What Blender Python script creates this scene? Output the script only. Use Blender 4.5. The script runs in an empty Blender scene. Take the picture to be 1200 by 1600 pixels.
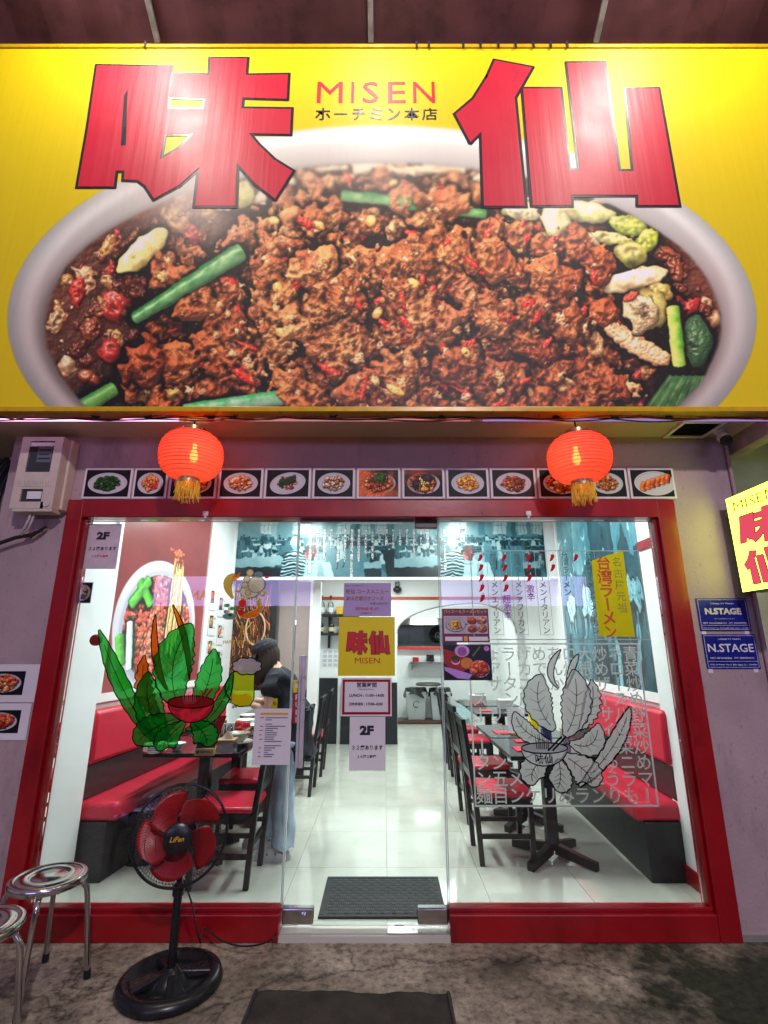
import bpy, math, random
import numpy as np
from mathutils import Vector, Matrix

random.seed(7)
rng = np.random.default_rng(7)
SC = bpy.context.scene
COL = SC.collection

# ------------------------------------------------------------------ camera, world, exposure
F_PX, PITCH, CAM_H = 779.0, math.radians(15.1), 1.5
cam_d = bpy.data.cameras.new('camera')
cam_d.sensor_fit = 'VERTICAL'
cam_d.sensor_height = 36.0
cam_d.sensor_width = 36.0
cam_d.lens = F_PX / 1600.0 * 36.0
cam_d.clip_start = 0.05
cam_d.clip_end = 300
cam = bpy.data.objects.new('camera', cam_d)
COL.objects.link(cam)
cam.location = (0, 0, CAM_H)
cam.rotation_euler = (math.pi / 2 + PITCH, 0, 0)
SC.camera = cam

world = bpy.data.worlds.new('World')
SC.world = world
world.use_nodes = True
wb = world.node_tree.nodes['Background']
wb.inputs[0].default_value = (0.60, 0.47, 0.74, 1)      # city glow of a night street
wb.inputs[1].default_value = 0.30

SC.view_settings.view_transform = 'Standard'
SC.view_settings.look = 'None'
SC.view_settings.exposure = 0.0
SC.view_settings.gamma = 1.0
SC.view_settings.use_curve_mapping = False
SC.render.engine = 'CYCLES'
SC.cycles.use_denoising = True
SC.cycles.max_bounces = 8
SC.cycles.diffuse_bounces = 4
SC.cycles.glossy_bounces = 4
SC.cycles.transmission_bounces = 6
SC.cycles.transparent_max_bounces = 24
SC.cycles.caustics_reflective = False
SC.cycles.caustics_refractive = False
SC.cycles.sample_clamp_indirect = 6.0


def area_light(name, loc, rot, sx, sy, power, col=(1, 1, 1), spread=math.pi):
    d = bpy.data.lights.new(name, 'AREA')
    d.shape = 'RECTANGLE'
    d.size, d.size_y = sx, sy
    d.energy = power
    d.color = col
    d.spread = spread
    o = bpy.data.objects.new(name, d)
    COL.objects.link(o)
    o.location = loc
    o.rotation_euler = rot
    return o


# ------------------------------------------------------------------ pixel to place (survey of the photograph)
CP, SP = math.cos(PITCH), math.sin(PITCH)


def ray(px, py):
    u, v = (px - 600) / F_PX, (800 - py) / F_PX
    return Vector((u, CP - v * SP, SP + v * CP))


def UY(px, py, y):
    d = ray(px, py)
    return Vector((0, 0, CAM_H)) + d * (y / d.y)


def UZ(px, py, z):
    d = ray(px, py)
    return Vector((0, 0, CAM_H)) + d * ((z - CAM_H) / d.z)


# ------------------------------------------------------------------ mesh builder
class MB:
    def __init__(self):
        self.v, self.f, self.uv = [], [], {}

    def add(self, verts, faces):
        b = len(self.v)
        self.v.extend([tuple(p) for p in verts])
        self.f.extend([tuple(i + b for i in f) for f in faces])
        return b

    def quad(self, a, b, c, d, uv=None):
        k = self.add([a, b, c, d], [(0, 1, 2, 3)])
        if uv:
            self.uv[len(self.f) - 1] = uv
        return k

    def box(self, x0, x1, y0, y1, z0, z1):
        p = [(x0, y0, z0), (x1, y0, z0), (x1, y1, z0), (x0, y1, z0), (x0, y0, z1), (x1, y0, z1), (x1, y1, z1), (x0, y1, z1)]
        self.add(p, [(0, 3, 2, 1), (4, 5, 6, 7), (0, 1, 5, 4), (1, 2, 6, 5), (2, 3, 7, 6), (3, 0, 4, 7)])
        return self

    def prism(self, pts, o, ax, ay, n):
        """polygon pts (2d) on plane o+ax*x+ay*y, extruded along n"""
        o, ax, ay, n = Vector(o), Vector(ax), Vector(ay), Vector(n)
        a = [o + ax * p[0] + ay * p[1] for p in pts]
        b = [p + n for p in a]
        m = len(pts)
        fs = [tuple(range(m))[::-1], tuple(range(m, 2 * m))]
        fs += [(i, (i + 1) % m, (i + 1) % m + m, i + m) for i in range(m)]
        self.add(a + b, fs)
        return self

    def hexa(self, lo, hi):
        """lo, hi: four world points each, same winding"""
        fs = [(3, 2, 1, 0), (4, 5, 6, 7)] + [(i, (i + 1) % 4, (i + 1) % 4 + 4, i + 4) for i in range(4)]
        self.add(list(lo) + list(hi), fs)
        return self

    def tube(self, path, r, n=8, closed=False, cap=True):
        P = [Vector(p) for p in path]
        m = len(P)
        R = r if isinstance(r, (list, tuple)) else [r] * m
        prev = None
        rings = []
        for i in range(m):
            if closed:
                t = (P[(i + 1) % m] - P[i - 1]).normalized()
            else:
                t = (P[min(i + 1, m - 1)] - P[max(i - 1, 0)]).normalized()
            if prev is None:
                h = Vector((0, 0, 1)) if abs(t.z) < 0.9 else Vector((1, 0, 0))
                a = t.cross(h).normalized()
            else:
                a = (prev - t * prev.dot(t)).normalized()
            prev = a
            b = t.cross(a)
            rings.append([P[i] + (a * math.cos(2 * math.pi * k / n) + b * math.sin(2 * math.pi * k / n)) * R[i] for k in range(n)])
        vs = [p for rg in rings for p in rg]
        fs = []
        for i in range(m if closed else m - 1):
            j = (i + 1) % m
            for k in range(n):
                fs.append((i * n + k, i * n + (k + 1) % n, j * n + (k + 1) % n, j * n + k))
        if cap and not closed:
            fs.append(tuple(range(n))[::-1])
            fs.append(tuple((m - 1) * n + k for k in range(n)))
        self.add(vs, fs)
        return self

    def lathe(self, prof, n=24, c=(0, 0, 0), axis='z', capb=True, capt=True):
        vs, fs = [], []
        c = Vector(c)
        for r, z in prof:
            for k in range(n):
                a = 2 * math.pi * k / n
                p = (r * math.cos(a), r * math.sin(a), z)
                if axis == 'y':
                    p = (p[0], p[2], p[1])
                elif axis == 'x':
                    p = (p[2], p[0], p[1])
                vs.append(c + Vector(p))
        for i in range(len(prof) - 1):
            for k in range(n):
                f = (i * n + k, i * n + (k + 1) % n, (i + 1) * n + (k + 1) % n, (i + 1) * n + k)
                fs.append(f if axis != 'y' else f[::-1])
        if capb and prof[0][0] > 1e-6:
            fs.append(tuple(range(n))[::-1])
        if capt and prof[-1][0] > 1e-6:
            fs.append(tuple((len(prof) - 1) * n + k for k in range(n)))
        self.add(vs, fs)
        return self

    def ellipsoid(self, c, r, n=16, m=10):
        prof = [(math.sin(math.pi * i / m), -math.cos(math.pi * i / m)) for i in range(m + 1)]
        b = len(self.v)
        self.lathe(prof, n)
        for i in range(b, len(self.v)):
            p = self.v[i]
            self.v[i] = (c[0] + p[0] * r[0], c[1] + p[1] * r[1], c[2] + p[2] * r[2])
        return self


LOC = {}


def wloc(o):
    return LOC.get(o.name, Vector((0, 0, 0)))


def tag(o, label=None, cat=None, group=None, kind=None):
    if label:
        o['label'] = label
    if cat:
        o['category'] = cat
    if group:
        o['group'] = group
    if kind:
        o['kind'] = kind
    return o


def thing(name, label, cat, loc=(0, 0, 0), group=None):
    o = bpy.data.objects.new(name, None)
    o.empty_display_size = 0.1
    COL.objects.link(o)
    o.location = loc
    LOC[o.name] = Vector(loc)
    return tag(o, label, cat, group)


def build(name, mb, m, parent=None, smooth=False, bev=0, ang=40, kind=None, label=None):
    me = bpy.data.meshes.new(name)
    off = wloc(parent) if parent else Vector((0, 0, 0))
    vv = np.array(mb.v, dtype=np.float64) - np.array(off)
    me.from_pydata(vv.tolist(), [], mb.f)
    if mb.uv:
        ul = me.uv_layers.new(name='UVMap')
        for fi, uv in mb.uv.items():
            for li, t in zip(me.polygons[fi].loop_indices, uv):
                ul.data[li].uv = t
    if m:
        me.materials.append(m)
    me.validate()
    if smooth:
        me.shade_smooth()
        me.set_sharp_from_angle(angle=math.radians(ang))
    o = bpy.data.objects.new(name, me)
    COL.objects.link(o)
    if parent:
        o.parent = parent
        LOC[o.name] = off
    if bev:
        b = o.modifiers.new('bevel', 'BEVEL')
        b.width = bev
        b.segments = 2
        b.limit_method = 'ANGLE'
        b.angle_limit = math.radians(40)
    if kind is None and ('lettering' in name or 'printed' in name or name in ('veins', 'noodles', 'chopsticks')):
        kind = 'stuff'
    tag(o, label=label, kind=kind)
    return o


def kids(o):
    return [c for c in o.children]


def copy_tree(o, parent=None):
    c = o.copy()
    COL.objects.link(c)
    if parent:
        c.parent = parent
    for ch in kids(o):
        copy_tree(ch, c)
    return c


# ------------------------------------------------------------------ materials
def lin(c):
    if isinstance(c, str):
        c = [int(c[i:i + 2], 16) / 255 for i in (1, 3, 5)]
        return tuple(x / 12.92 if x <= 0.04045 else ((x + 0.055) / 1.055) ** 2.4 for x in c)
    return tuple(c)


def nodes(name):
    m = bpy.data.materials.new(name)
    m.use_nodes = True
    return m, m.node_tree.nodes, m.node_tree.links, m.node_tree.nodes['Principled BSDF']


def pm(name, col, rough=0.5, metal=0.0, var=0.10, scale=14, bump=0.0, bscale=80, coat=0.0, em=0.0, emc=None, rvar=0.1, stretch=None, grime=0.0):
    m, N, L, b = nodes(name)
    c = lin(col)
    tc = N.new('ShaderNodeTexCoord')
    src = tc.outputs['Object']
    if stretch:
        mp = N.new('ShaderNodeMapping')
        mp.inputs['Scale'].default_value = stretch
        L.new(src, mp.inputs[0])
        src = mp.outputs[0]
    nz = N.new('ShaderNodeTexNoise')
    nz.inputs['Scale'].default_value = scale
    nz.inputs['Detail'].default_value = 6
    L.new(src, nz.inputs['Vector'])
    mr = N.new('ShaderNodeMapRange')
    mr.inputs[1].default_value, mr.inputs[2].default_value = 0.3, 0.7
    mr.inputs[3].default_value, mr.inputs[4].default_value = 1 - var, 1 + var
    L.new(nz.outputs['Fac'], mr.inputs[0])
    mx = N.new('ShaderNodeVectorMath')
    mx.operation = 'SCALE'
    mx.inputs[0].default_value = c
    L.new(mr.outputs[0], mx.inputs['Scale'])
    colour = mx.outputs[0]
    if grime:
        ng = N.new('ShaderNodeTexNoise')
        ng.inputs['Scale'].default_value = 2.3
        ng.inputs['Detail'].default_value = 10
        ng.inputs['Roughness'].default_value = 0.68
        mg = N.new('ShaderNodeMapping')
        mg.inputs['Scale'].default_value = (1.6, 1.6, 0.55)
        L.new(tc.outputs['Object'], mg.inputs[0])
        L.new(mg.outputs[0], ng.inputs['Vector'])
        rg = N.new('ShaderNodeMapRange')
        rg.inputs[1].default_value, rg.inputs[2].default_value = 0.52, 0.72
        rg.inputs[3].default_value, rg.inputs[4].default_value = 1.0, 1.0 - grime
        L.new(ng.outputs['Fac'], rg.inputs[0])
        ns = N.new('ShaderNodeTexNoise')
        ns.inputs['Scale'].default_value = 45
        ns.inputs['Detail'].default_value = 3
        L.new(mg.outputs[0], ns.inputs['Vector'])
        rs = N.new('ShaderNodeMapRange')
        rs.inputs[1].default_value, rs.inputs[2].default_value = 0.66, 0.72
        rs.inputs[3].default_value, rs.inputs[4].default_value = 1.0, 1.0 - grime * 0.8
        L.new(ns.outputs['Fac'], rs.inputs[0])
        mu_ = N.new('ShaderNodeMath')
        mu_.operation = 'MULTIPLY'
        L.new(rg.outputs[0], mu_.inputs[0])
        L.new(rs.outputs[0], mu_.inputs[1])
        gx = N.new('ShaderNodeVectorMath')
        gx.operation = 'SCALE'
        L.new(colour, gx.inputs[0])
        L.new(mu_.outputs[0], gx.inputs['Scale'])
        colour = gx.outputs[0]
    L.new(colour, b.inputs['Base Color'])
    b.inputs['Metallic'].default_value = metal
    mr2 = N.new('ShaderNodeMapRange')
    mr2.inputs[3].default_value = max(0.02, rough - rvar)
    mr2.inputs[4].default_value = min(1, rough + rvar)
    L.new(nz.outputs['Fac'], mr2.inputs[0])
    L.new(mr2.outputs[0], b.inputs['Roughness'])
    b.inputs['Coat Weight'].default_value = coat
    b.inputs['Coat Roughness'].default_value = 0.08
    if bump:
        n2 = N.new('ShaderNodeTexNoise')
        n2.inputs['Scale'].default_value = bscale
        n2.inputs['Detail'].default_value = 5
        L.new(src, n2.inputs['Vector'])
        bp = N.new('ShaderNodeBump')
        bp.inputs['Strength'].default_value = bump
        bp.inputs['Distance'].default_value = 0.01
        L.new(n2.outputs['Fac'], bp.inputs['Height'])
        L.new(bp.outputs[0], b.inputs['Normal'])
    if em:
        b.inputs['Emission Color'].default_value = (*lin(emc or col), 1)
        b.inputs['Emission Strength'].default_value = em
    return m


def mk_image(name, arr):
    """arr HxWx3 sRGB 0..1, row 0 on top"""
    h, w = arr.shape[:2]
    im = bpy.data.images.new(name, w, h, alpha=False)
    a = np.ones((h, w, 4), dtype=np.float32)
    a[..., :3] = np.clip(arr[::-1], 0, 1)
    im.pixels.foreach_set(a.ravel())
    im.update()
    return im


def print_mat(name, arr, rough=0.35, spec=0.5, em=0.0, gain=1.0, coat=0.0, aniso=False):
    m, N, L, b = nodes(name)
    t = N.new('ShaderNodeTexImage')
    t.image = mk_image(name, arr)
    t.extension = 'EXTEND'
    L.new(t.outputs[0], b.inputs['Base Color'])
    b.inputs['Roughness'].default_value = rough
    b.inputs['Specular IOR Level'].default_value = spec
    b.inputs['Coat Weight'].default_value = coat
    b.inputs['Coat Roughness'].default_value = 0.05
    if em:
        L.new(t.outputs[0], b.inputs['Emission Color'])
        b.inputs['Emission Strength'].default_value = em
    return m


def emit(name, col, s):
    m, N, L, b = nodes(name)
    e = N.new('ShaderNodeEmission')
    e.inputs[0].default_value = (*lin(col), 1)
    e.inputs[1].default_value = s
    L.new(e.outputs[0], N['Material Output'].inputs[0])
    return m


def vinyl(name, col, see=0.35, tint=None, trans=0.4):
    """translucent window vinyl"""
    m, N, L, b = nodes(name)
    d = N.new('ShaderNodeBsdfDiffuse')
    d.inputs[0].default_value = (*lin(col), 1)
    tl = N.new('ShaderNodeBsdfTranslucent')
    tl.inputs[0].default_value = (*lin(col), 1)
    tr = N.new('ShaderNodeBsdfTransparent')
    tr.inputs[0].default_value = (*(lin(tint) if tint else lin(col)), 1)
    m1, m2 = N.new('ShaderNodeMixShader'), N.new('ShaderNodeMixShader')
    m1.inputs[0].default_value = trans
    m2.inputs[0].default_value = see
    L.new(d.outputs[0], m1.inputs[1])
    L.new(tl.outputs[0], m1.inputs[2])
    L.new(m1.outputs[0], m2.inputs[1])
    L.new(tr.outputs[0], m2.inputs[2])
    L.new(m2.outputs[0], N['Material Output'].inputs[0])
    return m


def glass(name, tint=(0.93, 0.97, 0.96), ior=1.45):
    m, N, L, b = nodes(name)
    fr = N.new('ShaderNodeFresnel')
    fr.inputs[0].default_value = ior
    tr = N.new('ShaderNodeBsdfTransparent')
    tr.inputs[0].default_value = (*tint, 1)
    g = N.new('ShaderNodeBsdfGlossy')
    g.inputs['Roughness'].default_value = 0.0
    mx = N.new('ShaderNodeMixShader')
    L.new(fr.outputs[0], mx.inputs[0])
    L.new(tr.outputs[0], mx.inputs[1])
    L.new(g.outputs[0], mx.inputs[2])
    L.new(mx.outputs[0], N['Material Output'].inputs[0])
    return m


M = {}
M['red_paint'] = pm('red_paint', (0.31, 0.005, 0.010), 0.32, var=0.12, scale=5, bump=0.06, bscale=30, coat=0.2, grime=0.45)
M['pink_lit_plaster'] = pm('light_tinted_plaster', (0.42, 0.315, 0.325), 0.75, var=0.10, scale=3, bump=0.25, bscale=50, grime=0.35)  # tinted pink in place of the pink light on the left pillar
M['soffit'] = pm('soffit_board', (0.54, 0.45, 0.34), 0.7, var=0.06, scale=4)
M['white_paint'] = pm('white_paint', (0.80, 0.82, 0.82), 0.45, var=0.03, scale=4)
M['white_wall'] = pm('white_wall', (0.80, 0.81, 0.81), 0.6, var=0.03, scale=3, bump=0.04)
M['taupe'] = pm('taupe_panel', (0.36, 0.29, 0.27), 0.5, var=0.05)
M['tile'] = pm('cream_tile', (0.58, 0.59, 0.52), 0.10, var=0.06, scale=3, rvar=0.06, coat=0.3, grime=0.12)
M['grout'] = pm('grout', (0.25, 0.24, 0.21), 0.9)
M['black_wood'] = pm('black_wood', (0.008, 0.008, 0.009), 0.35, var=0.3, scale=10, stretch=(1, 1, 8))
M['black_lam'] = pm('black_laminate', (0.012, 0.013, 0.018), 0.42, var=0.2, bump=0.05)
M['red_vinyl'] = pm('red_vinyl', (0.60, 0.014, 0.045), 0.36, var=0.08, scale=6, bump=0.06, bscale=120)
M['dark_maroon'] = pm('bench_maroon', (0.035, 0.008, 0.012), 0.4, var=0.15)
M['steel'] = pm('stainless_steel', (0.62, 0.61, 0.60), 0.2, metal=1.0, var=0.06, scale=30, rvar=0.08)
M['chrome'] = pm('brushed_chrome', (0.6, 0.6, 0.6), 0.16, metal=1.0, var=0.05, stretch=(1, 1, 20))
M['black_plastic'] = pm('black_plastic', (0.010, 0.012, 0.013), 0.28, var=0.2, bump=0.03)
M['wire'] = pm('black_wire', (0.012, 0.012, 0.014), 0.4)
M['red_plastic'] = pm('red_plastic', (0.40, 0.006, 0.008), 0.40, var=0.06)
M['paper'] = pm('white_paper', (0.74, 0.73, 0.75), 0.55, var=0.03, scale=5)
M['ink'] = pm('black_ink', (0.012, 0.012, 0.014), 0.5, var=0.02)
M['ink_red'] = pm('red_ink', (0.55, 0.012, 0.02), 0.45, var=0.02)
M['sign_red'] = pm('printed_red', (0.58, 0.010, 0.035), 0.48, var=0.03, scale=3)
M['sign_black'] = pm('printed_black', (0.018, 0.015, 0.02), 0.40, var=0.03)
M['yellow'] = pm('printed_yellow', (0.78, 0.66, 0.008), 0.35, var=0.03, scale=4)
M['trim_yellow'] = pm('yellow_trim', (0.60, 0.36, 0.005), 0.3, var=0.1)
M['lavender_paper'] = pm('lavender_paper', (0.40, 0.32, 0.56), 0.45, var=0.03)
M['frame_white'] = pm('white_frame', (0.78, 0.78, 0.76), 0.35, var=0.03)
M['blue_plaque'] = pm('blue_enamel', (0.010, 0.016, 0.24), 0.28, var=0.08)
M['white_print'] = pm('white_print', (0.78, 0.78, 0.80), 0.5, var=0.02)
M['gold'] = pm('gold_print', (0.70, 0.40, 0.04), 0.35, var=0.06)
M['brass'] = pm('brass_foil', (0.75, 0.55, 0.25), 0.25, metal=1.0, var=0.1)
M['tassel'] = pm('yellow_tassel', (0.86, 0.58, 0.05), 0.8, var=0.15)
M['cream_plastic'] = pm('cream_plastic', (0.62, 0.55, 0.46), 0.4, var=0.06)
M['rubber'] = pm('black_rubber', (0.020, 0.021, 0.022), 0.75, var=0.25, bump=0.5, bscale=140)
M['awning'] = pm('maroon_awning', (0.085, 0.030, 0.038), 0.42, var=0.35, scale=2.5, bump=0.1, bscale=8, grime=0.5)
M['galv'] = pm('galvanised_bar', (0.42, 0.42, 0.43), 0.45, metal=0.7, var=0.3)
M['skin'] = pm('skin', (0.62, 0.37, 0.27), 0.5, var=0.05)
M['hair'] = pm('dark_hair', (0.030, 0.014, 0.008), 0.4, var=0.4, scale=60, stretch=(6, 6, 0.6), bump=0.6, bscale=120)
M['black_cloth'] = pm('black_cloth', (0.012, 0.014, 0.022), 0.85, var=0.2, bump=0.4, bscale=22)
M['denim'] = pm('washed_denim', (0.34, 0.44, 0.54), 0.85, var=0.45, scale=9, bump=0.5, bscale=26, stretch=(1.6, 1.6, 0.5))
M['croc'] = pm('pale_clog', (0.42, 0.42, 0.43), 0.6, var=0.06)
M['china'] = pm('white_china', (0.80, 0.80, 0.78), 0.12, var=0.02)
M['wood'] = pm('pale_wood', (0.46, 0.28, 0.13), 0.5, var=0.2, stretch=(1, 6, 6))
M['grey_plastic'] = pm('grey_plastic', (0.36, 0.37, 0.38), 0.45, var=0.05)
M['orange_stripe'] = pm('orange_paint', (0.50, 0.075, 0.02), 0.4, var=0.04)
M['kitchen_tile'] = pm('kitchen_tile', (0.34, 0.40, 0.42), 0.15, var=0.08)
M['glass'] = glass('window_glass')
M['glass_edge'] = pm('glass_edge', (0.45, 0.60, 0.56), 0.2, var=0.05)
M['clear'] = glass('clear_glass', (0.86, 0.90, 0.88))
M['amber'] = pm('amber_liquor', (0.55, 0.42, 0.16), 0.15, var=0.05)
M['brown_tray'] = pm('brown_tray', (0.07, 0.025, 0.02), 0.5)
M['cable_orange'] = pm('red_wire', (0.45, 0.05, 0.03), 0.4)
M['asphalt'] = pm('asphalt', (0.05, 0.05, 0.05), 0.85, var=0.3, bump=0.4)

# ------------------------------------------------------------------ painting of printed pictures
_noise_cache = {}


def fbm(n, beta, seed):
    k = (n, beta, seed)
    if k not in _noise_cache:
        r = np.random.default_rng(seed)
        fx = np.fft.fftfreq(n)[:, None]
        fy = np.fft.rfftfreq(n)[None]
        f = np.sqrt(fx * fx + fy * fy)
        f[0, 0] = 1
        s = np.fft.rfft2(r.standard_normal((n, n))) / f ** beta
        s[0, 0] = 0
        a = np.fft.irfft2(s, s=(n, n))
        _noise_cache[k] = (a / a.std()).astype(np.float32)
    return _noise_cache[k]


def nzf(h, w, beta, seed):
    n = 1024 if max(h, w) <= 1024 else 2048
    return fbm(n, beta, seed)[:h, :w]


def blur(a, s):
    if a.ndim == 3:
        return np.dstack([blur(a[..., i], s) for i in range(3)])
    p = int(3 * s) + 2
    b = np.pad(a, p, mode='edge')
    fx = np.fft.fftfreq(b.shape[0])[:, None]
    fy = np.fft.rfftfreq(b.shape[1])[None]
    g = np.exp(-2 * (math.pi * s) ** 2 * (fx * fx + fy * fy))
    return np.fft.irfft2(np.fft.rfft2(b) * g, s=b.shape)[p:p + a.shape[0], p:p + a.shape[1]]


def band(sg):
    """smooth noise with lumps about 3*sg pixels across"""
    k = ('band', sg)
    if k not in _noise_cache:
        r = np.random.default_rng(int(sg * 100))
        fx, fy = np.fft.fftfreq(1024)[:, None], np.fft.rfftfreq(1024)[None]
        a = np.fft.irfft2(np.fft.rfft2(r.standard_normal((1024, 1024))) * np.exp(-2 * (math.pi * sg) ** 2 * (fx * fx + fy * fy)), s=(1024, 1024))
        _noise_cache[k] = (a / a.std()).astype(np.float32)
    return _noise_cache[k]


class Food:
    """a heap of lumps kept as height and colour, shaded like the printed photograph of a dish"""

    def __init__(self, h, w, base, seed=1):
        self.h, self.w = h, w
        self.H = (nzf(h, w, 1.6, seed) * 1.5).astype(np.float64)
        self.C = np.ones((h, w, 3)) * np.array(base)
        self.S = np.ones((h, w)) * 0.8
        self.r = np.random.default_rng(seed)
        self.N = [band(sg) for sg in (1.2, 2.6, 5.0, 9.0)]

    def _n(self, lvl, y0, y1, x0, x1):
        oy, ox = self.r.integers(0, 1024, 2)
        return self.N[lvl][np.ix_(np.arange(oy, oy + y1 - y0) % 1024, np.arange(ox, ox + x1 - x0) % 1024)]

    def blob(self, cx, cy, rx, col, h0=0, ry=None, rot=0, rough=0.3, k=1.0, spec=0.25, var=0.12, p=0.5, micro=0.35):
        ry = ry or rx
        R = int(max(rx, ry) * 1.7) + 2
        x0, x1, y0, y1 = max(0, int(cx - R)), min(self.w, int(cx + R)), max(0, int(cy - R)), min(self.h, int(cy + R))
        if x1 <= x0 or y1 <= y0:
            return
        Y, X = np.mgrid[y0:y1, x0:x1]
        dx, dy = X - cx, Y - cy
        c, s = math.cos(rot), math.sin(rot)
        a, b = (dx * c + dy * s) / rx, (-dx * s + dy * c) / ry
        rm = min(rx, ry)
        lv = 3 if rm > 20 else 2 if rm > 10 else 1 if rm > 4.5 else 0
        n1 = self._n(lv, y0, y1, x0, x1)
        n2 = self._n(max(0, lv - 1), y0, y1, x0, x1)
        n3 = self._n(0, y0, y1, x0, x1)
        d = np.sqrt(a * a + b * b) * (1 + 0.55 * rough * n1) + 0.30 * rough * n2
        hh = h0 + k * rm * np.power(np.clip(1 - d * d, 0, 1), p) + rm * rough * (0.12 * n1 + 0.30 * n2) + micro * (n3 + 0.8 * self._n(1, y0, y1, x0, x1))
        hh = np.where(d < 1, hh, -1e9)
        Hs = self.H[y0:y1, x0:x1]
        mk = hh > Hs
        Hs[mk] = hh[mk]
        cc = np.array(col) * (1 + var * n1[..., None] + var * 0.7 * n2[..., None] * np.array((0.8, 1.0, 1.2)) + 0.05 * n3[..., None])
        self.C[y0:y1, x0:x1][mk] = cc[mk]
        self.S[y0:y1, x0:x1][mk] = spec

    def capsule(self, x0, y0, x1, y1, r, col, h0=0, col2=None, spec=0.3, flat=0.6, r1=None, wob=0.05):
        r1 = r1 or r
        rm = max(r, r1)
        ax0, ax1 = int(min(x0, x1) - rm - 2), int(max(x0, x1) + rm + 2)
        ay0, ay1 = int(min(y0, y1) - rm - 2), int(max(y0, y1) + rm + 2)
        ax0, ay0, ax1, ay1 = max(0, ax0), max(0, ay0), min(self.w, ax1), min(self.h, ay1)
        if ax1 <= ax0 or ay1 <= ay0:
            return
        Y, X = np.mgrid[ay0:ay1, ax0:ax1]
        L2 = (x1 - x0) ** 2 + (y1 - y0) ** 2
        t = ((X - x0) * (x1 - x0) + (Y - y0) * (y1 - y0)) / L2
        L = math.sqrt(L2)
        per = ((X - x0) * (y1 - y0) - (Y - y0) * (x1 - x0)) / L / (r + (r1 - r) * np.clip(t, 0, 1))
        n1 = self._n(2, ay0, ay1, ax0, ax1)
        n2 = self._n(0, ay0, ay1, ax0, ax1)
        bulge = 0.45 * rm / L * np.sqrt(np.clip(1 - per * per, 0, 1))
        ins = (np.abs(per) < 1 + wob * n1) & (t > -bulge) & (t < 1 + bulge)
        hh = np.where(ins, h0 + flat * rm * np.sqrt(np.clip(1 - per * per, 0, 1)) + 0.4 * n1, -1e9)
        Hs = self.H[ay0:ay1, ax0:ax1]
        mk = hh > Hs
        Hs[mk] = hh[mk]
        m2 = np.clip(0.5 + 0.5 * per + 0.18 * n1, 0, 1)[..., None]
        cc = np.array(col) * (1 - m2) + np.array(col2 or col) * m2
        cc = cc * (1 + 0.07 * n1[..., None] + 0.03 * n2[..., None])
        self.C[ay0:ay1, ax0:ax1][mk] = cc[mk]
        self.S[ay0:ay1, ax0:ax1][mk] = spec

    def shade(self, scale=1.0, ao=1.0):
        H = blur(self.H, 0.5)
        gy, gx = np.gradient(H)
        nz = 1.0 / np.sqrt(gx * gx + gy * gy + 1.0)
        nx, ny = -gx * nz, -gy * nz
        l = np.array([-0.30, -0.62, 0.72])
        l = l / np.linalg.norm(l)
        dif = np.clip(nx * l[0] + ny * l[1] + nz * l[2], 0, 1)
        hv = l + np.array([0, 0.25, 1.0])
        hv = hv / np.linalg.norm(hv)
        sp = np.clip(nx * hv[0] + ny * hv[1] + nz * hv[2], 0, 1)
        Hb = np.maximum(H, -10)
        occ = np.clip(0.98 + ao * ((Hb - blur(Hb, 4 * scale)) / (10 * scale) + (Hb - blur(Hb, 13 * scale)) / (20 * scale)), 0.10, 1.30)
        occ = np.where(occ < 1, occ ** 1.15, occ)
        # light that seeps through the lumps keeps their shade warm
        tint = np.array((1.0, 0.86, 0.78)) ** (1.6 * (1 - np.clip(occ, 0, 1)))[..., None]
        out = self.C * (0.36 + 0.86 * dif[..., None]) * occ[..., None] * tint
        out = out + (self.S * (np.power(sp, 26) * 0.34 + np.power(sp, 120) * 0.5) * np.clip(occ, 0.2, 1))[..., None] * np.array([1, 0.92, 0.80])
        return np.clip(out, 0, 1)


def ell(h, w, cx, cy, rx, ry, soft=1.0, rot=0.0):
    Y, X = np.mgrid[0:h, 0:w]
    c, s = math.cos(rot), math.sin(rot)
    a, b = ((X - cx) * c + (Y - cy) * s) / rx, (-(X - cx) * s + (Y - cy) * c) / ry
    d = np.sqrt(a * a + b * b)
    return np.clip((1 - d) * min(rx, ry) / soft + 0.5, 0, 1)


def over(img, mask, col):
    img[:] = img * (1 - mask[..., None]) + np.array(col) * mask[..., None]


MEAT = [(0.62, 0.38, 0.20), (0.54, 0.29, 0.14), (0.70, 0.47, 0.28), (0.42, 0.20, 0.09), (0.74, 0.52, 0.33), (0.60, 0.33, 0.24), (0.50, 0.26, 0.14), (0.66, 0.42, 0.22)]
RED = (0.62, 0.10, 0.07)
CORN = (0.88, 0.62, 0.18)


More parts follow.
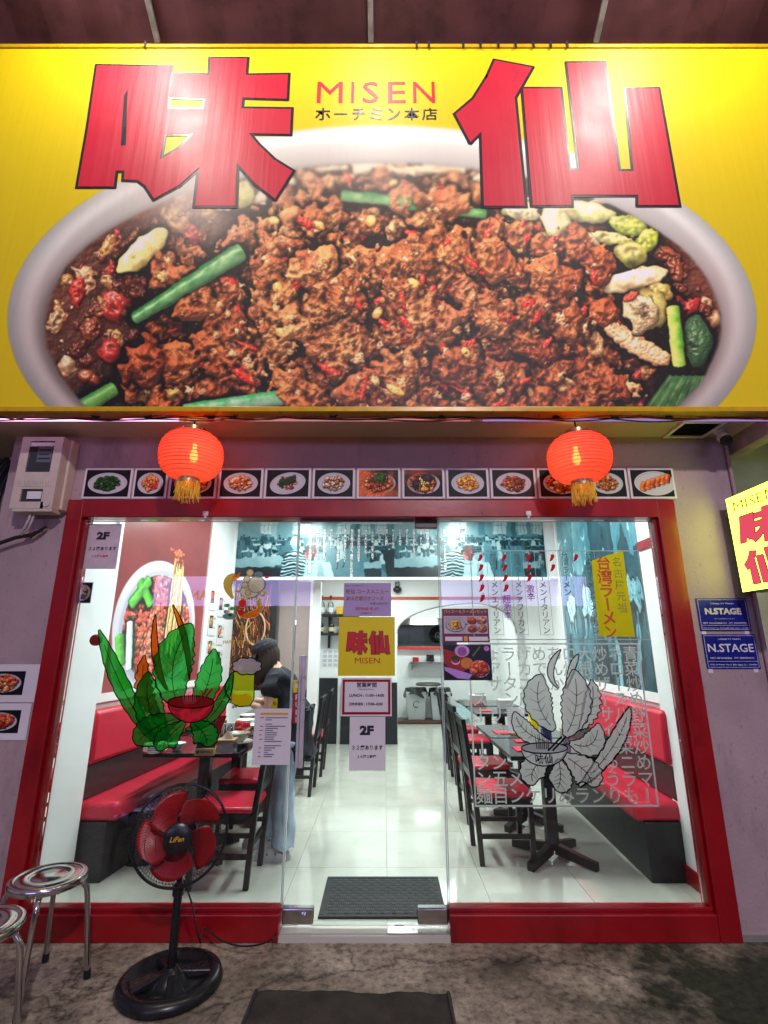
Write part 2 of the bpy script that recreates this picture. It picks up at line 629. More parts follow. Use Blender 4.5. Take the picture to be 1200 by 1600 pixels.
def sign_picture():
    S = 1.25
    X0, Y0 = -90, 55
    w, h = int(1380 * S), int(600 * S)
    tx = lambda x: (x - X0) * S
    ty = lambda y: (y - Y0) * S
    img = np.ones((h, w, 3)) * np.array((0.89, 0.785, 0.03))
    n = nzf(h, w, 1.6, 5)
    Y, X = np.mgrid[0:h, 0:w]
    PX, PY = X / S + X0, Y / S + Y0
    eo = np.sqrt(((PX - 597) / 586) ** 2 + ((PY - 500) / 305) ** 2)
    ei = np.sqrt(((PX - 594) / 525) ** 2 + ((PY - 512) / 254) ** 2)
    bowl = np.clip((1 - eo) * 305 * S / 2 + 0.5, 0, 1)
    rim = np.clip((ei - 1) / 0.20, 0, 1)
    lat = (PX - 597) / 586
    base = 0.70 + 0.20 * np.power(rim, 0.8) + 0.10 * np.exp(-((eo - 0.945) / 0.018) ** 2) - 0.16 * np.clip((eo - 0.965) / 0.035, 0, 1) + 0.012 * n
    base = base + 0.10 * np.clip((330 - PY) / 140, 0, 1) - 0.06 * np.clip((PY - 430) / 220, 0, 1)
    bc = np.dstack([base * 1.0, base * 1.0, base * 0.945])
    warm = np.clip(1 - rim * 1.6, 0, 1)[..., None] * np.clip((PY - 300) / 140, 0.2, 1)[..., None]
    bc = bc * (1 - warm * 0.55) + bc * np.array((1.0, 0.80, 0.76)) * warm * 0.55
    img = img * (1 - bowl[..., None]) + bc * bowl[..., None]
    f = Food(h, w, (0.26, 0.085, 0.05), 3)
    r = f.r
    sw = nzf(h, w, 1.7, 8)
    f.C = f.C * (1 + 0.30 * nzf(h, w, 1.2, 9)[..., None])
    f.H = f.H * 0.8 + 3 * sw - 4
    # pale oily swirls in the soup
    line = np.exp(-(np.mod(sw * 1.5 + 0.35 * nzf(h, w, 1.3, 17), 1) - 0.5) ** 2 / 0.006) * np.clip(nzf(h, w, 1.4, 18) * 0.6 + 0.25, 0, 1)
    f.C = f.C * (1 - 0.6 * line[..., None]) + np.array((0.74, 0.50, 0.44)) * 0.6 * line[..., None]

    def inside(x, y, m=1.0):
        return ((x - 594) / 520) ** 2 + ((y - 512) / 250) ** 2 < m
    for i in range(1500):
        x, y = r.uniform(60, 1130), r.uniform(265, 660)
        if not inside(x, y, 0.98):
            continue
        q = r.random()
        col = (0.40, 0.16, 0.09) if q < 0.30 else (0.58, 0.12, 0.10) if q < 0.48 else (0.24, 0.09, 0.06) if q < 0.70 else (0.62, 0.40, 0.20) if q < 0.86 else (0.72, 0.52, 0.34)
        rr = (5 + 22 * r.random() ** 1.6) * S
        f.blob(tx(x), ty(y), rr, col, -8 + r.uniform(-4, 8), ry=rr * r.uniform(0.45, 0.9), rot=r.uniform(0, 3), rough=0.30, k=0.55, spec=0.85, micro=0.1)
    # noodles and pale lumps at the back
    for i in range(60):
        x, y = 640 + r.normal() * 130, r.uniform(250, 318)
        a = r.uniform(-0.6, 0.6)
        L = r.uniform(12, 46)
        f.capsule(tx(x - L * math.cos(a)), ty(y - L * math.sin(a) * 0.6), tx(x + L * math.cos(a)), ty(y + L * math.sin(a) * 0.6), r.uniform(4, 8) * S, (0.88, 0.78, 0.62), 6 + r.uniform(0, 14), (0.72, 0.54, 0.40), wob=0.3)
    heap = np.zeros((h, w), bool)
    clump = band(15)
    before = f.H.copy()
    for i in range(2300):
        x, y = 590 + r.normal() * 215, 470 + r.normal() * 118
        if not inside(x, y, 0.88) or x < 262 - 0.25 * (y - 400) or x > 950 + 0.12 * (y - 400):
            continue
        if x < 440 and y < 420 - (x - 250) * 0.50:
            continue
        e = 1 - ((x - 600) / 420) ** 2 - ((y - 500) / 265) ** 2
        if e < -0.12 + 0.2 * r.random():
            continue
        z = 44 * S * max(e, 0) + 17 * S * clump[int(ty(y)) % 1024, int(tx(x)) % 1024]
        sc = 0.66 + 0.62 * (y - 260) / 370
        rr = (11 + 28 * r.random() ** 1.5) * sc * S
        c = np.array(((0.72, 0.43, 0.23), (0.62, 0.34, 0.17), (0.78, 0.50, 0.29), (0.52, 0.25, 0.13), (0.68, 0.38, 0.25), (0.46, 0.19, 0.11))[r.integers(0, 6)]) * r.uniform(0.85, 1.12)
        f.blob(tx(x), ty(y), rr, c, z - 4 + r.uniform(-9, 7) * S, ry=rr * r.uniform(0.45, 0.95), rot=r.uniform(0, 3), rough=0.30, k=0.85, spec=0.34, var=0.10, micro=0.2)
    heap = f.H > before + 0.5
    yy_, xx_ = np.arange(h) % 1024, np.arange(w) % 1024
    nb = lambda sg, o: band(sg)[np.ix_((yy_ + o) % 1024, (xx_ + 2 * o) % 1024)]
    tex = 1.15 * nb(2.6, 100) + 0.42 * nb(1.2, 50) + 3.2 * np.abs(nb(5.0, 300)) - 4.2 * np.abs(nb(9.0, 10)) + 3.0 * nb(12.0, 500)
    f.H = np.where(heap, f.H + tex * (0.6 + 0.5 * np.clip((PY - 260) / 370, 0, 1)), f.H)
    m1 = np.clip(0.5 + 0.55 * nb(9.0, 77), 0, 1)[..., None]
    m2 = np.clip(0.5 + 0.6 * nb(5.0, 177), 0, 1)[..., None]
    pal = (np.array((0.44, 0.19, 0.10)) * (1 - m1) + np.array((0.78, 0.50, 0.28)) * m1) * (1 - 0.45 * m2) + np.array((0.66, 0.33, 0.17)) * 0.45 * m2
    side = np.clip((PY - 540) / 90, 0, 1) + np.clip((PX - 740) / 160, 0, 1) + np.clip((400 - PX) / 120, 0, 1)
    deep = (1 - np.clip(side, 0, 1)[..., None] * np.array((0.14, 0.30, 0.36)))
    f.C = np.where(heap[..., None], (0.5 * f.C + 0.5 * pal) * deep, f.C)
    for i in range(800):
        x, y = 590 + r.normal() * 210, 475 + r.normal() * 115
        xi, yi = int(tx(x)), int(ty(y))
        if not (0 <= xi < w and 0 <= yi < h) or not heap[yi, xi]:
            continue
        z = f.H[yi, xi]
        sc = 0.70 + 0.62 * (y - 260) / 370
        q = r.random()
        if q < 0.10:
            f.blob(tx(x), ty(y), r.uniform(9, 18) * sc * S, (0.72, 0.10, 0.07), z - 2, ry=r.uniform(4, 8) * S, rot=r.uniform(0, 3), rough=0.25, k=0.6, spec=0.8, var=0.16, micro=0.05)
        elif q < 0.12:
            f.blob(tx(x), ty(y), r.uniform(8, 13) * sc * S, (0.92, 0.60, 0.26), z - 1, ry=r.uniform(6, 9) * S, rot=r.uniform(0, 3), rough=0.10, k=0.7, spec=0.8, var=0.14, micro=0.05)
        else:
            rr = r.uniform(2.5, 8.0) * sc * S
            c = np.array(((0.80, 0.54, 0.33), (0.66, 0.36, 0.19), (0.84, 0.60, 0.40), (0.54, 0.26, 0.14))[r.integers(0, 4)]) * r.uniform(0.8, 1.1)
            f.blob(tx(x), ty(y), rr, c, z - rr * 0.35, ry=rr * r.uniform(0.5, 1), rot=r.uniform(0, 3), rough=0.42, k=0.8, spec=0.40, var=0.12, micro=0.3)
    for x, y, rx, ry in ((740, 553, 26, 25), (784, 541, 26, 23), (700, 462, 34, 15), (905, 505, 26, 17), (925, 545, 20, 26), (330, 482, 34, 24), (528, 405, 14, 24), (660, 400, 20, 15), (882, 606, 30, 24), (485, 345, 26, 17), (620, 360, 26, 20), (455, 375, 34, 16), (590, 470, 40, 26), (640, 545, 26, 18), (430, 560, 22, 26)):
        f.blob(tx(x), ty(y), rx * S, (0.84, 0.58, 0.36), 34 * S * max(.4, 1 - ((x - 600) / 460) ** 2), ry=ry * S, rot=r.uniform(-.5, .5), rough=0.42, k=0.8, spec=0.45, var=0.12, micro=0.5)
    f.blob(tx(300), ty(612), 58 * S, (0.72, 0.50, 0.20), 18 * S, ry=22 * S, rot=-0.1, rough=0.25, k=0.7, spec=0.8, var=0.2)
    for x, y in ((484, 478), (388, 498), (446, 518), (478, 582), (610, 566), (700, 556), (758, 600), (520, 545), (430, 440)):
        f.blob(tx(x), ty(y), 12 * S, (0.94, 0.68, 0.28), 46 * S * max(.4, 1 - ((x - 600) / 460) ** 2), ry=9 * S, rot=r.uniform(0, 3), rough=0.08, k=0.8, spec=0.9, micro=0.05)
    G1, G2 = (0.26, 0.52, 0.24), (0.07, 0.26, 0.11)
    f.capsule(tx(212), ty(497), tx(375), ty(394), 10 * S, (0.34, 0.60, 0.34), 74 * S, G2, spec=0.5, r1=15 * S)
    f.capsule(tx(536), ty(306), tx(640), ty(316), 9 * S, (0.40, 0.66, 0.36), 60 * S, G2)
    f.capsule(tx(610), ty(318), tx(758), ty(334), 8 * S, (0.36, 0.62, 0.32), 58 * S, G2)
    f.capsule(tx(290), ty(640), tx(452), ty(620), 9 * S, (0.56, 0.72, 0.62), 70 * S, (0.12, 0.40, 0.20), r1=13 * S)
    f.capsule(tx(100), ty(655), tx(176), ty(608), 15 * S, (0.34, 0.60, 0.22), 40 * S, G2, r1=12 * S)
    f.capsule(tx(1052), ty(482), tx(1062), ty(570), 11 * S, (0.74, 0.86, 0.34), 40 * S, (0.24, 0.50, 0.10))
    f.blob(tx(1090), ty(535), 24 * S, (0.13, 0.24, 0.13), 26 * S, ry=40 * S, rough=0.12, k=0.6, spec=0.6)
    for i in range(7):
        f.capsule(tx(1014 + i * 14), ty(640), tx(1050 + i * 10), ty(590), 7 * S, (0.20, 0.40, 0.18), 36 * S + i, (0.05, 0.14, 0.06))
    f.blob(tx(222), ty(392), 54 * S, (0.76, 0.70, 0.36), 26 * S, ry=19 * S, rot=-0.72, rough=0.12, k=0.45, spec=0.7, p=0.3, var=0.16, micro=0.0)
    f.blob(tx(375), ty(305), 26 * S, (0.62, 0.66, 0.26), 30 * S, ry=20 * S, rough=0.18, k=0.5, spec=0.4)
    for x, y, rx, ry, rot, c in ((870, 350, 34, 24, 1.1, (0.80, 0.86, 0.55)), (915, 330, 44, 18, .1, (0.74, 0.80, 0.46)), (868, 396, 14, 40, -.6, (0.86, 0.82, 0.62)), (920, 385, 18, 44, -.7, (0.88, 0.82, 0.60)), (980, 352, 30, 16, .2, (0.56, 0.66, 0.22)), (988, 396, 26, 20, .1, (0.60, 0.62, 0.26)), (1012, 376, 16, 22, .6, (0.58, 0.68, 0.18)), (950, 372, 40, 10, .1, (0.76, 0.78, 0.40)), (990, 438, 54, 18, -.2, (0.90, 0.84, 0.62)), (1030, 455, 22, 14, .4, (0.68, 0.60, 0.24)), (1008, 484, 36, 32, .2, (0.74, 0.70, 0.34)), (815, 330, 30, 16, .2, (0.78, 0.80, 0.56))):
        f.blob(tx(x), ty(y), rx * S, np.array(c) * (0.84, 0.82, 0.80), 28 * S, ry=ry * S, rot=rot, rough=0.14, k=0.5, spec=0.7, p=0.32, var=0.16, micro=0.0)
    f.blob(tx(1000), ty(486), 27 * S, (0.80, 0.68, 0.48), 42 * S, ry=25 * S, rough=0.22, k=0.4, spec=0.6)
    f.blob(tx(985), ty(464), 13 * S, (0.80, 0.24, 0.18), 58 * S, ry=6 * S, rot=-0.5, rough=0.1, k=0.4)
    for i in range(11):
        a = i / 10
        f.blob(tx(955 + 80 * a), ty(510 + 50 * a - 22 * a * (1 - a) * -1), (12 + 4 * math.sin(3 * a)) * S, (0.80, 0.58, 0.38), 30 * S, rough=0.14, k=0.5, spec=0.8, p=0.35)
    fd = f.shade(S)
    fd = np.clip(fd ** 0.80 * np.array((1.18, 1.13, 1.04)), 0, 1)
    inm = np.clip((1 - ei + 0.012 * n) * 250 * S / 4 + 0.5, 0, 1)
    edge = np.exp(-((ei - 1.0) / 0.022) ** 2)
    img = img * (1 - 0.25 * edge * bowl)[..., None]
    img = img * (1 - inm[..., None]) + fd * inm[..., None]
    st = (0.95 * np.exp(-((PY - 262) / 56) ** 2) * np.exp(-((PX - 560) / 330) ** 2) + 0.80 * np.exp(-((PY - 318) / 74) ** 2) * np.exp(-((PX - 310) / 105) ** 2) + 0.35 * np.exp(-((PY - 330) / 60) ** 2) * np.exp(-((PX - 870) / 110) ** 2)) * np.clip(0.9 + 0.22 * nzf(h, w, 1.9, 41), 0, 1.15)
    st = np.clip(st, 0, 0.86) * bowl
    img = img * (1 - st[..., None]) + np.array((0.84, 0.79, 0.72)) * st[..., None]
    soft = np.clip((370 - PY) / 110, 0, 1)[..., None]
    img = blur(img, 0.55) * (1 - soft) + blur(img, 2.6) * soft
    return img, (X0, Y0, S)


def sample(img, x, y):
    h, w = img.shape[:2]
    x, y = np.clip(x, 0, w - 1.001), np.clip(y, 0, h - 1.001)
    i, j = x.astype(int), y.astype(int)
    a, b = (x - i)[..., None], (y - j)[..., None]
    return img[j, i] * (1 - a) * (1 - b) + img[j, i + 1] * a * (1 - b) + img[j + 1, i] * (1 - a) * b + img[j + 1, i + 1] * a * b


def dish_picture(kind, seed, w=150, h=106, bg=(0.03, 0.03, 0.035)):
    r = np.random.default_rng(seed)
    img = np.ones((h, w, 3)) * np.array(bg)
    img *= (1 + 0.1 * nzf(h, w, 1.5, seed)[..., None])
    cx, cy, rx, ry, rot = w * 0.5, h * 0.5, w * 0.43, h * 0.40, 0
    pal = {
        'greens': [(0.10, 0.25, 0.06), (0.06, 0.16, 0.04), (0.16, 0.32, 0.10)],
        'chop': [(0.78, 0.42, 0.20), (0.70, 0.32, 0.16), (0.82, 0.52, 0.28)],
        'rings': [(0.76, 0.50, 0.32), (0.66, 0.34, 0.18), (0.80, 0.60, 0.42)],
        'curry': [(0.72, 0.46, 0.20), (0.55, 0.30, 0.12)],
        'pepper': [(0.10, 0.22, 0.08), (0.60, 0.20, 0.08), (0.72, 0.40, 0.14)],
        'clams': [(0.66, 0.52, 0.38), (0.42, 0.20, 0.12), (0.78, 0.66, 0.52)],
        'coriander': [(0.72, 0.30, 0.12), (0.80, 0.50, 0.28), (0.60, 0.22, 0.10)],
        'hotpot': [(0.50, 0.14, 0.06), (0.16, 0.08, 0.07), (0.80, 0.44, 0.14)],
        'fried': [(0.80, 0.50, 0.16), (0.70, 0.36, 0.12), (0.86, 0.62, 0.24)],
        'beans': [(0.38, 0.14, 0.07), (0.50, 0.22, 0.10), (0.62, 0.40, 0.22)],
        'tofu': [(0.74, 0.34, 0.16), (0.80, 0.60, 0.40), (0.60, 0.18, 0.08)],
        'wings': [(0.56, 0.34, 0.16), (0.66, 0.44, 0.22), (0.46, 0.26, 0.12)],
        'gyoza': [(0.66, 0.26, 0.10), (0.74, 0.36, 0.16), (0.54, 0.16, 0.07)],
        'ramen': [(0.66, 0.22, 0.10), (0.74, 0.36, 0.18), (0.56, 0.14, 0.08)],
    }[kind]
    if kind in ('pepper',):
        rot = -0.25
    if kind == 'gyoza':
        rx, ry, cx = w * 0.50, h * 0.46, w * 0.56
    if kind in ('greens',):
        rx = w * 0.45
    over(img, ell(h, w, cx, cy + 2, rx * 1.03, ry * 1.03, 5, rot), (0.01, 0.01, 0.012))
    over(img, ell(h, w, cx, cy, rx, ry, 2, rot), (0.84, 0.84, 0.86) if kind != 'wings' else (0.60, 0.82, 0.74))
    over(img, ell(h, w, cx, cy - 1, rx * 0.93, ry * 0.93, 3, rot), (0.72, 0.72, 0.75))
    over(img, ell(h, w, cx, cy + 1, rx * 0.90, ry * 0.88, 6, rot), (0.80, 0.80, 0.82))
    f = Food(h, w, pal[0], seed)
    full = kind in ('curry', 'coriander', 'hotpot', 'tofu', 'ramen')
    k = 0.80 if full else 0.62
    mk = ell(h, w, cx, cy, rx * k, ry * k, 2, rot) if full else np.zeros((h, w))
    f.H -= 2 if full else 6
    if kind == 'gyoza':
        for i in range(6):
            f.capsule(cx - rx * 0.62 + i * rx * 0.24, cy + ry * (0.55 - i * 0.13), cx - rx * 0.50 + i * rx * 0.24, cy - ry * (0.02 + i * 0.13), 11, pal[i % 3], 4 + i, (0.62, 0.30, 0.12))
    elif kind == 'pepper':
        for i in range(5):
            f.capsule(cx - rx * 0.45, cy + ry * (0.25 - 0.1 * i), cx + rx * 0.4, cy - ry * (0.2 + 0.12 * i), 5, pal[0], 8, (0.04, 0.1, 0.03))
        for i in range(40):
            a, q = r.uniform(0, 6.3), r.random() ** 0.6 * 0.55
            f.blob(cx + rx * q * math.cos(a), cy + ry * q * math.sin(a), r.uniform(4, 9), pal[r.integers(0, 3)], r.uniform(0, 6), ry=r.uniform(3, 5), rot=r.uniform(0, 3))
    else:
        for i in range(130):
            a, q = r.uniform(0, 6.3), r.random() ** 0.6 * k * 0.95
            rr = r.uniform(4, 11)
            f.blob(cx + rx * q * math.cos(a), cy + ry * q * math.sin(a), rr, np.array(pal[r.integers(0, len(pal))]) * r.uniform(0.8, 1.15), 8 * (1 - q) + r.uniform(-2, 4), ry=rr * r.uniform(0.5, 1), rot=r.uniform(0, 3), rough=0.25)
    if kind == 'coriander':
        for i in range(30):
            f.blob(cx + 6 + r.normal() * 12, cy - ry * 0.45 + r.normal() * 8, r.uniform(3, 7), (0.10, 0.30, 0.06), 22, rough=0.4)
    if kind == 'chop':
        for i in range(14):
            f.blob(cx + rx * 0.38 + r.normal() * 6, cy + ry * 0.28 + r.normal() * 6, 5, (0.72, 0.12, 0.14), 16, rough=0.3)
    if kind == 'hotpot':
        for i in range(26):
            f.blob(cx + r.normal() * 10, cy - 6 + r.normal() * 7, r.uniform(3, 5), (0.86, 0.66, 0.40), 22, rough=0.3)
        f.blob(cx + 20, cy - 20, 16, (0.16, 0.09, 0.14), 18)
        f.blob(cx - 26, cy + 4, 14, (0.12, 0.08, 0.10), 18)
        f.blob(cx + 2, cy + 24, 18, (0.86, 0.50, 0.14), 18, ry=10)
    mask = np.maximum(np.clip((f.H + 2) / 2, 0, 1) * (f.H > -2), mk)
    if not full:
        mask = np.clip(blur((f.H > 1).astype(float), 0.8), 0, 1)
    fd = f.shade(0.5, ao=0.6)
    sh = blur(mask, 3)
    img *= (1 - 0.35 * (sh * (1 - mask)))[..., None]
    img = img * (1 - mask[..., None]) + np.clip(fd * 1.15, 0, 1) * mask[..., None]
    return np.clip(img, 0, 1)


def warp(a, amp, sg, seed):
    h, w = a.shape[:2]
    n = band(sg)
    k = 137 * seed
    dx = n[np.ix_((np.arange(h) + k) % 1024, (np.arange(w) + 31) % 1024)] * amp
    dy = n[np.ix_((np.arange(h) + 411) % 1024, (np.arange(w) + k + 77) % 1024)] * amp
    Y, X = np.mgrid[0:h, 0:w]
    return sample(a if a.ndim == 3 else a[..., None], X + dx, Y + dy)[..., :] if a.ndim == 3 else sample(a[..., None], X + dx, Y + dy)[..., 0]


class Cv:
    def __init__(self, w, h, col):
        self.w, self.h = w, h
        self.a = np.ones((h, w, 3)) * np.array(col)

    def poly(self, pts, col, al=1.0):
        p = np.array(pts, float)
        x0, y0 = np.maximum(np.floor(p.min(0)).astype(int) - 1, 0)
        x1, y1 = np.ceil(p.max(0)).astype(int) + 2
        x1, y1 = min(x1, self.w), min(y1, self.h)
        if x1 <= x0 or y1 <= y0:
            return
        acc = np.zeros((y1 - y0, x1 - x0))
        for sx in (0.17, 0.5, 0.83):
            for sy in (0.17, 0.5, 0.83):
                Y, X = np.mgrid[y0:y1, x0:x1]
                X, Y = X + sx, Y + sy
                ins = np.zeros(acc.shape, bool)
                for i in range(len(p)):
                    a, b = p[i], p[i - 1]
                    if a[1] == b[1]:
                        continue
                    c = ((a[1] > Y) != (b[1] > Y)) & (X < (b[0] - a[0]) * (Y - a[1]) / (b[1] - a[1]) + a[0])
                    ins ^= c
                acc += ins
        m = (acc / 9 * al)[..., None]
        s = self.a[y0:y1, x0:x1]
        s[:] = s * (1 - m) + np.array(col) * m

    def rect(self, x, y, w, h, col, al=1.0):
        self.poly([(x, y), (x + w, y), (x + w, y + h), (x, y + h)], col, al)

    def ell(self, cx, cy, rx, ry, col, al=1.0, soft=1.2):
        x0, x1 = max(0, int(cx - rx - soft - 1)), min(self.w, int(cx + rx + soft + 2))
        y0, y1 = max(0, int(cy - ry - soft - 1)), min(self.h, int(cy + ry + soft + 2))
        if x1 <= x0 or y1 <= y0:
            return
        Y, X = np.mgrid[y0:y1, x0:x1]
        d = np.sqrt(((X - cx) / rx) ** 2 + ((Y - cy) / ry) ** 2)
        m = (np.clip((1 - d) * min(rx, ry) / soft + 0.5, 0, 1) * al)[..., None]
        s = self.a[y0:y1, x0:x1]
        s[:] = s * (1 - m) + np.array(col) * m

    def line(self, x0, y0, x1, y1, w, col, al=1.0):
        L = math.hypot(x1 - x0, y1 - y0) + 1e-6
        nx, ny = -(y1 - y0) / L * w / 2, (x1 - x0) / L * w / 2
        self.poly([(x0 + nx, y0 + ny), (x1 + nx, y1 + ny), (x1 - nx, y1 - ny), (x0 - nx, y0 - ny)], col, al)


def teal_grade(g):
    g = np.clip(g, 0, 1)[..., None]
    lo, mid, hi = np.array((0.03, 0.10, 0.14)), np.array((0.28, 0.52, 0.58)), np.array((0.86, 0.95, 0.96))
    return np.where(g < 0.5, lo + (mid - lo) * g * 2, mid + (hi - mid) * (g - 0.5) * 2)


def mural_tile(w=560, h=240):
    """black and white photograph of a busy dining room"""
    c = Cv(w, h, (0.45,) * 3)
    g = lambda v: (v,) * 3
    c.rect(0, 0, w, 36, g(0.55))
    for i in range(7):
        c.poly([(40 + i * 78, 8 + (i % 2) * 9), (84 + i * 78, 6 + (i % 2) * 9), (90 + i * 78, 11 + (i % 2) * 9), (40 + i * 78, 13 + (i % 2) * 9)], g(0.95))
    c.rect(0, 36, w, 66, g(0.50))
    for x, ww in ((78, 44), (196, 62), (300, 26), (352, 50), (440, 34), (492, 40)):
        c.rect(x, 28, ww, 62, g(0.78 if x != 300 else 0.36))
        for k in range(3):
            c.rect(x + k * ww / 3 + 2, 32, 1.6, 52, g(0.45))
        c.rect(x, 56, ww, 1.6, g(0.5))
    c.rect(120, 20, 20, 100, g(0.62))
    c.rect(420, 20, 16, 96, g(0.34))
    c.poly([(0, 110), (w, 96), (w, h), (0, h)], g(0.36))
    c.poly([(300, 118), (430, 112), (540, h), (330, h)], g(0.50))
    rr = np.random.default_rng(4)
    # diners, chairs and tables row by row
    for row, (y, s) in enumerate(((98, 0.55), (112, 0.75), (132, 1.0), (160, 1.35))):
        for i in range(int(26 / s)):
            x = rr.uniform(-10, w + 10)
            if 320 < x < 470 and row > 1:
                continue
            q = rr.random()
            if q < 0.5:
                sh = rr.choice([0.82, 0.20, 0.70, 0.14])
                c.poly([(x - 11 * s, y + 26 * s), (x - 9 * s, y + 4 * s), (x - 3 * s, y - 1 * s), (x + 5 * s, y), (x + 11 * s, y + 8 * s), (x + 12 * s, y + 26 * s)], g(sh))
                c.ell(x, y - 6 * s, 5 * s, 6.5 * s, g(0.60))
                c.ell(x - 1 * s, y - 8.5 * s, 5.4 * s, 5 * s, g(0.05))
            else:
                c.rect(x - 9 * s, y + 2 * s, 18 * s, 20 * s, g(0.07), 0.9)
                for k in range(4):
                    c.rect(x - 7 * s + k * 4 * s, y + 5 * s, 1.6 * s, 14 * s, g(0.35))
                c.line(x - 8 * s, y + 20 * s, x - 9 * s, y + 40 * s, 2.2 * s, g(0.05))
                c.line(x + 8 * s, y + 20 * s, x + 9 * s, y + 40 * s, 2.2 * s, g(0.05))
        for i in range(int(8 / s)):
            x = rr.uniform(0, w)
            if 320 < x < 470 and row > 1:
                continue
            c.poly([(x - 22 * s, y + 16 * s), (x + 22 * s, y + 14 * s), (x + 28 * s, y + 22 * s), (x - 26 * s, y + 24 * s)], g(0.80))
            c.line(x - 20 * s, y + 23 * s, x - 20 * s, y + 44 * s, 2 * s, g(0.10))
            c.line(x + 22 * s, y + 22 * s, x + 22 * s, y + 44 * s, 2 * s, g(0.10))
            for k in range(3):
                c.rect(x - 14 * s + k * 10 * s, y + 8 * s, 4 * s, 8 * s, g(rr.choice([0.9, 0.2, 0.6])))
    # large near things: table with jars, diner in a striped shirt, cloth covered table, chair
    c.poly([(0, 176), (150, 164), (190, 196), (0, 214)], g(0.70))
    c.rect(0, 206, 190, 40, g(0.10))
    c.rect(92, 136, 30, 34, g(0.22))
    c.ell(107, 134, 14, 8, g(0.85))
    for k in range(5):
        c.rect(40 + k * 17, 150 + (k % 2) * 6, 8, 20, g(0.75 if k % 2 else 0.5))
    body = [(160, h), (166, 186), (180, 160), (206, 142), (228, 146), (244, 170), (250, h)]
    c.poly(body, g(0.90))
    for k in range(9):
        y = 152 + k * 11
        c.poly([(168 - k * 1.2, y + 6), (206, y - 3), (246, y + 5), (247, y + 10), (206, y + 3), (167 - k * 1.2, y + 12)], g(0.07))
    c.ell(206, 124, 15, 18, g(0.62))
    c.ell(206, 116, 17, 14, g(0.92))
    c.poly([(246, 196), (330, 186), (350, h), (240, h)], g(0.88))
    c.poly([(288, 192), (304, 190), (316, h), (292, h)], g(0.74))
    c.poly([(360, 120), (378, 112), (384, 176), (366, 186)], g(0.80))
    for a, b in ((362, 176), (386, 168)):
        c.line(a, b, a - 6, b + 40, 4, g(0.10))
    c.poly([(452, 190), (512, 184), (516, 206), (454, 212)], g(0.72))
    c.rect(456, 210, 58, 40, g(0.16))
    c.poly([(520, 150), (560, 144), (560, h), (534, h)], g(0.12))
    a = warp(c.a[..., 0], 1.6, 5, 3)
    a = blur(a, 0.9) + 0.02 * nzf(h, w, 1.0, 21) + 0.06 * nzf(h, w, 1.8, 22)
    a = 0.5 + (a - 0.46) * 1.15
    vig = np.linspace(0.08, -0.02, h)[:, None]
    im = teal_grade(a + vig)
    # the one tinted spot: a red jacket behind the striped diner
    red = ell(h, w, 262, 156, 20, 26, 6)
    im = im * (1 - 0.75 * red[..., None]) + np.array((0.80, 0.30, 0.28)) * 0.75 * red[..., None] * (0.4 + a[..., None])
    return im


def grey_mural(w, h, seed):
    """large black and white photographs of hands, woks and bottles"""
    c = Cv(w, h, (0.30,) * 3)
    r = np.random.default_rng(seed)
    g = lambda v: (v,) * 3
    for k in range(4):
        x0 = k * w / 4
        c.rect(x0 + 3, 0, w / 4 - 6, h * 0.40, g(r.uniform(0.25, 0.7)))
        c.rect(x0 + 3, h * 0.42, w / 4 - 6, h * 0.58, g(r.uniform(0.15, 0.4)))
        for i in range(16):
            a = r.uniform(0, 3)
            x, y, L = x0 + r.uniform(0, w / 4), r.uniform(0, h * 0.4), r.uniform(10, 60)
            c.line(x, y, x + L * math.cos(a), y + L * math.sin(a), r.uniform(2, 14), g(r.choice([0.05, 0.95, 0.75, 0.2])), 0.8)
        c.ell(x0 + w / 8, h * 0.62, w / 11, h * 0.13, g(0.08))
        c.ell(x0 + w / 8, h * 0.60, w / 13, h * 0.09, g(0.75))
        for i in range(120):
            x, y = x0 + w / 8 + r.normal() * w / 26, h * 0.6 + r.normal() * h * 0.04
            c.line(x, y, x + r.normal() * 10, y + r.normal() * 8, 2, g(r.choice([0.95, 0.1, 0.5])), 0.9)
        for i in range(3):
            x = x0 + w * (0.05 + 0.06 * i)
            c.rect(x, h * 0.78, w * 0.04, h * 0.22, g(r.choice([0.8, 0.12, 0.5])))
            c.rect(x + w * 0.01, h * 0.70, w * 0.02, h * 0.1, g(0.6))
    a = warp(warp(c.a[..., 0], 16, 26, 5), 7, 9, 2)
    a = blur(a, 1.0) + np.linspace(0.22, -0.12, h)[:, None] + 0.05 * nzf(h, w, 1.2, seed) + 0.13 * nzf(h, w, 2.0, seed + 1)
    return teal_grade(0.34 + (a - 0.4) * 1.25)


def noodle_picture(w, h, seed):
    f = Food(h, w, (0.22, 0.10, 0.05), seed)
    r = f.r
    for i in range(int(w * h / 160)):
        x, y = r.uniform(0, w), r.uniform(0, h)
        a = 1.35 + r.normal() * 0.25
        L = r.uniform(10, 40)
        c = np.array(((0.60, 0.36, 0.18), (0.44, 0.22, 0.10), (0.74, 0.50, 0.28), (0.30, 0.13, 0.06))[r.integers(0, 4)])
        f.capsule(x - L * math.cos(a), y - L * math.sin(a), x + L * math.cos(a), y + L * math.sin(a), r.uniform(2, 4), tuple(c), r.uniform(0, 14), tuple(c * 0.6))
    return f.shade(0.7, 0.7)


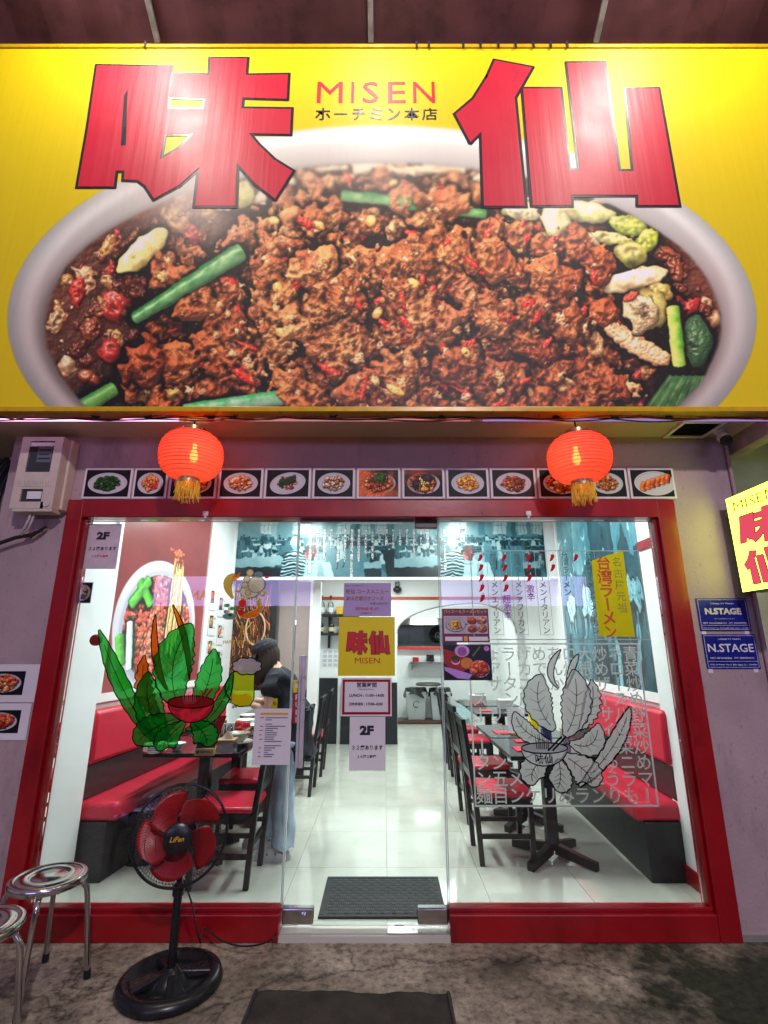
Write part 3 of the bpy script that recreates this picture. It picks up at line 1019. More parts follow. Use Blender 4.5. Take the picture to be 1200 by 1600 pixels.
def wall_bowl_picture(w=420, h=420):
    """big print on the left wall: bowl of noodles on red brown ground"""
    img = np.ones((h, w, 3)) * np.array((0.52, 0.17, 0.17))  # ground lightened to stand in for reflections on the window
    img *= 1 + 0.05 * nzf(h, w, 1.5, 31)[..., None]
    cx, cy, rx, ry = w * 0.46, h * 0.62, w * 0.43, h * 0.42
    over(img, ell(h, w, cx, cy + h * 0.16, rx * 0.96, ry * 0.98, 3), (0.74, 0.73, 0.80))
    over(img, ell(h, w, cx, cy, rx, ry, 3), (0.86, 0.85, 0.90))
    over(img, ell(h, w, cx + 4, cy + 6, rx * 0.90, ry * 0.90, 8), (0.72, 0.71, 0.80))
    f = Food(h, w, (0.42, 0.16, 0.10), 5)
    r = f.r
    ix, iy, irx, iry = cx + 2, cy + 4, rx * 0.82, ry * 0.80
    for i in range(700):
        a, q = r.uniform(0, 6.3), math.sqrt(r.random())
        x, y = ix + irx * q * math.cos(a), iy + iry * q * math.sin(a)
        rr = r.uniform(5, 14)
        f.blob(x, y, rr, np.array(((0.70, 0.34, 0.22), (0.80, 0.44, 0.34), (0.52, 0.22, 0.14), (0.78, 0.22, 0.16))[r.integers(0, 4)]), 20 * (1 - q), ry=rr * 0.7, rot=r.uniform(0, 3), rough=0.35)
    for i in range(34):
        x = ix + irx * (0.36 + r.uniform(-.16, .24))
        y0, y1 = iy - iry * r.uniform(0.9, 1.5), iy + iry * r.uniform(-.1, .6)
        f.capsule(x * .96 + ix * .04 + 6, y0, x + r.uniform(-12, 16), y1, r.uniform(2.2, 4.5), np.array((0.88, 0.72, 0.46)) * r.uniform(.8, 1.08), 40 + r.uniform(0, 14), (0.58, 0.38, 0.20), wob=.25)
    for x, y, a, b in ((0.16, 0.36, 0.30, 0.2), (0.10, 0.55, 0.14, 0.7), (0.12, 0.75, 0.24, 0.86), (0.22, 0.22, 0.34, 0.34)):
        f.capsule(x * w, (y + 0.15) * h, a * w, (b + 0.15) * h, 16, (0.30, 0.62, 0.18), 46, (0.10, 0.32, 0.08))
    f.capsule(0.17 * w, 0.62 * h, 0.21 * w, 0.88 * h, 12, (0.78, 0.88, 0.90), 40, (0.5, 0.7, 0.6))
    for i in range(26):
        f.blob(w * 0.60 + r.normal() * 13, h * 0.13 + r.normal() * 11, r.uniform(4, 8), (0.62, 0.26, 0.16), 60, rough=0.3)
    fd = f.shade(0.9, 0.8)
    mask = np.maximum(ell(h, w, ix, iy, irx, iry, 2), np.clip((f.H - 42) / 3, 0, 1))
    out = np.clip(img * (1 - mask[..., None]) + np.clip(fd * 1.2, 0, 1) * mask[..., None], 0, 1)
    return blur(out, 0.9) * 0.86 + np.array((0.80, 0.74, 0.76)) * 0.14


# ------------------------------------------------------------------ lettering
_gl = {}


def glyph(body, bold=0.0):
    k = (body, bold)
    if k not in _gl:
        c = bpy.data.curves.new('lettering', 'FONT')
        c.body = body
        c.resolution_u = 2
        c.offset = bold
        c.fill_mode = 'FRONT'
        o = bpy.data.objects.new('lettering', c)
        COL.objects.link(o)
        dg = bpy.context.evaluated_depsgraph_get()
        me = bpy.data.meshes.new_from_object(o.evaluated_get(dg))
        v = np.zeros(len(me.vertices) * 3)
        me.vertices.foreach_get('co', v)
        v = v.reshape(-1, 3)[:, :2]
        f = [tuple(p.vertices) for p in me.polygons]
        bpy.data.objects.remove(o)
        bpy.data.curves.remove(c)
        bpy.data.meshes.remove(me)
        _gl[k] = (v, f)
    return _gl[k]


def lettering(mb, body, c, ux, uz, w=None, h=None, bold=0.0, shear=0.0, out=None):
    """writes body with its box centred on c; ux, uz unit directions of the text plane"""
    v, f = glyph(body, bold)
    if len(v) == 0:
        return
    lo, hi = v.min(0), v.max(0)
    q = v - (lo + hi) / 2
    sx = w / (hi[0] - lo[0]) if w else None
    sy = h / (hi[1] - lo[1]) if h else None
    sx = sx or sy
    sy = sy or sx
    c, ux, uz = np.array(c), np.array(ux), np.array(uz)
    P = c + (q[:, :1] * sx + shear * q[:, 1:] * sy) * ux + q[:, 1:] * sy * uz
    mb.add(P.tolist(), f)


def em_box():
    v, f = glyph('国')
    lo, hi = v.min(0), v.max(0)
    return (lo + hi) / 2, (hi[0] - lo[0]) / 0.86


def column(mb, text, top, step, size, ux, uz, bold=0.0, wide=1.0):
    """vertical line of Japanese, top = centre of first character"""
    ce, em = em_box()
    top, ux, uz = np.array(top, float), np.array(ux, float), np.array(uz, float)
    for i, ch in enumerate(text):
        if ch in ' 　':
            continue
        v, f = glyph(ch, bold)
        if len(v) == 0:
            continue
        q = (v - ce) / em * size
        if ch in 'ー':
            q = (v - (v.min(0) + v.max(0)) / 2) / em * size
            q = np.stack([q[:, 1], -q[:, 0]], 1)
        P = top - uz * step * i + q[:, :1] * wide * ux + q[:, 1:] * uz
        mb.add(P.tolist(), f)


XU, ZU = (1, 0, 0), (0, 0, 1)


def dilate(pts, d):
    """outset of a closed polygon (counter-clockwise or not) by d, mitred"""
    n = len(pts)
    area = sum(pts[i][0] * pts[(i + 1) % n][1] - pts[(i + 1) % n][0] * pts[i][1] for i in range(n))
    s = 1 if area > 0 else -1
    out = []
    for i in range(n):
        p0, p1, p2 = Vector(pts[i - 1]), Vector(pts[i]), Vector(pts[(i + 1) % n])
        e1, e2 = (p1 - p0).normalized(), (p2 - p1).normalized()
        n1, n2 = Vector((e1.y, -e1.x)) * s, Vector((e2.y, -e2.x)) * s
        b = n1 + n2
        if b.length < 1e-6:
            b = n1
        b = b / max(b.length_squared, 0.4) * 2
        out.append(p1 + b * d)
    return [(p.x, p.y) for p in out]


from mathutils.geometry import tessellate_polygon


def flat_poly(mb, loops, o, ax, ay):
    """filled polygon with optional holes (first loop outer)"""
    o, ax, ay = Vector(o), Vector(ax), Vector(ay)
    tri = tessellate_polygon([[Vector((p[0], p[1], 0)) for p in lp] for lp in loops])
    flat = [p for lp in loops for p in lp]
    mb.add([o + ax * p[0] + ay * p[1] for p in flat], tri)


# the two large characters of the shop name, traced as outlines in a 0..1 field (x right, y down, pixels of the photo)
AJI_OUT = [(152, 103), (268, 105), (261, 166), (260, 171), (318, 171), (322, 154), (264, 152), (271, 116), (328, 118), (329, 92), (386, 92), (384, 118), (450, 117), (448, 155), (379, 153), (377, 170), (455, 171), (453, 210), (389, 209), (403, 226), (428, 250), (457, 268), (430, 311), (400, 288), (370, 255), (368, 322), (305, 322), (312, 262), (280, 290), (241, 311), (228, 291), (216, 282), (194, 281), (195, 267), (181, 267), (178, 292), (122, 292), (138, 200)]
AJI_HOLES = [[(200, 140), (197, 228), (189, 228), (194, 150)], [(257, 210), (303, 209), (281, 232), (250, 250)]]
SEN_A = [(773, 95), (831, 106), (804, 153), (820, 322), (756, 322), (752, 206), (735, 223), (712, 179), (740, 155), (762, 120)]
SEN_B = [(817, 139), (875, 139), (888, 266), (906, 266), (886, 99), (944, 98), (966, 268), (990, 268), (978, 140), (1028, 139), (1060, 321), (997, 321), (997, 305), (892, 305), (892, 321), (832, 321)]

# ================================================================== THE SETTING
D = 3.25              # glass line
WALL = 3.20           # face of the shop front wall
SIGN_Y = 2.74
Z_SOFFIT = 2.90

# pavement: uneven worn concrete
def concrete():
    m, N, L, b = nodes('worn_concrete')
    tc = N.new('ShaderNodeTexCoord')

    def noise(scale, detail=8, rough=0.6):
        n = N.new('ShaderNodeTexNoise')
        n.inputs['Scale'].default_value = scale
        n.inputs['Detail'].default_value = detail
        n.inputs['Roughness'].default_value = rough
        L.new(tc.outputs['Object'], n.inputs['Vector'])
        return n

    def ramp(src, stops):
        r = N.new('ShaderNodeValToRGB')
        while len(r.color_ramp.elements) < len(stops):
            r.color_ramp.elements.new(0.5)
        for e, (p, c) in zip(r.color_ramp.elements, stops):
            e.position = p
            e.color = (*c, 1)
        L.new(src, r.inputs[0])
        return r
    n1 = noise(2.2)
    base = ramp(n1.outputs['Fac'], [(0.25, (0.15, 0.13, 0.10)), (0.46, (0.40, 0.345, 0.265)), (0.68, (0.68, 0.60, 0.48))])
    n2 = noise(26, 8, 0.7)
    fine = ramp(n2.outputs['Fac'], [(0.32, (0.22, 0.22, 0.22)), (0.46, (0.75, 0.75, 0.74)), (0.66, (1.3, 1.27, 1.22))])
    mx = N.new('ShaderNodeMix')
    mx.data_type = 'RGBA'
    mx.blend_type = 'MULTIPLY'
    mx.inputs[0].default_value = 1.0
    L.new(base.outputs[0], mx.inputs[6])
    L.new(fine.outputs[0], mx.inputs[7])
    # moss towards the right-hand corner
    n3 = noise(1.7, 6, 0.65)
    sep = N.new('ShaderNodeSeparateXYZ')
    L.new(tc.outputs['Object'], sep.inputs[0])
    mth = N.new('ShaderNodeMath')
    mth.operation = 'MULTIPLY_ADD'
    mth.inputs[1].default_value = 0.16
    L.new(sep.outputs['X'], mth.inputs[0])
    L.new(n3.outputs['Fac'], mth.inputs[2])
    mk = ramp(mth.outputs[0], [(0.62, (0, 0, 0)), (0.78, (1, 1, 1))])
    mx2 = N.new('ShaderNodeMix')
    mx2.data_type = 'RGBA'
    L.new(mk.outputs[0], mx2.inputs[0])
    L.new(mx.outputs[2], mx2.inputs[6])
    moss = ramp(n2.outputs['Fac'], [(0.35, (0.010, 0.014, 0.009)), (0.7, (0.055, 0.070, 0.030))])
    L.new(moss.outputs[0], mx2.inputs[7])
    # fine cracks and old drip stains
    nw = noise(3.5, 5)
    wv = N.new('ShaderNodeVectorMath')
    wv.operation = 'MULTIPLY_ADD'
    wv.inputs[1].default_value = (0.5, 0.5, 0.5)
    L.new(nw.outputs['Color'], wv.inputs[0])
    L.new(tc.outputs['Object'], wv.inputs[2])
    vo = N.new('ShaderNodeTexVoronoi')
    vo.feature = 'DISTANCE_TO_EDGE'
    vo.inputs['Scale'].default_value = 0.55
    L.new(wv.outputs[0], vo.inputs['Vector'])
    ck = ramp(vo.outputs['Distance'], [(0.0, (0.30, 0.28, 0.26)), (0.006, (0.8, 0.8, 0.8)), (0.02, (1, 1, 1))])
    n5 = noise(0.8, 4)
    stn = ramp(n5.outputs['Fac'], [(0.38, (0.55, 0.53, 0.50)), (0.5, (1, 1, 1))])
    m3, m4 = N.new('ShaderNodeMix'), N.new('ShaderNodeMix')
    for mm in (m3, m4):
        mm.data_type = 'RGBA'
        mm.blend_type = 'MULTIPLY'
        mm.inputs[0].default_value = 1.0
    L.new(mx2.outputs[2], m3.inputs[6])
    L.new(ck.outputs[0], m3.inputs[7])
    L.new(m3.outputs[2], m4.inputs[6])
    L.new(stn.outputs[0], m4.inputs[7])
    L.new(m4.outputs[2], b.inputs['Base Color'])
    b.inputs['Roughness'].default_value = 0.85
    n4 = noise(60, 8, 0.75)
    bp = N.new('ShaderNodeBump')
    bp.inputs['Strength'].default_value = 0.9
    bp.inputs['Distance'].default_value = 0.012
    ad = N.new('ShaderNodeMath')
    ad.operation = 'ADD'
    L.new(n4.outputs['Fac'], ad.inputs[0])
    L.new(n2.outputs['Fac'], ad.inputs[1])
    L.new(ad.outputs[0], bp.inputs['Height'])
    L.new(bp.outputs[0], b.inputs['Normal'])
    return m


GZ = -0.03


def gz(x, y):
    f = min(1, max(0, (3.1 - y) * 2))
    return GZ + f * (0.008 * math.sin(2.3 * x + 1.7 * y) + 0.006 * math.sin(5.1 * x - 3.7 * y + 1) + 0.003 * math.sin(13 * x + 9 * y))


mb = MB()
nx, ny = 120, 50
vs, fs = [], []
for j in range(ny + 1):
    for i in range(nx + 1):
        x, y = -5 + 10 * i / nx, -1.0 + 4.18 * j / ny
        vs.append((x, y, gz(x, y)))
for j in range(ny):
    for i in range(nx):
        a = j * (nx + 1) + i
        fs.append((a, a + 1, a + nx + 2, a + nx + 1))
mb.add(vs, fs)
build('pavement', mb, concrete(), smooth=True, kind='structure')
mb = MB()
mb.quad((-60, -60, -0.12), (60, -60, -0.12), (60, 60, -0.12), (-60, 60, -0.12))
build('ground', mb, M['asphalt'], kind='structure')

# interior shell: side walls run slightly askew to the front
xL = lambda y: -2.18 + 0.085 * (y - 3.3)
xR = lambda y: 2.04 + 0.060 * (y - 3.3)
Y_BULK, Y_BACK, Y_KIT = 6.30, 8.66, 11.4
floor = build('interior_floor', MB().box(-2.6, 2.9, 3.19, 13.2, -0.10, -0.004), M['grout'], kind='structure')
build('threshold', MB().box(-0.63, 0.62, 3.172, 3.1895, -0.05, 0.0), M['tile'], kind='structure')
tile_me = None
xs = [-2.50 + 0.63 * i for i in range(9)]
ys = [3.20] + [3.335 + 0.70 * i for i in range(14)]
for i in range(8):
    for j in range(14):
        x0, x1, y0, y1 = xs[i] + 0.0015, xs[i + 1] - 0.0015, ys[j] + 0.0015, ys[j + 1] - 0.0015
        if j == 0 and not (-0.7 < (x0 + x1) / 2 < 0.7):
            continue
        if tile_me is None or j == 0:
            o = build('floor_tile', MB().box(x0, x1, y0, y1, -0.004, 0.0), M['tile'], floor)
            if j == 1:
                tile_me, t0 = o, (x0, y0)
        else:
            o = tile_me.copy()
            COL.objects.link(o)
            o.parent = floor
            o.location = (x0 - t0[0], y0 - t0[1], 0)

def side_wall(name, fx, y0, y1, z1, t, m):
    mbw = MB()
    s = 1 if t > 0 else -1
    a, b, c, d = (fx(y0), y0, 0), (fx(y1), y1, 0), (fx(y1) + t, y1, 0), (fx(y0) + t, y0, 0)
    lo = [a, b, c, d] if s < 0 else [a, d, c, b]
    mbw.hexa(lo, [(p[0], p[1], z1) for p in lo])
    return build(name, mbw, m, kind='structure')


side_wall('interior_wall_left', xL, 3.26, 13.2, 3.2, -0.15, M['white_wall'])
side_wall('interior_wall_right', xR, 3.26, 13.2, 3.2, 0.15, M['white_wall'])
build('ceiling', MB().box(-2.4, 2.9, 3.26, Y_BULK, 3.14, 3.24), M['white_wall'], kind='structure')
build('rear_ceiling', MB().box(-2.4, 2.9, Y_BULK + 0.2, 13.2, 2.70, 2.80), M['white_wall'], kind='structure')
bulk = build('bulkhead', MB().box(-2.1, 2.4, Y_BULK, Y_BULK + 0.2, 2.33, 3.14), M['white_wall'], kind='structure')

# mural above the dining room
tile = mural_tile()
mur = np.concatenate([tile, tile[:, :534]], 1)[28:, :]
mur = np.clip(mur * 0.80, 0, 1)
mx0, mx1, mz0, mz1 = -1.89, 2.06, 2.345, 3.13
mu = thing('mural', 'long teal toned photograph of a crowded dining room across the bulkhead', 'mural', (0, Y_BULK, mz0))
q = MB()
q.quad((mx0, Y_BULK - 0.006, mz0), (mx1, Y_BULK - 0.006, mz0), (mx1, Y_BULK - 0.006, mz1), (mx0, Y_BULK - 0.006, mz1), [(0, 0), (1, 0), (1, 1), (0, 1)])
build('picture', q, print_mat('mural_print', mur, 0.3), mu)
COLS = ['味仙は昭和三十七年創業の台湾料理', 'お客様に愛されつづけて', '本場の味をお届けします', '辛いけれど旨い', 'ラーメンの元祖です店主が', '香り高い唐辛子とにんにく', '毎日お店で仕込む「秘伝」のたれが自慢', '皆さまのおかげで今日まで', '歩んでまいりました', 'これからも 心をこめて', 'おいしさを', '厳選した素材', 'ホーチミンでも', 'かわらぬ味を', '笑顔とともに', 'お召し上がりください', '台湾 ラーメン', '名物料理の数々']
tm, to = MB(), MB()
for i, s in enumerate(COLS):
    p = UY(486 + i * 10.7, 829, Y_BULK - 0.010)
    column(tm, s, (p.x, Y_BULK - 0.012, p.z), 0.036, 0.038, XU, ZU, 0.02)
    column(to, s, (p.x, Y_BULK - 0.009, p.z), 0.036, 0.040, XU, ZU, 0.09)
for px, s in ((694, '台湾からやってきた激辛の一杯を'), (722, '食楽街')):
    p = UY(px, 829, Y_BULK)
    column(tm, s, (p.x, Y_BULK - 0.012, p.z), 0.036 if px < 700 else 0.06, 0.038 if px < 700 else 0.062, XU, ZU, 0.02)
    column(to, s, (p.x, Y_BULK - 0.009, p.z), 0.036 if px < 700 else 0.06, 0.040 if px < 700 else 0.066, XU, ZU, 0.09)
build('lettering', tm, M['white_print'], mu)
build('lettering_shadow', to, M['ink'], mu)
q = MB().box(-1.93, 2.10, Y_BULK - 0.02, Y_BULK - 0.001, 2.312, 2.345)
build('lower_moulding', q, M['white_paint'], mu)

# rear wall with its arch, and the kitchen beyond
rw = MB()
ax0, ax1, zs, zt = 0.22, 2.24, 1.72, 2.21
arch = []
for k in range(17):
    a = math.pi - math.pi / 2 * k / 16
    arch.append((1.56 + 1.34 * math.cos(a), zs + (zt - zs) * math.sin(a)))
for k in range(1, 9):
    a = math.pi / 2 - math.pi / 2 * k / 8
    arch.append((1.56 + 0.68 * math.cos(a), zs + (zt - zs) * math.sin(a)))
pts = [(-1.16, 0), (0.22, 0)] + arch + [(2.24, 0), (2.6, 0), (2.6, 2.7), (-1.16, 2.7)]
rw.prism(pts, (0, Y_BACK, 0), XU, ZU, (0, 0.14, 0))
rear = build('rear_wall', rw, M['white_wall'], kind='structure')
col_f = MB().box(-1.36, -1.16, 7.7, Y_BACK + 0.1, 0, 2.7)
build('rear_column', col_f, M['white_wall'], kind='structure')
part = MB().box(-1.75, -1.36, 7.9, 8.0, 0, 2.7)
part.box(-2.1, -1.75, 7.9, 8.0, 0, 2.7)
build('rear_partition', part, M['taupe'], kind='structure')
st = thing('orange_wall_stripe', 'thin orange red band running round the white rear wall', 'wall stripe', (0, Y_BACK, 2.28))
build('band', MB().box(-1.155, 2.45, Y_BACK - 0.012, Y_BACK - 0.001, 2.275, 2.325), M['orange_stripe'], st)
build('band', MB().box(-1.157, -1.148, 7.71, Y_BACK - 0.013, 2.275, 2.325), M['orange_stripe'], st)
build('band', MB().box(-1.36, -1.146, 7.688, 7.698, 2.275, 2.325), M['orange_stripe'], st)
am = MB()
am.tube([(p[0], Y_BACK - 0.006, p[1]) for p in arch], 0.010, 6)
build('arch_moulding', am, M['chrome'], thing('arch_trim', 'slim grey trim round the kitchen archway', 'trim', (1.56, Y_BACK, 1.72)))
wp = thing('wainscot', 'black waist high panelling on the rear wall', 'panelling', (0, Y_BACK, 0))
build('panel', MB().box(-1.13, -0.76, Y_BACK - 0.03, Y_BACK - 0.002, 0.0, 1.0), M['black_lam'], wp, bev=0.004)
build('panel', MB().box(-0.70, 0.215, Y_BACK - 0.06, Y_BACK - 0.002, 0.0, 0.93), M['black_lam'], wp, bev=0.004)

kw = MB()
kw.box(-0.2, 2.7, Y_KIT, Y_KIT + 0.1, 0, 1.44)
kw.box(-0.2, 0.30, Y_KIT, Y_KIT + 0.1, 1.44, 2.7)
kw.box(1.62, 2.7, Y_KIT, Y_KIT + 0.1, 1.44, 2.7)
kw.box(0.30, 1.62, Y_KIT, Y_KIT + 0.1, 2.12, 2.7)
build('kitchen_wall', kw, M['white_wall'], kind='structure')
kb = build('kitchen_back_wall', MB().box(-0.4, 2.9, 13.0, 13.1, 0, 2.7), M['grout'], kind='structure')
for i in range(6):
    for j in range(4):
        build('wall_tile', MB().box(0.2 + i * 0.42, 0.612 + i * 0.42, 12.985, 12.999, 1.2 + j * 0.4, 1.592 + j * 0.4), M['kitchen_tile'], kb)
build('kitchen_side_wall', MB().box(-0.3, -0.2, Y_BACK + 0.14, 13.0, 0, 2.7), M['white_wall'], kind='structure')
t = thing('serving_ledge', 'red edged serving ledge of the kitchen hatch', 'ledge', (1.0, Y_KIT, 1.44))
build('ledge', MB().box(0.24, 1.70, Y_KIT - 0.14, Y_KIT + 0.12, 1.44, 1.50), pm('red_ledge', (0.55, 0.03, 0.02), 0.35), t, bev=0.006)
t = thing('cooker_hood', 'steel cooker hood behind the kitchen hatch', 'hood', (1.0, 12.6, 2.0))
build('canopy', MB().hexa([(0.2, 12.1, 2.0), (2.2, 12.1, 2.0), (2.2, 12.95, 2.0), (0.2, 12.95, 2.0)], [(0.4, 12.5, 2.4), (2.0, 12.5, 2.4), (2.0, 12.95, 2.4), (0.4, 12.95, 2.4)]), M['steel'], t)
t = thing('wok', 'black wok hanging upright behind the kitchen hatch', 'wok', (1.28, 12.2, 1.5))
wk = MB().lathe([(0.0, 0.09), (0.10, 0.075), (0.17, 0.03), (0.20, 0.0)], 24, (1.28, 12.3, 1.77), 'y', capt=False)
build('pan', wk, M['black_plastic'], t, smooth=True)
build('handle', MB().tube([(1.28 + 0.06 * math.cos(a), 12.24, 1.70 + 0.13 * math.sin(a)) for a in np.linspace(0, math.pi, 9)], 0.010, 6), M['chrome'], t)
t = thing('kitchen_rack', 'steel shelf under the hatch carrying small boxes', 'shelf', (1.1, 11.2, 1.1))
build('shelf', MB().box(0.55, 1.75, 11.15, Y_KIT - 0.002, 1.15, 1.18), M['steel'], t)
build('bracket', MB().box(0.58, 0.60, 11.18, Y_KIT - 0.002, 1.02, 1.15), M['steel'], t)
build('bracket', MB().box(1.66, 1.68, 11.18, Y_KIT - 0.002, 1.02, 1.15), M['steel'], t)
for k, (x, c, hh, lb) in enumerate(((0.62, 'red_plastic', 0.10, 'small red box at the left end of the kitchen shelf'), (0.92, 'black_plastic', 0.16, 'black box in the middle of the kitchen shelf'), (1.42, 'paper', 0.20, 'white upright box at the right of the kitchen shelf'))):
    tag(build('shelf_box', MB().box(x, x + 0.13 + 0.03 * k, 11.2, 11.32, 1.181, 1.18 + hh), M[c], bev=0.01), lb, 'box', 'boxes on the kitchen shelf')

def bin_thing(x, y, lab, bag):
    t = thing('waste_bin', lab, 'bin', (x, y, 0.06), 'bins in the kitchen')
    bd = MB().hexa([(x - 0.17, y - 0.14, 0.061), (x + 0.17, y - 0.14, 0.061), (x + 0.17, y + 0.14, 0.061), (x - 0.17, y + 0.14, 0.061)], [(x - 0.21, y - 0.17, 0.60), (x + 0.21, y - 0.17, 0.60), (x + 0.21, y + 0.17, 0.60), (x - 0.21, y + 0.17, 0.60)])
    b = build('body', bd, M['grey_plastic'], t, bev=0.012)
    g = MB()
    n = 20
    r0 = [Vector((x + 0.23 * math.cos(a) * (1.1 + 0.1 * math.sin(5 * a)), y + 0.19 * math.sin(a) * 1.1, 0.52 + 0.05 * math.sin(3 * a + bag))) for a in np.linspace(0, 2 * math.pi, n, endpoint=False)]
    r1 = [Vector((x + 0.22 * math.cos(a), y + 0.18 * math.sin(a), 0.66 + 0.02 * math.sin(4 * a))) for a in np.linspace(0, 2 * math.pi, n, endpoint=False)]
    r2 = [Vector((x + 0.10 * math.cos(a), y + 0.10 * math.sin(a), 0.68)) for a in np.linspace(0, 2 * math.pi, n, endpoint=False)]
    fs = []
    for i in range(2):
        for k in range(n):
            fs.append((i * n + k, i * n + (k + 1) % n, (i + 1) * n + (k + 1) % n, (i + 1) * n + k))
    fs.append(tuple(2 * n + k for k in range(n)))
    g.add(r0 + r1 + r2, fs)
    build('bag', g, M['black_plastic'], t, smooth=True)
    mk = MB().tube([(x + 0.06 * math.cos(a), y - 0.158, 0.36 + 0.06 * math.sin(a)) for a in np.linspace(0.4, 5.4, 14)], 0.008, 5)
    build('recycling_mark', mk, M['ink'], t)
    return t


bin_thing(0.66, 11.0, 'grey bin on the left with a black bag over its rim', 1)
bin_thing(1.16, 10.98, 'grey bin on the right marked with a recycling loop', 2.5)
tag(build('bin_lid', MB().lathe([(0.0, 0.0), (0.25, 0.0), (0.27, 0.02), (0.24, 0.05), (0, 0.06)], 28, (0.92, 10.95, 0.72)), pm('olive_lid', (0.055, 0.05, 0.035), 0.5), smooth=True), 'round dark olive lid lying across both kitchen bins', 'lid')
tag(build('floor_tray', MB().box(0.26, 1.40, 10.72, 11.25, 0.002, 0.06), M['brown_tray'], bev=0.01), 'low dark red tray under the kitchen bins', 'tray')
t = thing('kitchen_scale', 'round faced kitchen scale on the floor right of the bins', 'scale', (1.62, 10.9, 0))
build('stand', MB().hexa([(1.50, 10.85, 0), (1.74, 10.85, 0), (1.74, 11.05, 0), (1.50, 11.05, 0)], [(1.56, 10.88, 0.36), (1.68, 10.88, 0.36), (1.68, 11.0, 0.36), (1.56, 11.0, 0.36)]), M['grey_plastic'], t)
build('dial', MB().lathe([(0.16, -0.03), (0.16, 0.02), (0.0, 0.02)], 24, (1.62, 10.83, 0.24), 'y'), pm('pale_blue_dial', (0.45, 0.62, 0.66), 0.3), t)
build('pan', MB().lathe([(0.0, 0.0), (0.12, 0.01), (0.17, 0.06)], 20, (1.62, 10.93, 0.37), capt=False), M['steel'], t, smooth=True)

# shelves with bottles in the recess
for z, lb in ((2.02, 'upper black shelf on the rear wall holding clear bottles'), (1.715, 'lower black shelf on the rear wall holding dark bottles')):
    t = thing('bottle_shelf', lb, 'shelf', (-0.75, Y_BACK, z), 'bottle shelves')
    build('board', MB().box(-1.14, -0.42, Y_BACK - 0.22, Y_BACK - 0.002, z - 0.035, z), M['black_lam'], t)
    for x in (-0.92, -0.55):
        build('bracket', MB().box(x - 0.02, x + 0.02, Y_BACK - 0.05, Y_BACK - 0.003, z - 0.24, z - 0.036), M['black_lam'], t)
BP = [(0.045, 0), (0.050, 0.02), (0.050, 0.15), (0.040, 0.19), (0.016, 0.225), (0.014, 0.285), (0.017, 0.29), (0.017, 0.31), (0, 0.31)]
for z, mt, names, lbs in ((2.02, 'clear', ((-1.05,), (-0.90,), (-0.62,), (-0.49,)), ('first', 'second', 'third', 'last')), (1.715, 'black_plastic', ((-1.06,), (-0.88,), (-0.70,), (-0.53,)), ('first', 'second', 'third', 'last'))):
    for (x,), w in zip(names, lbs):
        kindw = 'clear liquor bottle' if mt == 'clear' else 'dark sake bottle with pale label'
        t = thing('bottle', f'{kindw}, {w} from the left on the {"upper" if mt == "clear" else "lower"} shelf', 'bottle', (x, Y_BACK - 0.12, z), 'bottles on the rear shelves')
        k = 1.0 if mt == 'clear' else 0.82
        build('body', MB().lathe([(r, h * k) for r, h in BP], 16, (x, Y_BACK - 0.12, z + 0.001)), M[mt], t, smooth=True)
        if mt == 'clear':
            build('liquor', MB().lathe([(0.044, 0.006), (0.046, 0.12), (0, 0.12)], 16, (x, Y_BACK - 0.12, z)), pm('pale_liquor', (0.72, 0.68, 0.48), 0.2), t, smooth=True)
            build('cap', MB().lathe([(0.018, 0.275), (0.018, 0.315), (0, 0.315)], 12, (x, Y_BACK - 0.12, z)), M['ink'], t)
        lb = MB().lathe([(0.0515, 0.035 * k), (0.0515, 0.115 * k)], 16, (x, Y_BACK - 0.12, z), capb=False, capt=False)
        build('paper_label', lb, M['paper'] if mt == 'clear' else pm('straw_label', (0.62, 0.52, 0.28), 0.6), t, smooth=True)
tag(build('gift_box', MB().box(-0.80, -0.69, Y_BACK - 0.17, Y_BACK - 0.07, 2.021, 2.15), M['gold'], bev=0.008), 'small golden box between the bottles on the upper shelf', 'box')
# year calendar sheet
t = thing('wall_notice', 'white printed sheet of small tables under the bottle shelves', 'notice', (-0.9, Y_BACK, 1.2))
build('sheet', MB().box(-1.05, -0.66, Y_BACK - 0.006, Y_BACK - 0.002, 1.16, 1.46), M['paper'], t)
q = MB()
for i in range(4):
    for j in range(4):
        for k in range(3):
            q.box(-1.02 + i * 0.09, -1.02 + i * 0.09 + 0.065, Y_BACK - 0.0075, Y_BACK - 0.0062, 1.185 + j * 0.07 + k * 0.016, 1.192 + j * 0.07 + k * 0.016)
build('printed_tables', q, pm('grey_ink', (0.2, 0.22, 0.25), 0.6), t)
# dome security camera under the bulkhead
t = thing('dome_camera', 'small black dome camera on the rear wall by the orange band', 'security camera', (0.24, Y_BACK, 2.42))
build('bracket', MB().box(0.19, 0.27, Y_BACK - 0.05, Y_BACK - 0.002, 2.50, 2.58), M['black_plastic'], t, bev=0.008)
build('dome', MB().ellipsoid((0.23, Y_BACK - 0.08, 2.44), (0.075, 0.075, 0.06)), M['black_plastic'], t, smooth=True)

# left pilaster and wall prints
build('pilaster_left', MB().box(-2.25, -2.035, 3.30, 3.76, 0.0, 2.09), M['white_paint'], kind='structure', bev=0.004)
build('pilaster_right', MB().box(2.0, 2.2, 3.30, 3.86, 0.0, 3.13), M['white_paint'], kind='structure', bev=0.004)
tag(build('skirting_board', MB().box(1.985, 1.999, 3.32, 3.87, 0.0, 0.11), M['red_paint'], bev=0.004), 'short red skirting board at the foot of the right white pilaster', 'skirting board')
tag(build('pilaster_band', MB().box(1.985, 1.999, 3.35, 3.85, 2.22, 2.29), M['red_paint'], bev=0.003), 'short red band high on the right white pilaster', 'trim band')


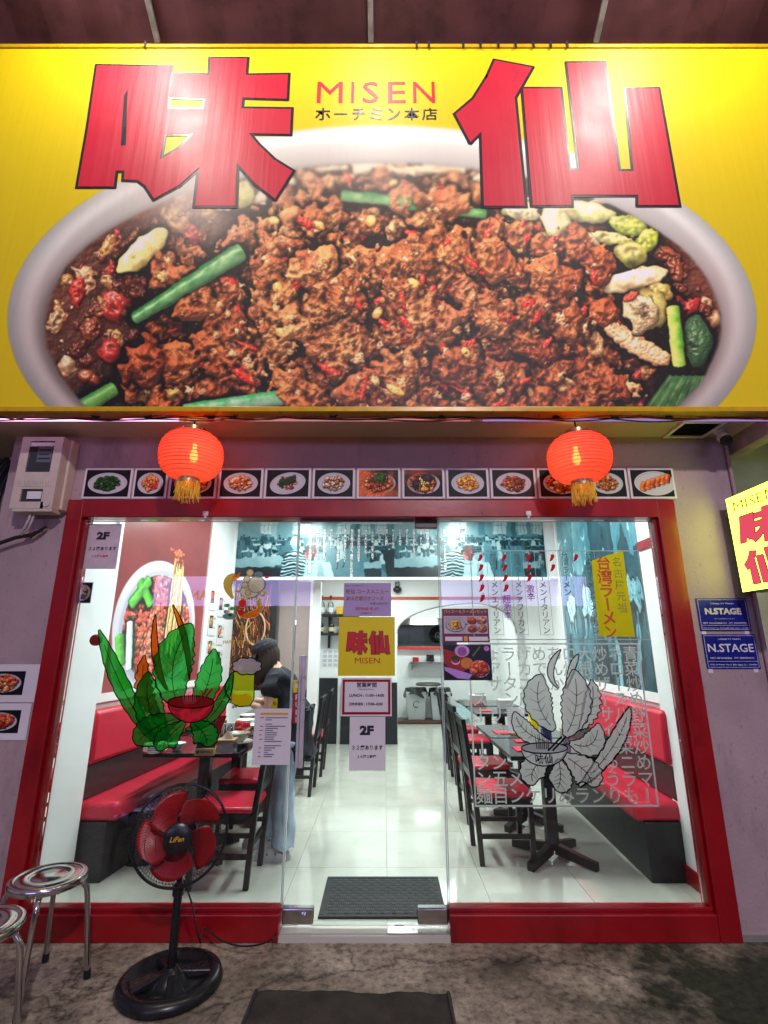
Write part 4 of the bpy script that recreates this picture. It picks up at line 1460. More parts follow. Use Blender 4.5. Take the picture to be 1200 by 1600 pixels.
def wall_print(name, label, cat, fx, y0, y1, z0, z1, arr, side, border=0.0, rough=0.3):
    """print lying on a skew side wall; side=+1 for left wall (faces +x)"""
    t = thing(name, label, cat, (fx(y0), y0, z0))
    e = 0.012 * side
    q = MB()
    a, b = (fx(y0) + e, y0, z0), (fx(y1) + e, y1, z0)
    c, d = (fx(y1) + e, y1, z1), (fx(y0) + e, y0, z1)
    if side > 0:
        q.quad(a, b, c, d, [(0, 0), (1, 0), (1, 1), (0, 1)])
    else:
        q.quad(b, a, d, c, [(0, 0), (1, 0), (1, 1), (0, 1)])
    build('picture', q, print_mat(name + '_print', arr, rough), t)
    if border:
        w = border
        for (ya, yb, za, zb) in ((y0 - w, y1 + w, z0 - w, z0), (y0 - w, y1 + w, z1, z1 + w), (y0 - w, y0, z0, z1), (y1, y1 + w, z0, z1)):
            lo = [(fx(ya) + s, ya, za) for s in (0.002 * side, 0.03 * side)] + [(fx(yb) + s, yb, za) for s in (0.03 * side, 0.002 * side)]
            if side < 0:
                lo = lo[::-1]
            lo = lo[::-1]
            build('frame', MB().hexa(lo, [(p[0], p[1], zb) for p in lo]), M['white_paint'], t)
    return t


wall_print('bowl_mural', 'red wall print of a noodle bowl above the left bench', 'wall print', xL, 3.92, 5.55, 1.16, 3.08, np.concatenate([(np.ones((160, 420, 3)) * np.array((0.52, 0.17, 0.17)) * 0.86 + np.array((0.80, 0.74, 0.76)) * 0.14) * (1 + 0.04 * nzf(160, 420, 1.5, 33)[..., None]), wall_bowl_picture()], 0), 1, border=0.06)
wall_print('photo_mural', 'black and white photographs of cooking above the right bench', 'wall print', xR, 3.95, 6.2, 1.16, 3.08, grey_mural(1240, 520, 12), -1, border=0.07)
r_ = np.random.default_rng(5)
MENU_KINDS = ['ramen', 'beans', 'fried', 'gyoza', 'tofu', 'coriander', 'wings', 'clams']
cards = [(5.70, 1.90), (5.95, 1.84), (5.72, 1.62), (5.98, 1.52), (5.74, 1.34), (6.0, 1.22)]
for k, (y, z) in enumerate(cards):
    words = ['highest, nearer the red print', 'highest, by the brown poster', 'in the middle, nearer the red print', 'in the middle, by the brown poster', 'lowest, nearer the red print', 'lowest, by the brown poster'][k]
    t = thing('menu_card', f'white menu card on the left wall, {words}', 'menu card', (xL(y), y, z), 'menu cards on the left wall')
    e = lambda yy, s: xL(yy) + s
    y1 = y + 0.19
    lo = [(e(y, 0.004), y, z), (e(y1, 0.004), y1, z), (e(y1, 0.008), y1, z), (e(y, 0.008), y, z)][::-1]
    build('card', MB().hexa(lo, [(p[0], p[1], z + 0.24) for p in lo]), M['paper'], t)
    q = MB()
    ya, yb = y + 0.02, y + 0.11
    q.quad((e(ya, 0.010), ya, z + 0.08), (e(yb, 0.010), yb, z + 0.08), (e(yb, 0.010), yb, z + 0.22), (e(ya, 0.010), ya, z + 0.22), [(0, 0), (1, 0), (1, 1), (0, 1)])
    build('photo', q, print_mat('card_photo', dish_picture(MENU_KINDS[k], 50 + k, 60, 60), 0.4), t)
    q = MB()
    for j in range(3):
        ln = [('台湾', 0.05), ('ラーメン', 0.06), ('炒め', 0.05)][j]
        lettering(q, ln[0], (e(y + 0.15, 0.010), y + 0.15, z + 0.19 - j * 0.05), (0.06, 0.998, 0), ZU, w=ln[1])
    build('lettering', q, M['ink'], t)

# brown poster on the partition
t = thing('noodle_poster', 'tall brown close-up poster of noodles with gold greeting', 'poster', (-1.72, 6.45, 0.9))
q = MB()
q.quad((-1.93, 6.45, 1.02), (-1.44, 6.45, 1.02), (-1.44, 6.45, 2.28), (-1.93, 6.45, 2.28), [(0, 0), (1, 0), (1, 1), (0, 1)])
build('picture', q, print_mat('noodle_print', noodle_picture(200, 500, 6), 0.3), t)
build('backing', MB().box(-1.96, -1.37, 6.455, 6.50, 0.98, 2.32), M['black_lam'], t)
q = MB()
q.lathe([(0.0, 0), (0.09, 0.0)], 24, (-1.60, 6.444, 1.70), 'y')
build('medallion', MB().tube([(-1.62 + 0.12 * math.cos(a), 6.446, 1.72 + 0.2 * math.sin(a)) for a in np.linspace(0, 2 * math.pi, 24, endpoint=False)], 0.010, 5, closed=True), pm('pale_gold', (0.6, 0.45, 0.3), 0.4), t)
t = thing('screen_panel', 'plain taupe screen standing between the poster and the white column', 'screen', (-1.1, 6.6, 0))
build('panel', MB().box(-1.36, -0.965, 6.60, 6.66, 0.98, 2.33), M['taupe'], t)
build('lower_panel', MB().box(-1.36, -0.965, 6.59, 6.66, 0.0, 0.72), M['black_lam'], t)
build('post', MB().box(-0.962, -0.83, 6.58, 6.72, 0.0, 2.33), M['white_paint'], t)
build('picture_strip', MB().box(-1.36, -0.966, 6.595, 6.66, 0.722, 0.978), print_mat('strip_print', dish_picture('tofu', 77, 120, 60, (0.25, 0.05, 0.05)), 0.4), t)
# =================================================================== SHOP FRONT
wall = MB()
wall.box(-2.55, -2.09, WALL, 3.42, -0.03, Z_SOFFIT)
wall.box(1.92, 2.37, WALL, 3.42, -0.03, Z_SOFFIT)
wall.box(-2.09, 1.92, WALL, 3.42, 2.44, Z_SOFFIT)
build('front_wall', wall, M['pink_lit_plaster'], kind='structure')
build('soffit', MB().box(-3.3, 2.46, SIGN_Y + 0.10, 3.6, Z_SOFFIT, Z_SOFFIT + 0.1), M['soffit'], kind='structure')
build('soffit_beam', MB().box(2.40, 2.50, SIGN_Y + 0.1, 3.6, 2.78, Z_SOFFIT + 0.15), M['pink_lit_plaster'], kind='structure', bev=0.005)
nb = MB()
nb.box(2.37, 6.0, 3.62, 3.8, -0.1, 6)
build('neighbour_wall_right', nb, pm('stained_wall', (0.50, 0.47, 0.43), 0.8, var=0.45, scale=1.6, bump=0.2), kind='structure')
nb = MB()
nb.box(-6.0, -2.55, 3.9, 4.05, -0.1, 6)
build('neighbour_wall_left', nb, pm('shaded_alley_wall', (0.05, 0.04, 0.045), 0.8, var=0.3), kind='structure')  # shade of the alley gap is put into this dark wall colour

sf = thing('storefront', 'red framed shop front of two large panes and a frameless glass door', 'shop front', (0, D, 0))
fr = [(-2.09, -1.985, 0.11, 2.32), (1.80, 1.92, 0.11, 2.32)]
FY0, FY1 = 3.165, 3.31
for x0, x1, z0, z1 in fr:
    build('jamb', MB().box(x0, x1, FY0, FY1, -0.03, 2.44), M['red_paint'], sf, bev=0.006)
build('head_rail', MB().box(-1.985, 1.80, FY0, FY1, 2.32, 2.44), M['red_paint'], sf, bev=0.006)
for x0, x1 in ((-1.985, -0.566), (0.356, 1.80)):
    build('sill', MB().box(x0, x1, FY0 + 0.002, FY1, -0.03, 0.10), M['red_paint'], sf, bev=0.006)
    build('glazing_bead', MB().box(x0, x1, FY0 + 0.03, D - 0.012, 0.10, 0.122), M['red_paint'], sf, bev=0.004)
for x0, x1 in ((-1.985, -1.965), (1.78, 1.80)):
    build('glazing_bead', MB().box(x0, x1, FY0 + 0.03, D - 0.012, 0.122, 2.318), M['red_paint'], sf, bev=0.004)
for x0, x1 in ((-1.964, -0.574), (0.366, 1.779)):
    g = build('glass_pane', MB().box(x0, x1, D - 0.005, D + 0.005, 0.11, 2.319), M['glass'], sf)
    e = x1 if x0 < 0 else x0
    build('pane_edge', MB().box(e - 0.002 if x0 < 0 else e - 0.003, e + 0.003 if x0 < 0 else e + 0.002, D - 0.0055, D + 0.0055, 0.10, 2.318), M['glass_edge'], g)
door = build('door', MB().box(-0.562, 0.354, D - 0.006, D + 0.006, 0.015, 2.300), M['glass'], sf)
for x in (-0.566, 0.356):
    build('door_edge', MB().box(x - 0.002, x + 0.003, D - 0.0065, D + 0.0065, 0.10, 2.30), M['glass_edge'], door)
build('corner_patch', MB().box(0.205, 0.356, D - 0.022, D + 0.022, 2.262, 2.318), pm('dark_patch', (0.06, 0.05, 0.045), 0.3, metal=0.6), door, bev=0.003)
build('pivot_patch', MB().box(0.185, 0.354, D - 0.025, D + 0.025, 0.025, 0.105), M['chrome'], door, bev=0.008)
build('lock_patch', MB().box(-0.562, -0.39, D - 0.025, D + 0.025, 0.025, 0.105), M['chrome'], door, bev=0.008)
build('lock_cylinder', MB().lathe([(0.018, -0.012), (0.018, 0), (0, 0)], 16, (-0.445, D - 0.026, 0.065), 'y'), M['chrome'], door)
build('top_rail', MB().box(-0.562, 0.20, D - 0.02, D + 0.02, 2.300, 2.319), M['chrome'], door)
build('floor_plate', MB().box(0.02, 0.356, 3.19, 3.30, 0.001, 0.006), M['steel'], sf)
h = MB()
hx = UY(471, 1100, D - 0.05).x
hz0, hz1 = UY(466, 1200, D - 0.05).z, UY(484, 1024, D - 0.05).z
h.box(hx - 0.022, hx - 0.008, D - 0.062, D - 0.038, hz0, hz1)
h.box(hx - 0.004, hx + 0.020, D - 0.062, D - 0.038, hz0 + 0.0, hz1)
h.box(hx - 0.012, hx + 0.012, D - 0.040, D - 0.006, hz0 + 0.12, hz0 + 0.14)
h.box(hx - 0.012, hx + 0.012, D - 0.040, D - 0.006, hz1 - 0.14, hz1 - 0.12)
build('door_handle', h, pm('reflection_tinted_handle', (0.62, 0.58, 0.68), 0.3, metal=0.35), door, bev=0.004)  # pale lavender colour stands in for bright reflections on chrome
for px in (322, 825):
    p = UY(px, 803, FY0)
    t = thing('door_sensor', f'small white sensor clip on the red head rail, {"under the left lantern" if px < 500 else "left of the right lantern"}', 'sensor', tuple(p), 'white clips on the head rail')
    build('body', MB().box(p.x - 0.017, p.x + 0.017, FY0 - 0.018, FY0 - 0.001, p.z - 0.016, p.z + 0.016), M['frame_white'], t, bev=0.004)
    build('nib', MB().box(p.x - 0.006, p.x + 0.006, FY0 - 0.012, FY0 - 0.002, p.z - 0.03, p.z - 0.016), M['frame_white'], t)

# ------------------------------------------------------------------ the great sign board
SX0, SX1, SZ0, SZ1 = -3.25, 3.25, 2.895, 5.885
spic, (qx, qy, qs) = sign_picture()
TW, TH = 1700, 782
XX = np.linspace(SX0, SX1, TW)[None, :].repeat(TH, 0)
ZZ = np.linspace(SZ1, SZ0, TH)[:, None].repeat(TW, 1)
# where the printed artwork lies on the board
dy, dz = SIGN_Y, ZZ - CAM_H
den = dy * CP + dz * SP
PXg = 600 + F_PX * XX / den
PYg = 800 - F_PX * (dz * CP - dy * SP) / den
art = sample(spic, (PXg - qx) * qs, (PYg - qy) * qs)
sg = thing('sign_board', 'huge yellow sign board with a bowl of spicy mince noodles and red lettering', 'sign', (0, SIGN_Y, SZ0))
q = MB()
q.quad((SX0, SIGN_Y, SZ0), (SX1, SIGN_Y, SZ0), (SX1, SIGN_Y, SZ1), (SX0, SIGN_Y, SZ1), [(0, 0), (1, 0), (1, 1), (0, 1)])
sm = print_mat('sign_vinyl', art, 0.52, 0.40)


def vinyl_gloss(m):
    N, L = m.node_tree.nodes, m.node_tree.links
    b = N['Principled BSDF']
    tc = N.new('ShaderNodeTexCoord')
    mp = N.new('ShaderNodeMapping')
    mp.inputs['Scale'].default_value = (9, 1, 0.35)
    L.new(tc.outputs['Object'], mp.inputs[0])
    nz = N.new('ShaderNodeTexNoise')
    nz.inputs['Scale'].default_value = 1.6
    nz.inputs['Detail'].default_value = 4
    L.new(mp.outputs[0], nz.inputs[0])
    bp = N.new('ShaderNodeBump')
    bp.inputs['Strength'].default_value = 0.12
    bp.inputs['Distance'].default_value = 0.03
    L.new(nz.outputs['Fac'], bp.inputs['Height'])
    L.new(bp.outputs[0], b.inputs['Normal'])


vinyl_gloss(sm)
for k in ('sign_red', 'sign_black'):
    vinyl_gloss(M[k])
build('face', q, sm, sg)
build('backing', MB().box(SX0, SX1, SIGN_Y + 0.004, SIGN_Y + 0.09, SZ0 - 0.02, SZ1), M['galv'], sg)
build('lower_trim', MB().box(SX0, SX1, SIGN_Y - 0.012, SIGN_Y + 0.09, SZ0 - 0.034, SZ0 - 0.001), M['trim_yellow'], sg, bev=0.004)
build('upper_trim', MB().box(SX0, SX1, SIGN_Y - 0.012, SIGN_Y + 0.09, SZ1 + 0.001, SZ1 + 0.035), M['trim_yellow'], sg, bev=0.004)


for px in (226, 651, 670, 724, 751, 779, 806, 834, 861, 887):
    p = UY(px, 76, SIGN_Y - 0.014)
    build('hook', MB().box(p.x - .008, p.x + .008, SIGN_Y - .020, SIGN_Y - .0125, SZ1 - .012, SZ1 + .05), M['wire'], sg)


def on_sign(pts):
    out = []
    for p in pts:
        w = UY(p[0], p[1], SIGN_Y)
        out.append((w.x, w.z))
    return out


def char_outline(name, loops, parent, y, mf, ml, d, mapf):
    outer = mapf(loops[0])
    holes = [mapf(l) for l in loops[1:]]
    f, l = MB(), MB()
    flat_poly(f, [outer] + holes, (0, y - 0.0035, 0), XU, ZU)
    k = 0
    for lp in [outer] + holes:
        for i in range(len(lp)):
            a, b = Vector(lp[i - 1]), Vector(lp[i])
            t = (b - a).normalized()
            nn = Vector((-t.y, t.x)) * d
            a, b = a - t * d * 0.8, b + t * d * 0.8
            yy = y - 0.0012 - 0.00022 * (k % 9)
            k += 1
            l.add([(q.x, yy, q.y) for q in (a + nn, b + nn, b - nn, a - nn)], [(0, 1, 2, 3)])
    o = build(name, f, mf, parent)
    build('outline', l, ml, o)
    return o


char_outline('red_character', [AJI_OUT] + AJI_HOLES, sg, SIGN_Y, M['sign_red'], M['sign_black'], 0.020, on_sign)
char_outline('red_character', [SEN_A], sg, SIGN_Y, M['sign_red'], M['sign_black'], 0.020, on_sign)
char_outline('red_character', [SEN_B], sg, SIGN_Y, M['sign_red'], M['sign_black'], 0.020, on_sign)
for ch, px, w in (('M', 515.5, 40), ('I', 551, 4.5), ('S', 579, 25), ('E', 620, 28), ('N', 662.5, 34)):
    c0 = UY(px, 144.5, SIGN_Y)
    q = MB()
    lettering(q, ch, (c0.x, SIGN_Y - 0.002, c0.z), XU, ZU, w=w * (UY(px + 1, 144.5, SIGN_Y).x - c0.x), h=33 * (UY(px, 144, SIGN_Y).z - UY(px, 145, SIGN_Y).z), bold=0.0 if ch != 'S' else 0.004)
    build('letter', q, M['sign_red'], sg)
for k, ch in enumerate('ホーチミン本店'):
    c0 = UY(504.5 + k * 27.8, 178.5, SIGN_Y)
    q = MB()
    sx = UY(505.5 + k * 27.8, 178.5, SIGN_Y).x - c0.x
    if ch == 'ー':
        lettering(q, ch, (c0.x, SIGN_Y - 0.002, c0.z), XU, ZU, w=20 * sx, bold=0.01)
    else:
        lettering(q, ch, (c0.x, SIGN_Y - 0.002, c0.z), XU, ZU, w=(24 if ch in '本店ホ' else 20) * sx, h=19 * (UY(px, 178, SIGN_Y).z - UY(px, 179, SIGN_Y).z), bold=0.012)
    build('letter', q, M['sign_black'], sg)

# awning above the sign, rising towards the street, with its steel bars and flood lamps
aw = thing('awning', 'dark maroon awning sheet rising over the sign with steel bars', 'awning', (0, SIGN_Y, SZ1))
AY0, AZ0, ASL = SIGN_Y + 0.1, SZ1 + 0.045, 0.55
n_ = 27
vs, fs = [], []
for i in range(n_ + 1):
    x = -3.6 + 7.2 * i / n_
    for y in (AY0, 1.4, -0.2):
        vs.append((x, y, AZ0 + (AY0 - y) * ASL + (0.012 if i % 2 else 0)))
for i in range(n_):
    for k in range(2):
        a = i * 3 + k
        fs.append((a, a + 1, a + 4, a + 3))
m_ = MB()
m_.add(vs, fs)
build('sheet', m_, M['awning'], aw)
for x in (-1.73, -0.10, 1.62):
    build('bar', MB().hexa([(x - 0.02, AY0 - 0.1, AZ0 + 0.02), (x + 0.02, AY0 - 0.1, AZ0 + 0.02), (x + 0.02, AY0 - 0.1, AZ0 + 0.052), (x - 0.02, AY0 - 0.1, AZ0 + 0.052)][::-1], [(x - 0.02, -0.2, AZ0 + 3.04 * ASL - 0.04), (x + 0.02, -0.2, AZ0 + 3.04 * ASL - 0.04), (x + 0.02, -0.2, AZ0 + 3.04 * ASL - 0.008), (x - 0.02, -0.2, AZ0 + 3.04 * ASL - 0.008)][::-1]), M['galv'], aw)
for x, pw, lb in ((-1.86, 41, 'left flood lamp over the sign'), (-0.07, 20, 'middle flood lamp over the sign'), (2.05, 41, 'right flood lamp over the sign')):
    y, z = 1.80, 6.36
    t = thing('flood_lamp', lb + ', hung under the awning', 'flood lamp', (x, y, z), 'flood lamps over the sign')
    ang = math.radians(58)
    dirv = Vector((0, math.sin(ang), -math.cos(ang)))
    upv = Vector((0, math.cos(ang), math.sin(ang)))
    c = Vector((x, y, z))
    xa = Vector((1, 0, 0))
    bk = [c - dirv * 0.06 + xa * sx * 0.12 + upv * sz * 0.08 for sx, sz in ((-1, -1), (1, -1), (1, 1), (-1, 1))]
    ft = [p + dirv * 0.055 for p in bk]
    build('housing', MB().hexa(bk, ft), M['black_plastic'], t)
    l4 = [c + xa * sx * 0.105 + upv * sz * 0.068 - dirv * 0.003 for sx, sz in ((-1, -1), (1, -1), (1, 1), (-1, 1))]
    k = MB()
    k.quad(*l4)
    build('lamp_face', k, emit('flood_face', (1.0, 0.96, 0.88), 4.0), t)
    build('bracket', MB().tube([c - dirv * 0.06, c - dirv * 0.08 + Vector((0, 0, 0.16))], 0.012, 6), M['galv'], t)
    lt = area_light('flood_light', c + dirv * 0.006, (0, 0, 0), 0.20, 0.13, pw, (1.0, 0.95, 0.86))
    lt.rotation_euler = dirv.to_track_quat('-Z', 'Y').to_euler()
    lt.parent = t
    lt.matrix_parent_inverse = Matrix.Translation(-Vector((x, y, z)))

# ------------------------------------------------------------------ pipe given an added coloured glow, and wires, under the sign
for x0, x1, c, s, lb in ((-3.2, -1.26, (1.0, 0.50, 0.88), 2.4, 'pipe with an added lavender glow under the left end of the sign'), (-1.22, 0.55, (1.0, 0.36, 0.38), 0.55, 'pipe with an added pink glow under the middle of the sign'), (0.60, 2.44, (0.50, 0.36, 0.92), 0.6, 'pipe with an added violet glow under the right end of the sign')):
    t = thing('glow_pipe', lb, 'glowing pipe', ((x0 + x1) / 2, 2.80, 2.864), 'glowing pipes under the sign')
    build('tube', MB().tube([(x0, 2.85, 2.868), (x1, 2.85, 2.868)], 0.013, 10), emit('pipe_glow', c, s), t)
    for x in (x0, x1):
        build('end_cap', MB().tube([(x - 0.012, 2.85, 2.868), (x + 0.012, 2.85, 2.868)], 0.016, 8), M['frame_white'], t)
    for k in range(2):
        x = x0 + (x1 - x0) * (0.3 + 0.4 * k)
        build('clip', MB().box(x - 0.012, x + 0.012, 2.833, 2.868, 2.868, Z_SOFFIT - 0.002), M['frame_white'], t)
rw_ = random.Random(3)
WL = ['black', 'red', 'second black']
for k, (mt, zz, yy) in enumerate((('wire', 2.850, 2.80), ('cable_orange', 2.846, 2.79), ('wire', 2.857, 2.825))):
    path = []
    for i in range(60):
        x = -2.9 + 5.4 * i / 59
        sag = 0.010 * math.sin(x * 4.1 + k * 2) + 0.008 * math.sin(x * 9.3 + k) + (0.014 if rw_.random() < 0.1 else 0)
        path.append((x, yy + 0.006 * math.sin(7 * x + k), zz + sag * 0.8 - 0.002))
    tag(build('cable', MB().tube(path, 0.0045, 5), M[mt], smooth=True), f'{WL[k]} cable strung along the underside of the sign', 'cable', 'cables under the sign')
for px in (150, 232, 330, 365, 520, 690, 868, 960, 1045):
    p = UY(px, 650, 2.79)
    q = MB()
    for j in range(3):
        q.tube([(p.x + rw_.uniform(-.02, .02), 2.785, 2.852), (p.x + rw_.uniform(-.04, .04), 2.77, 2.845 + rw_.uniform(-.012, .03))], 0.003, 4)
    q.tube([(p.x - 0.02, 2.79, 2.850), (p.x + 0.02, 2.79, 2.850)], 0.009, 6)
    tag(build('cable_tie', q, M['wire'], kind=None), ['first', 'second', 'third', 'fourth', 'fifth', 'sixth', 'seventh', 'eighth', 'ninth'][(150, 232, 330, 365, 520, 690, 868, 960, 1045).index(px)] + ' taped wire joint from the left under the sign', 'cable joint', 'taped joints on the cables')

# ------------------------------------------------------------------ lanterns
lan_m, N_, L_, b_ = nodes('lantern_paper')
dd = N_.new('ShaderNodeBsdfDiffuse')
dd.inputs[0].default_value = (0.85, 0.05, 0.09, 1)
tt = N_.new('ShaderNodeBsdfTranslucent')
tt.inputs[0].default_value = (1.0, 0.13, 0.11, 1)
tr = N_.new('ShaderNodeBsdfTransparent')
tr.inputs[0].default_value = (1.0, 0.25, 0.10, 1)
x1_, x2_ = N_.new('ShaderNodeMixShader'), N_.new('ShaderNodeMixShader')
x1_.inputs[0].default_value = 0.5
x2_.inputs[0].default_value = 0.08
L_.new(dd.outputs[0], x1_.inputs[1])
L_.new(tt.outputs[0], x1_.inputs[2])
L_.new(x1_.outputs[0], x2_.inputs[1])
L_.new(tr.outputs[0], x2_.inputs[2])
L_.new(x2_.outputs[0], N_['Material Output'].inputs[0])


def lantern(px, py, lb, side):
    c = UY(px, py, 2.86)
    z0 = c.z
    R, HH = 0.188, 0.148
    t = thing('lantern', lb, 'lantern', tuple(c), 'red lanterns over the entrance')
    prof = []
    nr = 15
    ring = []
    for i in range(nr * 4 + 1):
        s = -1 + 2 * i / (nr * 4)
        zz = s * HH
        r = 0.060 + (R - 0.060) * math.sqrt(max(0, 1 - abs(s) ** 2.3))
        r -= 0.0025 * (1 - abs(math.cos(math.pi * i / 4))) * 0 + 0.0022 * (1 - abs(math.sin(math.pi * i / 4)))*-1
        prof.append((r, zz))
        if i % 4 == 0 and 0 < i < nr * 4:
            ring.append((0.060 + (R - 0.060) * math.sqrt(max(0, 1 - abs(s) ** 2.3)) + 0.0042, zz))
    build('shade', MB().lathe(prof, 40, c, capb=False, capt=False), lan_m, t, smooth=True, ang=80)
    for r, zz in ring:
        build('rib', MB().tube([(c.x + r * math.cos(a), c.y + r * math.sin(a), z0 + zz) for a in np.linspace(0, 2 * math.pi, 36, endpoint=False)], 0.0019, 4, closed=True), pm('rib_wire', (0.10, 0.004, 0.006), 0.5) if 'rib_wire' not in bpy.data.materials else bpy.data.materials['rib_wire'], t)
    build('upper_collar', MB().lathe([(0.070, HH - 0.006), (0.072, HH + 0.028), (0.066, HH + 0.028), (0.064, HH - 0.006)], 28, c, capb=False, capt=False), M['brass'], t, smooth=True)
    build('lower_collar', MB().lathe([(0.064, -HH - 0.034), (0.066, -HH + 0.004), (0.060, -HH + 0.004), (0.058, -HH - 0.034)], 28, c, capb=False, capt=False), M['brass'], t, smooth=True)
    q = MB()
    rr = random.Random(side)
    for k in range(110):
        a = 2 * math.pi * k / 110 + rr.uniform(-.02, .02)
        r = 0.062 + rr.uniform(-.004, .004)
        L = rr.uniform(0.075, 0.125)
        x, y = c.x + r * math.cos(a), c.y + r * math.sin(a)
        q.tube([(x, y, z0 - HH - 0.02), (x + rr.uniform(-.006, .006), y + rr.uniform(-.006, .006), z0 - HH - 0.02 - L * .5), (x + rr.uniform(-.012, .012), y + rr.uniform(-.012, .012), z0 - HH - 0.02 - L)], 0.0019, 4)
    build('tassel', q, M['tassel'], t, kind='stuff')
    bx = c.x + 0.02 * side
    bulb = MB().lathe([(0.012, 0.05), (0.012, 0.02), (0.022, -0.01), (0.024, -0.04), (0.014, -0.062), (0, -0.066)], 16, (bx, c.y - 0.01, z0 + 0.02))
    build('bulb', bulb, emit('lantern_bulb', (1.0, 0.66, 0.25), 45.0), t, smooth=True)
    build('cord', MB().tube([(c.x, c.y, z0 + 0.06), (c.x + 0.005, c.y, z0 + HH + 0.04), (c.x - 0.012, c.y, Z_SOFFIT - 0.004)], 0.005, 6), M['wire'], t)
    hd = MB().tube([(c.x + 0.07 * math.cos(a), c.y, z0 + HH + 0.02 + 0.03 * math.sin(a)) for a in np.linspace(0, math.pi, 9)], 0.002, 4)
    build('hanger', hd, M['chrome'], t)
    d = bpy.data.lights.new('lantern_light', 'POINT')
    d.energy = 1.0
    d.color = (1.0, 0.60, 0.30)
    d.shadow_soft_size = 0.05
    o = bpy.data.objects.new('lantern_light', d)
    COL.objects.link(o)
    o.location = (0.055 * side, -0.075, -0.01)
    o.parent = t


lantern(299, 712, 'glowing red paper lantern with yellow fringe, left of the door', 1)
lantern(905, 716, 'glowing red paper lantern with yellow fringe, right of the door', -1)

# ------------------------------------------------------------------ thirteen dish photographs over the door
DISH = [('greens', 'fried dark greens on an oval plate'), ('chop', 'golden cutlet with red garnish'), ('curry', 'brown soup bowl behind the left lantern'), ('rings', 'squid rings on a round plate'), ('pepper', 'green peppers on a tilted oval plate'), ('clams', 'clams on a round plate'), ('coriander', 'red soup topped with coriander'), ('hotpot', 'dark hotpot with noodles in the middle'), ('fried', 'golden fried chicken'), ('beans', 'red beans and mince on a white plate'), ('tofu', 'red tofu stew behind the right lantern'), ('wings', 'brown wings on a green plate'), ('gyoza', 'row of crisp dumplings on a large plate')]
edges = [129, 207, 263, 340, 412, 487, 556, 627, 696, 765, 839, 915, 982, 1056]
for k, (kd, lb) in enumerate(DISH):
    a, b = UY(edges[k] + 1.5, 757, WALL - 0.012), UY(edges[k + 1] - 1.5, 757, WALL - 0.012)
    z0, z1 = 2.452, 2.668
    t = thing('dish_photo', 'framed photo of ' + lb + ', over the shop front', 'dish photo', ((a.x + b.x) / 2, WALL, z0), 'dish photos over the shop front')
    build('board', MB().box(a.x, b.x, WALL - 0.014, WALL - 0.002, z0, z1), M['paper'], t)
    q = MB()
    y = WALL - 0.016
    q.quad((a.x + 0.014, y, z0 + 0.014), (b.x - 0.014, y, z0 + 0.014), (b.x - 0.014, y, z1 - 0.014), (a.x + 0.014, y, z1 - 0.014), [(0, 0), (1, 0), (1, 1), (0, 1)])
    build('photo', q, print_mat('dish_' + kd, dish_picture(kd, 10 + k), 0.55, 0.3), t)

# ------------------------------------------------------------------ glass stickers
GY = D - 0.0065      # outside face of the panes


def GP(px, py, e=0.0):
    p = UY(px, py, GY - e)
    return (p.x, GY - e, p.z)


def sheet(name, label, cat, x0, y0, x1, y1, m, e=0.002, group=None, part='sheet'):
    """upright sheet on the glass given by photo corners"""
    a, b = UY((x0), (y0 + y1) / 2, GY), UY(x1, (y0 + y1) / 2, GY)
    zt, zb = UY((x0 + x1) / 2, y0, GY).z, UY((x0 + x1) / 2, y1, GY).z
    t = thing(name, label, cat, ((a.x + b.x) / 2, GY, zb), group)
    build(part, MB().box(a.x, b.x, GY - e, GY - 0.0005, zb, zt), m, t)
    return t, a.x, b.x, zb, zt


def write(t, body, px, py, w=None, h=None, m='ink', bold=0.0, e=0.0035, shear=0.0, ux=XU):
    """w, h in pixels of the photograph at that place"""
    c = GP(px, py, e)
    sx = UY(px + 1, py, GY).x - UY(px, py, GY).x
    sz = UY(px, py, GY).z - UY(px, py + 1, GY).z
    q = MB()
    lettering(q, body, c, ux, ZU, w=w * sx if w else None, h=h * sz if h else None, bold=bold, shear=shear)
    return build('lettering', q, M[m], t)


t, *_ = sheet('course_menu', 'lavender course menu sheet at the top of the door', 'notice', 537, 911, 611, 963, M['lavender_paper'])
M['ink_orange'] = pm('orange_ink', (0.28, 0.11, 0.05), 0.5)
M['ink_brown'] = pm('brown_ink', (0.10, 0.05, 0.10), 0.5)
write(t, '味仙ホーチミン限定コース', 554, 915, w=28, m='ink_brown')
write(t, '味仙 コースメニュー', 574, 924, w=66, h=8, m='ink_orange', bold=0.02)
write(t, '飲み放題付きコース', 570, 935, w=58, h=7, m='ink_orange', bold=0.012, shear=0.25)
write(t, '料理10品付き!', 592, 943, w=28, h=4, m='ink_brown', shear=0.25)
write(t, '前日予約お願い致します', 574, 951, w=36, h=5, m='ink_red', bold=0.015)
write(t, '2名様から', 572, 958, w=18, h=3.2, m='ink_brown')

t, ax_, bx_, zb_, zt_ = sheet('yellow_door_sign', 'square yellow sign with red shop name in the middle of the door', 'sign', 529, 964, 617, 1056, M['yellow'], e=0.006)


def fit(px0, py0, px1, py1, src):
    """maps a traced outline onto a smaller sign on the glass"""
    xs_ = [p[0] for l in src for p in l]
    ys_ = [p[1] for l in src for p in l]
    a0, a1, b0, b1 = min(xs_), max(xs_), min(ys_), max(ys_)

    def f(pts):
        o = []
        for p in pts:
            w = GP(px0 + (p[0] - a0) / (a1 - a0) * (px1 - px0), py0 + (p[1] - b0) / (b1 - b0) * (py1 - py0))
            o.append((w[0], w[2]))
        return o
    return f


